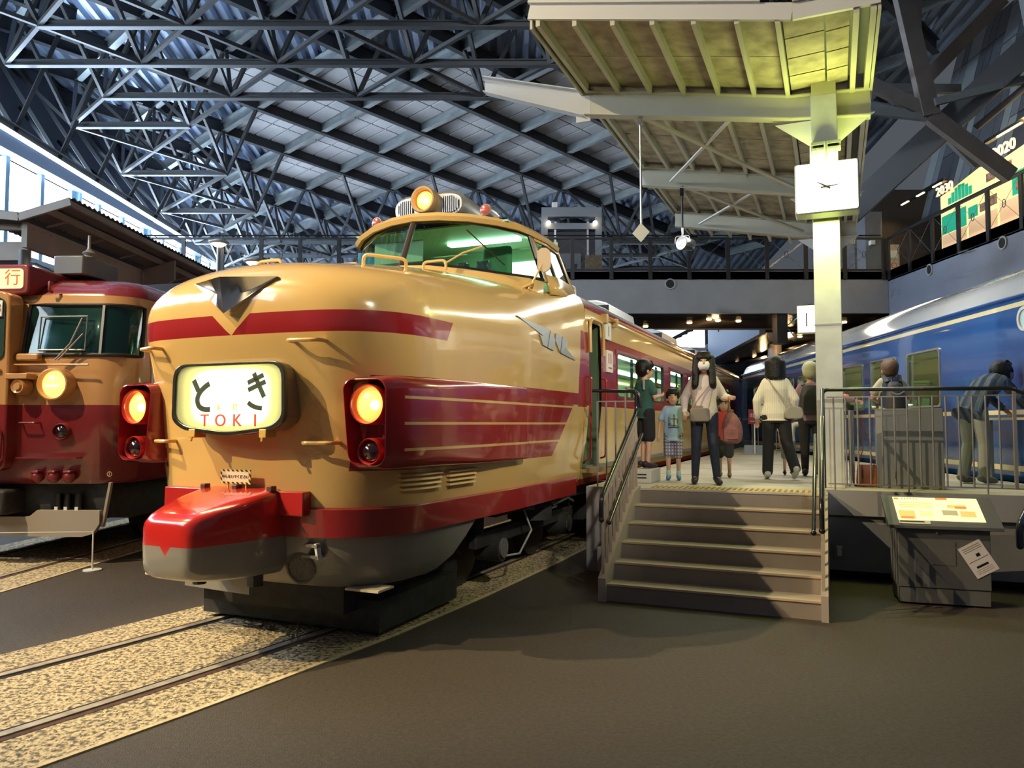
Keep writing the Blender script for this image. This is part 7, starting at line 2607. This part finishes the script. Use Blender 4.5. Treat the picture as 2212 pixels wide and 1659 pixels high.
for (x0, x1, z0, z1) in ((-.02, -.008, .70, .86), (-.05, .03, .795, .805), (.045, .055, .72, .83), (.02, .06, .73, .74), (-.08, .06, .69, .70), (-.06, -.05, .74, .80)):
    MB().box(x0, x1, .104, .111, z0, z1).build('print_stroke', PRT, pr_)

# 2 woman with mask
CREAMB = mat('ecru_blouse', (0.68, 0.57, 0.52), 0.85, bump=0.3, bscale=70)
NAVY = mat('navy_denim', (0.018, 0.024, 0.045), 0.8, var=0.2, vscale=20)
p, J_, hp_, s_ = figure((2.37, 9.36, ZP), 194, 1.62, 'woman in white mask and pale blouse with taupe bag at the top of the steps', dict(elR=(.235, -.06, 1.05), wrR=(.235, .06, .87), elL=(-.235, -.03, 1.05), wrL=(-.285, .17, 1.04), anR=(.12, -.02, .075), knR=(.10, .03, .46), toeR=(.13, .13, .03), anL=(-.14, .05, .075), knL=(-.10, .06, .46), toeL=(-.17, .19, .03)),
                        top=CREAMB, sleeve='long', top_r=1.06, top_len=.0, bottom=NAVY, leg='long', leg_r=1.02, shoe=mat('black_shoe', (0.02, 0.02, 0.025), 0.5), hair='long', head_s=1.0, head_tilt=-10, grip='RL')
mk = MB()
secs = []
for (z, w, y) in ((.005, .066, .066), (-.02, .070, .082), (-.05, .066, .086), (-.085, .050, .070)):
    secs.append([hp_(w * math.sin(R(a)), y * (0.25 + 0.75 * math.cos(R(a))) + .004, z) for a in range(-80, 81, 20)])
mk.loft(secs, closed=False, caps=False)
o = mk.build('face_mask', mat('mask_white', (0.72, 0.72, 0.74), 0.8), p, smooth=True)
sd_ = o.modifiers.new('thick', 'SOLIDIFY')
sd_.thickness = 0.004
bgm = MB()
for_ = [(x, y, z) for x, y, z in ()]
cb = empty('crossbody_bag', (0, 0, 0))
cb.parent = p
MB().prism(rrect(.235, .165, .035, 4, .055, .845), lambda a, b, t: (a, t, b), .145, .215).build('bag_body', TAUPE, p, bevel=0.012)
MB().prism(rrect(.12, .04, .015, 3, .075, .935), lambda a, b, t: (a, t, b), .15, .20).build('bag_clasp', TAUPE, p)
bpy.data.objects.remove(cb)
strap(p, [(.155, .16, .92), (.06, .14, 1.05), (-.06, .115, 1.20), (-.125, .05, 1.335)], .012, .006, TAUPE)
strap(p, [(-.05, .16, .92), (-.09, .13, 1.10), (-.125, .05, 1.335)], .012, .006, TAUPE)
# maroon drawstring rucksack hanging from her forearm
rk = empty('drawstring_rucksack', fuv(0, 9.20, 2.66, ZP), 194)
MAR = mat('maroon_cloth', (0.24, 0.095, 0.09), 0.75, var=0.2, vscale=14, bump=0.3, bscale=18)
bgb = MB()
oval_loft(bgb, [((0, 0, .50), .07, .05, (1, 0, 0), (0, 1, 0)), ((0, 0, .53), .115, .085, (1, 0, 0), (0, 1, 0)), ((0, 0, .63), .130, .095, (1, 0, 0), (0, 1, 0)), ((0, 0, .75), .112, .082, (1, 0, 0), (0, 1, 0)), ((0.01, 0, .84), .07, .055, (1, 0, 0), (0, 1, 0)), ((0.015, 0, .875), .035, .03, (1, 0, 0), (0, 1, 0)), ((0.02, 0, .91), .05, .04, (1, 0, 0), (0, 1, 0))])
blob('rucksack_body', bgb, MAR, rk, 0.012, 4)
MB().tube([(0.02, 0, .89), (0.03, 0, .97), (0.06, -.02, 1.04)], .012, 7).build('carry_loop', mat('tan_loop', (0.35, 0.18, 0.08), 0.6), rk, smooth=True)
MB().prism(rrect(.14, .14, .02, 3, 0, .62), lambda a, b, t: (a, t, b), .085, .10).build('front_pocket', MAR, rk, bevel=0.01)
tag(rk, 'maroon drawstring rucksack hanging from the masked woman\'s arm', 'bag')

# 3 child in red behind the woman
REDT = mat('red_cotton', (0.48, 0.045, 0.025), 0.85)
figure((2.93, 10.5, ZP), 200, 1.10, 'child in red T-shirt and dark shorts half hidden behind the masked woman', dict(elR=(.21, .06, 1.05), wrR=(.18, .20, 1.08), elL=(-.25, 0, 1.05), wrL=(-.28, .08, .86)),
       top=REDT, sleeve='short', top_r=1.15, top_len=.02, bottom=mat('charcoal_shorts', (0.03, 0.032, 0.03), 0.9), leg='short', leg_r=1.12, shoe=mat('grey_shoe', (0.12, 0.11, 0.10), 0.7), hair='short', head_s=1.28)

# 4 woman in white knit, from behind
KNIT = painted('cream_knit', (0.78, 0.72, 0.60), lambda x, y, z: [((x * 45).frac() > 0.72, (0.60, 0.55, 0.45))], 0.9, 0, 0.0, noise=0.04)
BLKT = mat('black_trousers', (0.012, 0.012, 0.013), 0.85)
p, J_, hp_, s_ = figure((3.53, 10.16, ZP), 14, 1.63, 'woman with black bob in cream knit and black trousers walking away, bag at her hip', dict(elR=(.235, -.03, 1.05), wrR=(.22, .06, .86), elL=(-.235, -.03, 1.03), wrL=(-.235, .03, .80), hipL=(-.08, 0, .84), knL=(-.10, .03, .45), anL=(-.12, -.02, .075), toeL=(-.12, .13, .03), hipR=(.085, 0, .84), knR=(.13, .0, .47), anR=(.215, -.16, .13), toeR=(.205, -.05, .035)),
                        top=KNIT, sleeve='long', top_r=1.20, top_len=-.01, bottom=BLKT, leg='long', leg_r=1.22, shoe=mat('white_trainer', (0.5, 0.48, 0.42), 0.6), hair='bob', face=True, head_s=1.02)
MB().prism(rounded([(-.10, .0), (.10, .0), (.13, .06), (.10, .155), (-.06, .175), (-.12, .08)], .04), lambda a, b, t: (a + .205, t, b + .80), -.19, -.09).build('hip_bag', mat('stone_leather', (0.30, 0.27, 0.21), 0.5), p, bevel=0.015)
strap(p, [(.15, -.16, .95), (.06, -.15, 1.08), (-.04, -.14, 1.22), (-.11, -.07, 1.36)], .016, .007, MATS['stone_leather'])

# 5 boy in green on the step box at the door
GRNT = mat('bottle_green_cotton', (0.025, 0.085, 0.065), 0.85)
p, J_, hp_, s_ = figure(fuv(23, 9.62, -2.235, ZP + 0.17), 62, 1.37, 'boy in dark green T-shirt and black shorts standing on the pale step box', dict(elR=(.20, .03, 1.05), wrR=(.13, .20, 1.08), elL=(-.20, .0, 1.05), wrL=(-.13, .18, 1.04), anR=(.06, .0, .075), anL=(-.06, .0, .075), knR=(.065, .03, .46), knL=(-.065, .03, .46), toeR=(.07, .14, .03), toeL=(-.07, .14, .03)),
                        top=GRNT, sleeve='short', top_r=1.12, bottom=mat('black_shorts', (0.012, 0.012, 0.014), 0.9), leg='short', leg_r=1.08, shoe=mat('dark_trainer', (0.03, 0.02, 0.022), 0.6), hair='short', head_s=1.2, head_turn=-8, top_len=.02)
strap(p, [(.11, -.10, 1.0), (.12, -.11, 1.12), (.10, -.04, 1.17)], .03, .006, mat('white_webbing', (0.5, 0.52, 0.52), 0.7), 'strap')
MB().prism([(-.06, -.05), (.07, -.02), (.05, .07), (-.05, .06)], lambda a, b, t: (a * .9 + .02, .20 + t, .95 + b), 0, .004).build('folded_leaflet', WHITE, p)

# 6 adult in mauve behind the pillar, and the toddler
MAUV = mat('mauve_cotton', (0.26, 0.17, 0.18), 0.85)
BKP = mat('black_nylon', (0.018, 0.018, 0.020), 0.6)
p, J_, hp_, s_ = figure((4.23, 10.75, ZP), 22, 1.60, 'adult in mauve shirt with black rucksack half hidden by the pillar, holding a toddler\'s hand', dict(elL=(-.25, -.02, 1.04), wrL=(-.30, .04, .82), elR=(.32, .02, 1.13), wrR=(.56, .08, 1.06)),
                        top=MAUV, sleeve='long', top_r=1.1, bottom=BLKT, leg='long', leg_r=1.1, shoe=MATS['black_shoe'], hair='short', hair_m=mat('pale_sun_hat', (0.42, 0.42, 0.26), 0.8), face=True, grip='L')
bk = MB()
oval_loft(bk, [((0, -.17, .86), .12, .07, (1, 0, 0), (0, 1, 0)), ((0, -.19, .92), .15, .09, (1, 0, 0), (0, 1, 0)), ((0, -.18, 1.12), .145, .085, (1, 0, 0), (0, 1, 0)), ((0, -.15, 1.28), .10, .05, (1, 0, 0), (0, 1, 0))])
blob('rucksack', bk, BKP, p, 0.013, 4)
for sg in (-1, 1):
    strap(p, [(sg * .10, -.12, 1.28), (sg * .115, .0, 1.34), (sg * .11, .10, 1.22)], .045, .012, BKP, 'rucksack_strap')
strap(p, [(-.14, -.2, .98), (-.17, -.22, .80), (-.15, -.22, .70)], .012, .006, BKP, 'loose_strap')
figure((3.98, 10.98, ZP), 30, 0.92, 'toddler in white reaching up to the mauve adult\'s hand', dict(elR=(.27, .03, 1.27), wrR=(.38, -.02, 1.42)), top=mat('white_cotton', (0.62, 0.62, 0.60), 0.85), sleeve='short', top_r=1.2, top_len=.05, bottom=mat('grey_shorts', (0.2, 0.2, 0.2), 0.9), leg='short', leg_r=1.1, shoe=MATS['dark_trainer'], hair='short', head_s=1.45)

# 7 man with black backpack, looking down
BRH = mat('brown_hair', (0.10, 0.055, 0.026), 0.6, bump=0.4, bscale=60)
VEST = mat('navy_gilet', (0.018, 0.035, 0.075), 0.7)
OAT = mat('oatmeal_cotton', (0.42, 0.38, 0.28), 0.85)
p, J_, hp_, s_ = figure((5.50, 11.0, ZP), 12, 1.70, 'man with brown hair, navy gilet and black backpack facing the blue car', dict(head=(0, .08, 1.44), neck=(0, .02, 1.33), elR=(.235, .03, 1.05), wrR=(.15, .20, 1.06), elL=(-.235, .03, 1.05), wrL=(-.15, .20, 1.02)),
                        top=OAT, sleeve='short', top_r=1.12, bottom=mat('dark_jeans', (0.02, 0.022, 0.03), 0.85), leg='long', shoe=MATS['grey_shoe'], hair='short', hair_m=BRH, head_tilt=-25)
vs = MB()
oval_loft(vs, [((0, 0, .93), .172, .125, (1, 0, 0), (0, 1, 0)), ((0, 0, 1.1), .165, .120, (1, 0, 0), (0, 1, 0)), ((0, 0, 1.27), .185, .125, (1, 0, 0), (0, 1, 0)), ((0, .0, 1.38), .155, .095, (1, 0, 0), (0, 1, 0)), ((0, .01, 1.42), .08, .065, (1, 0, 0), (0, 1, 0))])
blob('gilet', vs, VEST, p, 0.012, 3)
bk = MB()
oval_loft(bk, [((0, -.20, .82), .12, .07, (1, 0, 0), (0, 1, 0)), ((0, -.23, .88), .145, .105, (1, 0, 0), (0, 1, 0)), ((0, -.22, 1.12), .135, .10, (1, 0, 0), (0, 1, 0)), ((0, -.18, 1.30), .095, .06, (1, 0, 0), (0, 1, 0)), ((0, -.15, 1.34), .06, .03, (1, 0, 0), (0, 1, 0))])
bo = blob('backpack', bk, mat('charcoal_nylon', (0.03, 0.031, 0.036), 0.55), p, 0.013, 4)
MB().tube(arc_path([(-.10, -.31, 1.20), (0.0, -.335, 1.14), (.10, -.31, 1.20)], .05), .010, 6).build('backpack_zip', ALU, p)
MB().tube(arc_path([(-.05, -.20, 1.33), (-.04, -.20, 1.40), (.04, -.20, 1.40), (.05, -.20, 1.33)], .03), .010, 6).build('carry_handle', BLACK, p)
for sg in (-1, 1):
    strap(p, [(sg * .085, -.13, 1.34), (sg * .11, .0, 1.44), (sg * .12, .13, 1.28)], .055, .016, BKP, 'backpack_strap')
MB().box(.13, .165, -.30, -.24, .78, .90).build('red_pouch', mat('red_pouch', (0.3, 0.03, 0.06), 0.7), p, bevel=0.01)
for k in range(3):
    MB().ball((.07, -.34, .82 + k * .05), .013, 8, 6).build('key_charm', CHROME, p, smooth=True)

# 8 stooping man in a striped shirt
STRP = painted('blue_striped_cotton', (0.085, 0.12, 0.18), lambda x, y, z: [((x * 9 + y * 2 + 0.1).frac() > 0.52, (0.022, 0.035, 0.07)), (((x * 9 + y * 2 + 0.1).frac() > 0.30) & ((x * 9 + y * 2 + 0.1).frac() < 0.36), (0.17, 0.21, 0.26))], 0.85, 0, 0.0, noise=0.05)
p, J_, hp_, s_ = figure((5.74, 9.42, ZP), 72, 1.74, 'man in blue striped shirt and grey trousers stooping towards the blue car', dict(pelvis=(0, -.05, .86), belly=(0, .04, .98), chest=(0, .20, 1.12), neck=(0, .35, 1.225), head=(0, .46, 1.275), shR=(.16, .29, 1.18), elR=(.19, .42, .99), wrR=(.15, .57, .88), shL=(-.16, .29, 1.18), elL=(-.19, .44, .99), wrL=(-.14, .60, .86),
                        hipR=(.085, -.04, .84), hipL=(-.085, -.04, .84), knR=(.09, .02, .46), knL=(-.09, -.0, .46), anR=(.09, .0, .075), anL=(-.09, -.10, .075), toeR=(.10, .15, .03), toeL=(-.10, .05, .03)),
                        top=STRP, sleeve='long', top_r=1.16, top_len=.03, bottom=mat('light_grey_twill', (0.30, 0.30, 0.28), 0.85), leg='long', leg_r=1.12, shoe=mat('grey_trainer', (0.22, 0.21, 0.20), 0.7), hair='short', head_tilt=-35)
MB().box(-.16, -.10, .62, .66, .98, .985).build('leaflet', WHITE, p)
# reading rail he leans on
rr_ = empty('reading_rail', (6.22, 9.45, ZP), 4.74)
for yy in (-.5, 0.5):
    MB().bar((0, yy, 0), (0, yy, 0.80), 0.04, 0.04).build('rail_leg', PGREYU, rr_)
MB().bar((0, -.7, 0.80), (0, .7, 0.80), 0.10, 0.03).build('rail_top', mat('rail_timber', (0.5, 0.42, 0.25), 0.5), rr_)
tag(rr_, 'low pale rail in front of the blue car where the stooping man leans', 'rail')

# small emitters and glow-painted displays are not sampled as lamps (their light comes from the lamps beside them)
for _n in ('downlight_warm', 'headlamp_glow', 'headlamp_filament', 'daylight_pane', 'far_daylight_pane', 'frame_lamp', 'mushroom_bulb', 'print_green', 'print_salmon', 'number_pink', 'warm_strip',
           'flood_lens', 'ink_red', 'ink_gold', 'sign_lit_yellow', 'sign_red_ink', 'railcar_lens', 'lamp_filament', 'railcar_side_pane', 'red_side_lamp', 'sign_lit_white', 'print_orange',
           'print_pale_orange', 'print_grey', 'display_wall_cream'):
    MATS[_n].cycles.emission_sampling = 'NONE'
LIT.cycles.emission_sampling = 'NONE'

# bake the remeshed bodies once
bpy.context.view_layer.update()
_dg = bpy.context.evaluated_depsgraph_get()
_new = [(o, bpy.data.meshes.new_from_object(o.evaluated_get(_dg))) for o in BLOBS]
for o, me in _new:
    o.modifiers.clear()
    o.data = me
    me.polygons.foreach_set('use_smooth', [True] * len(me.polygons))
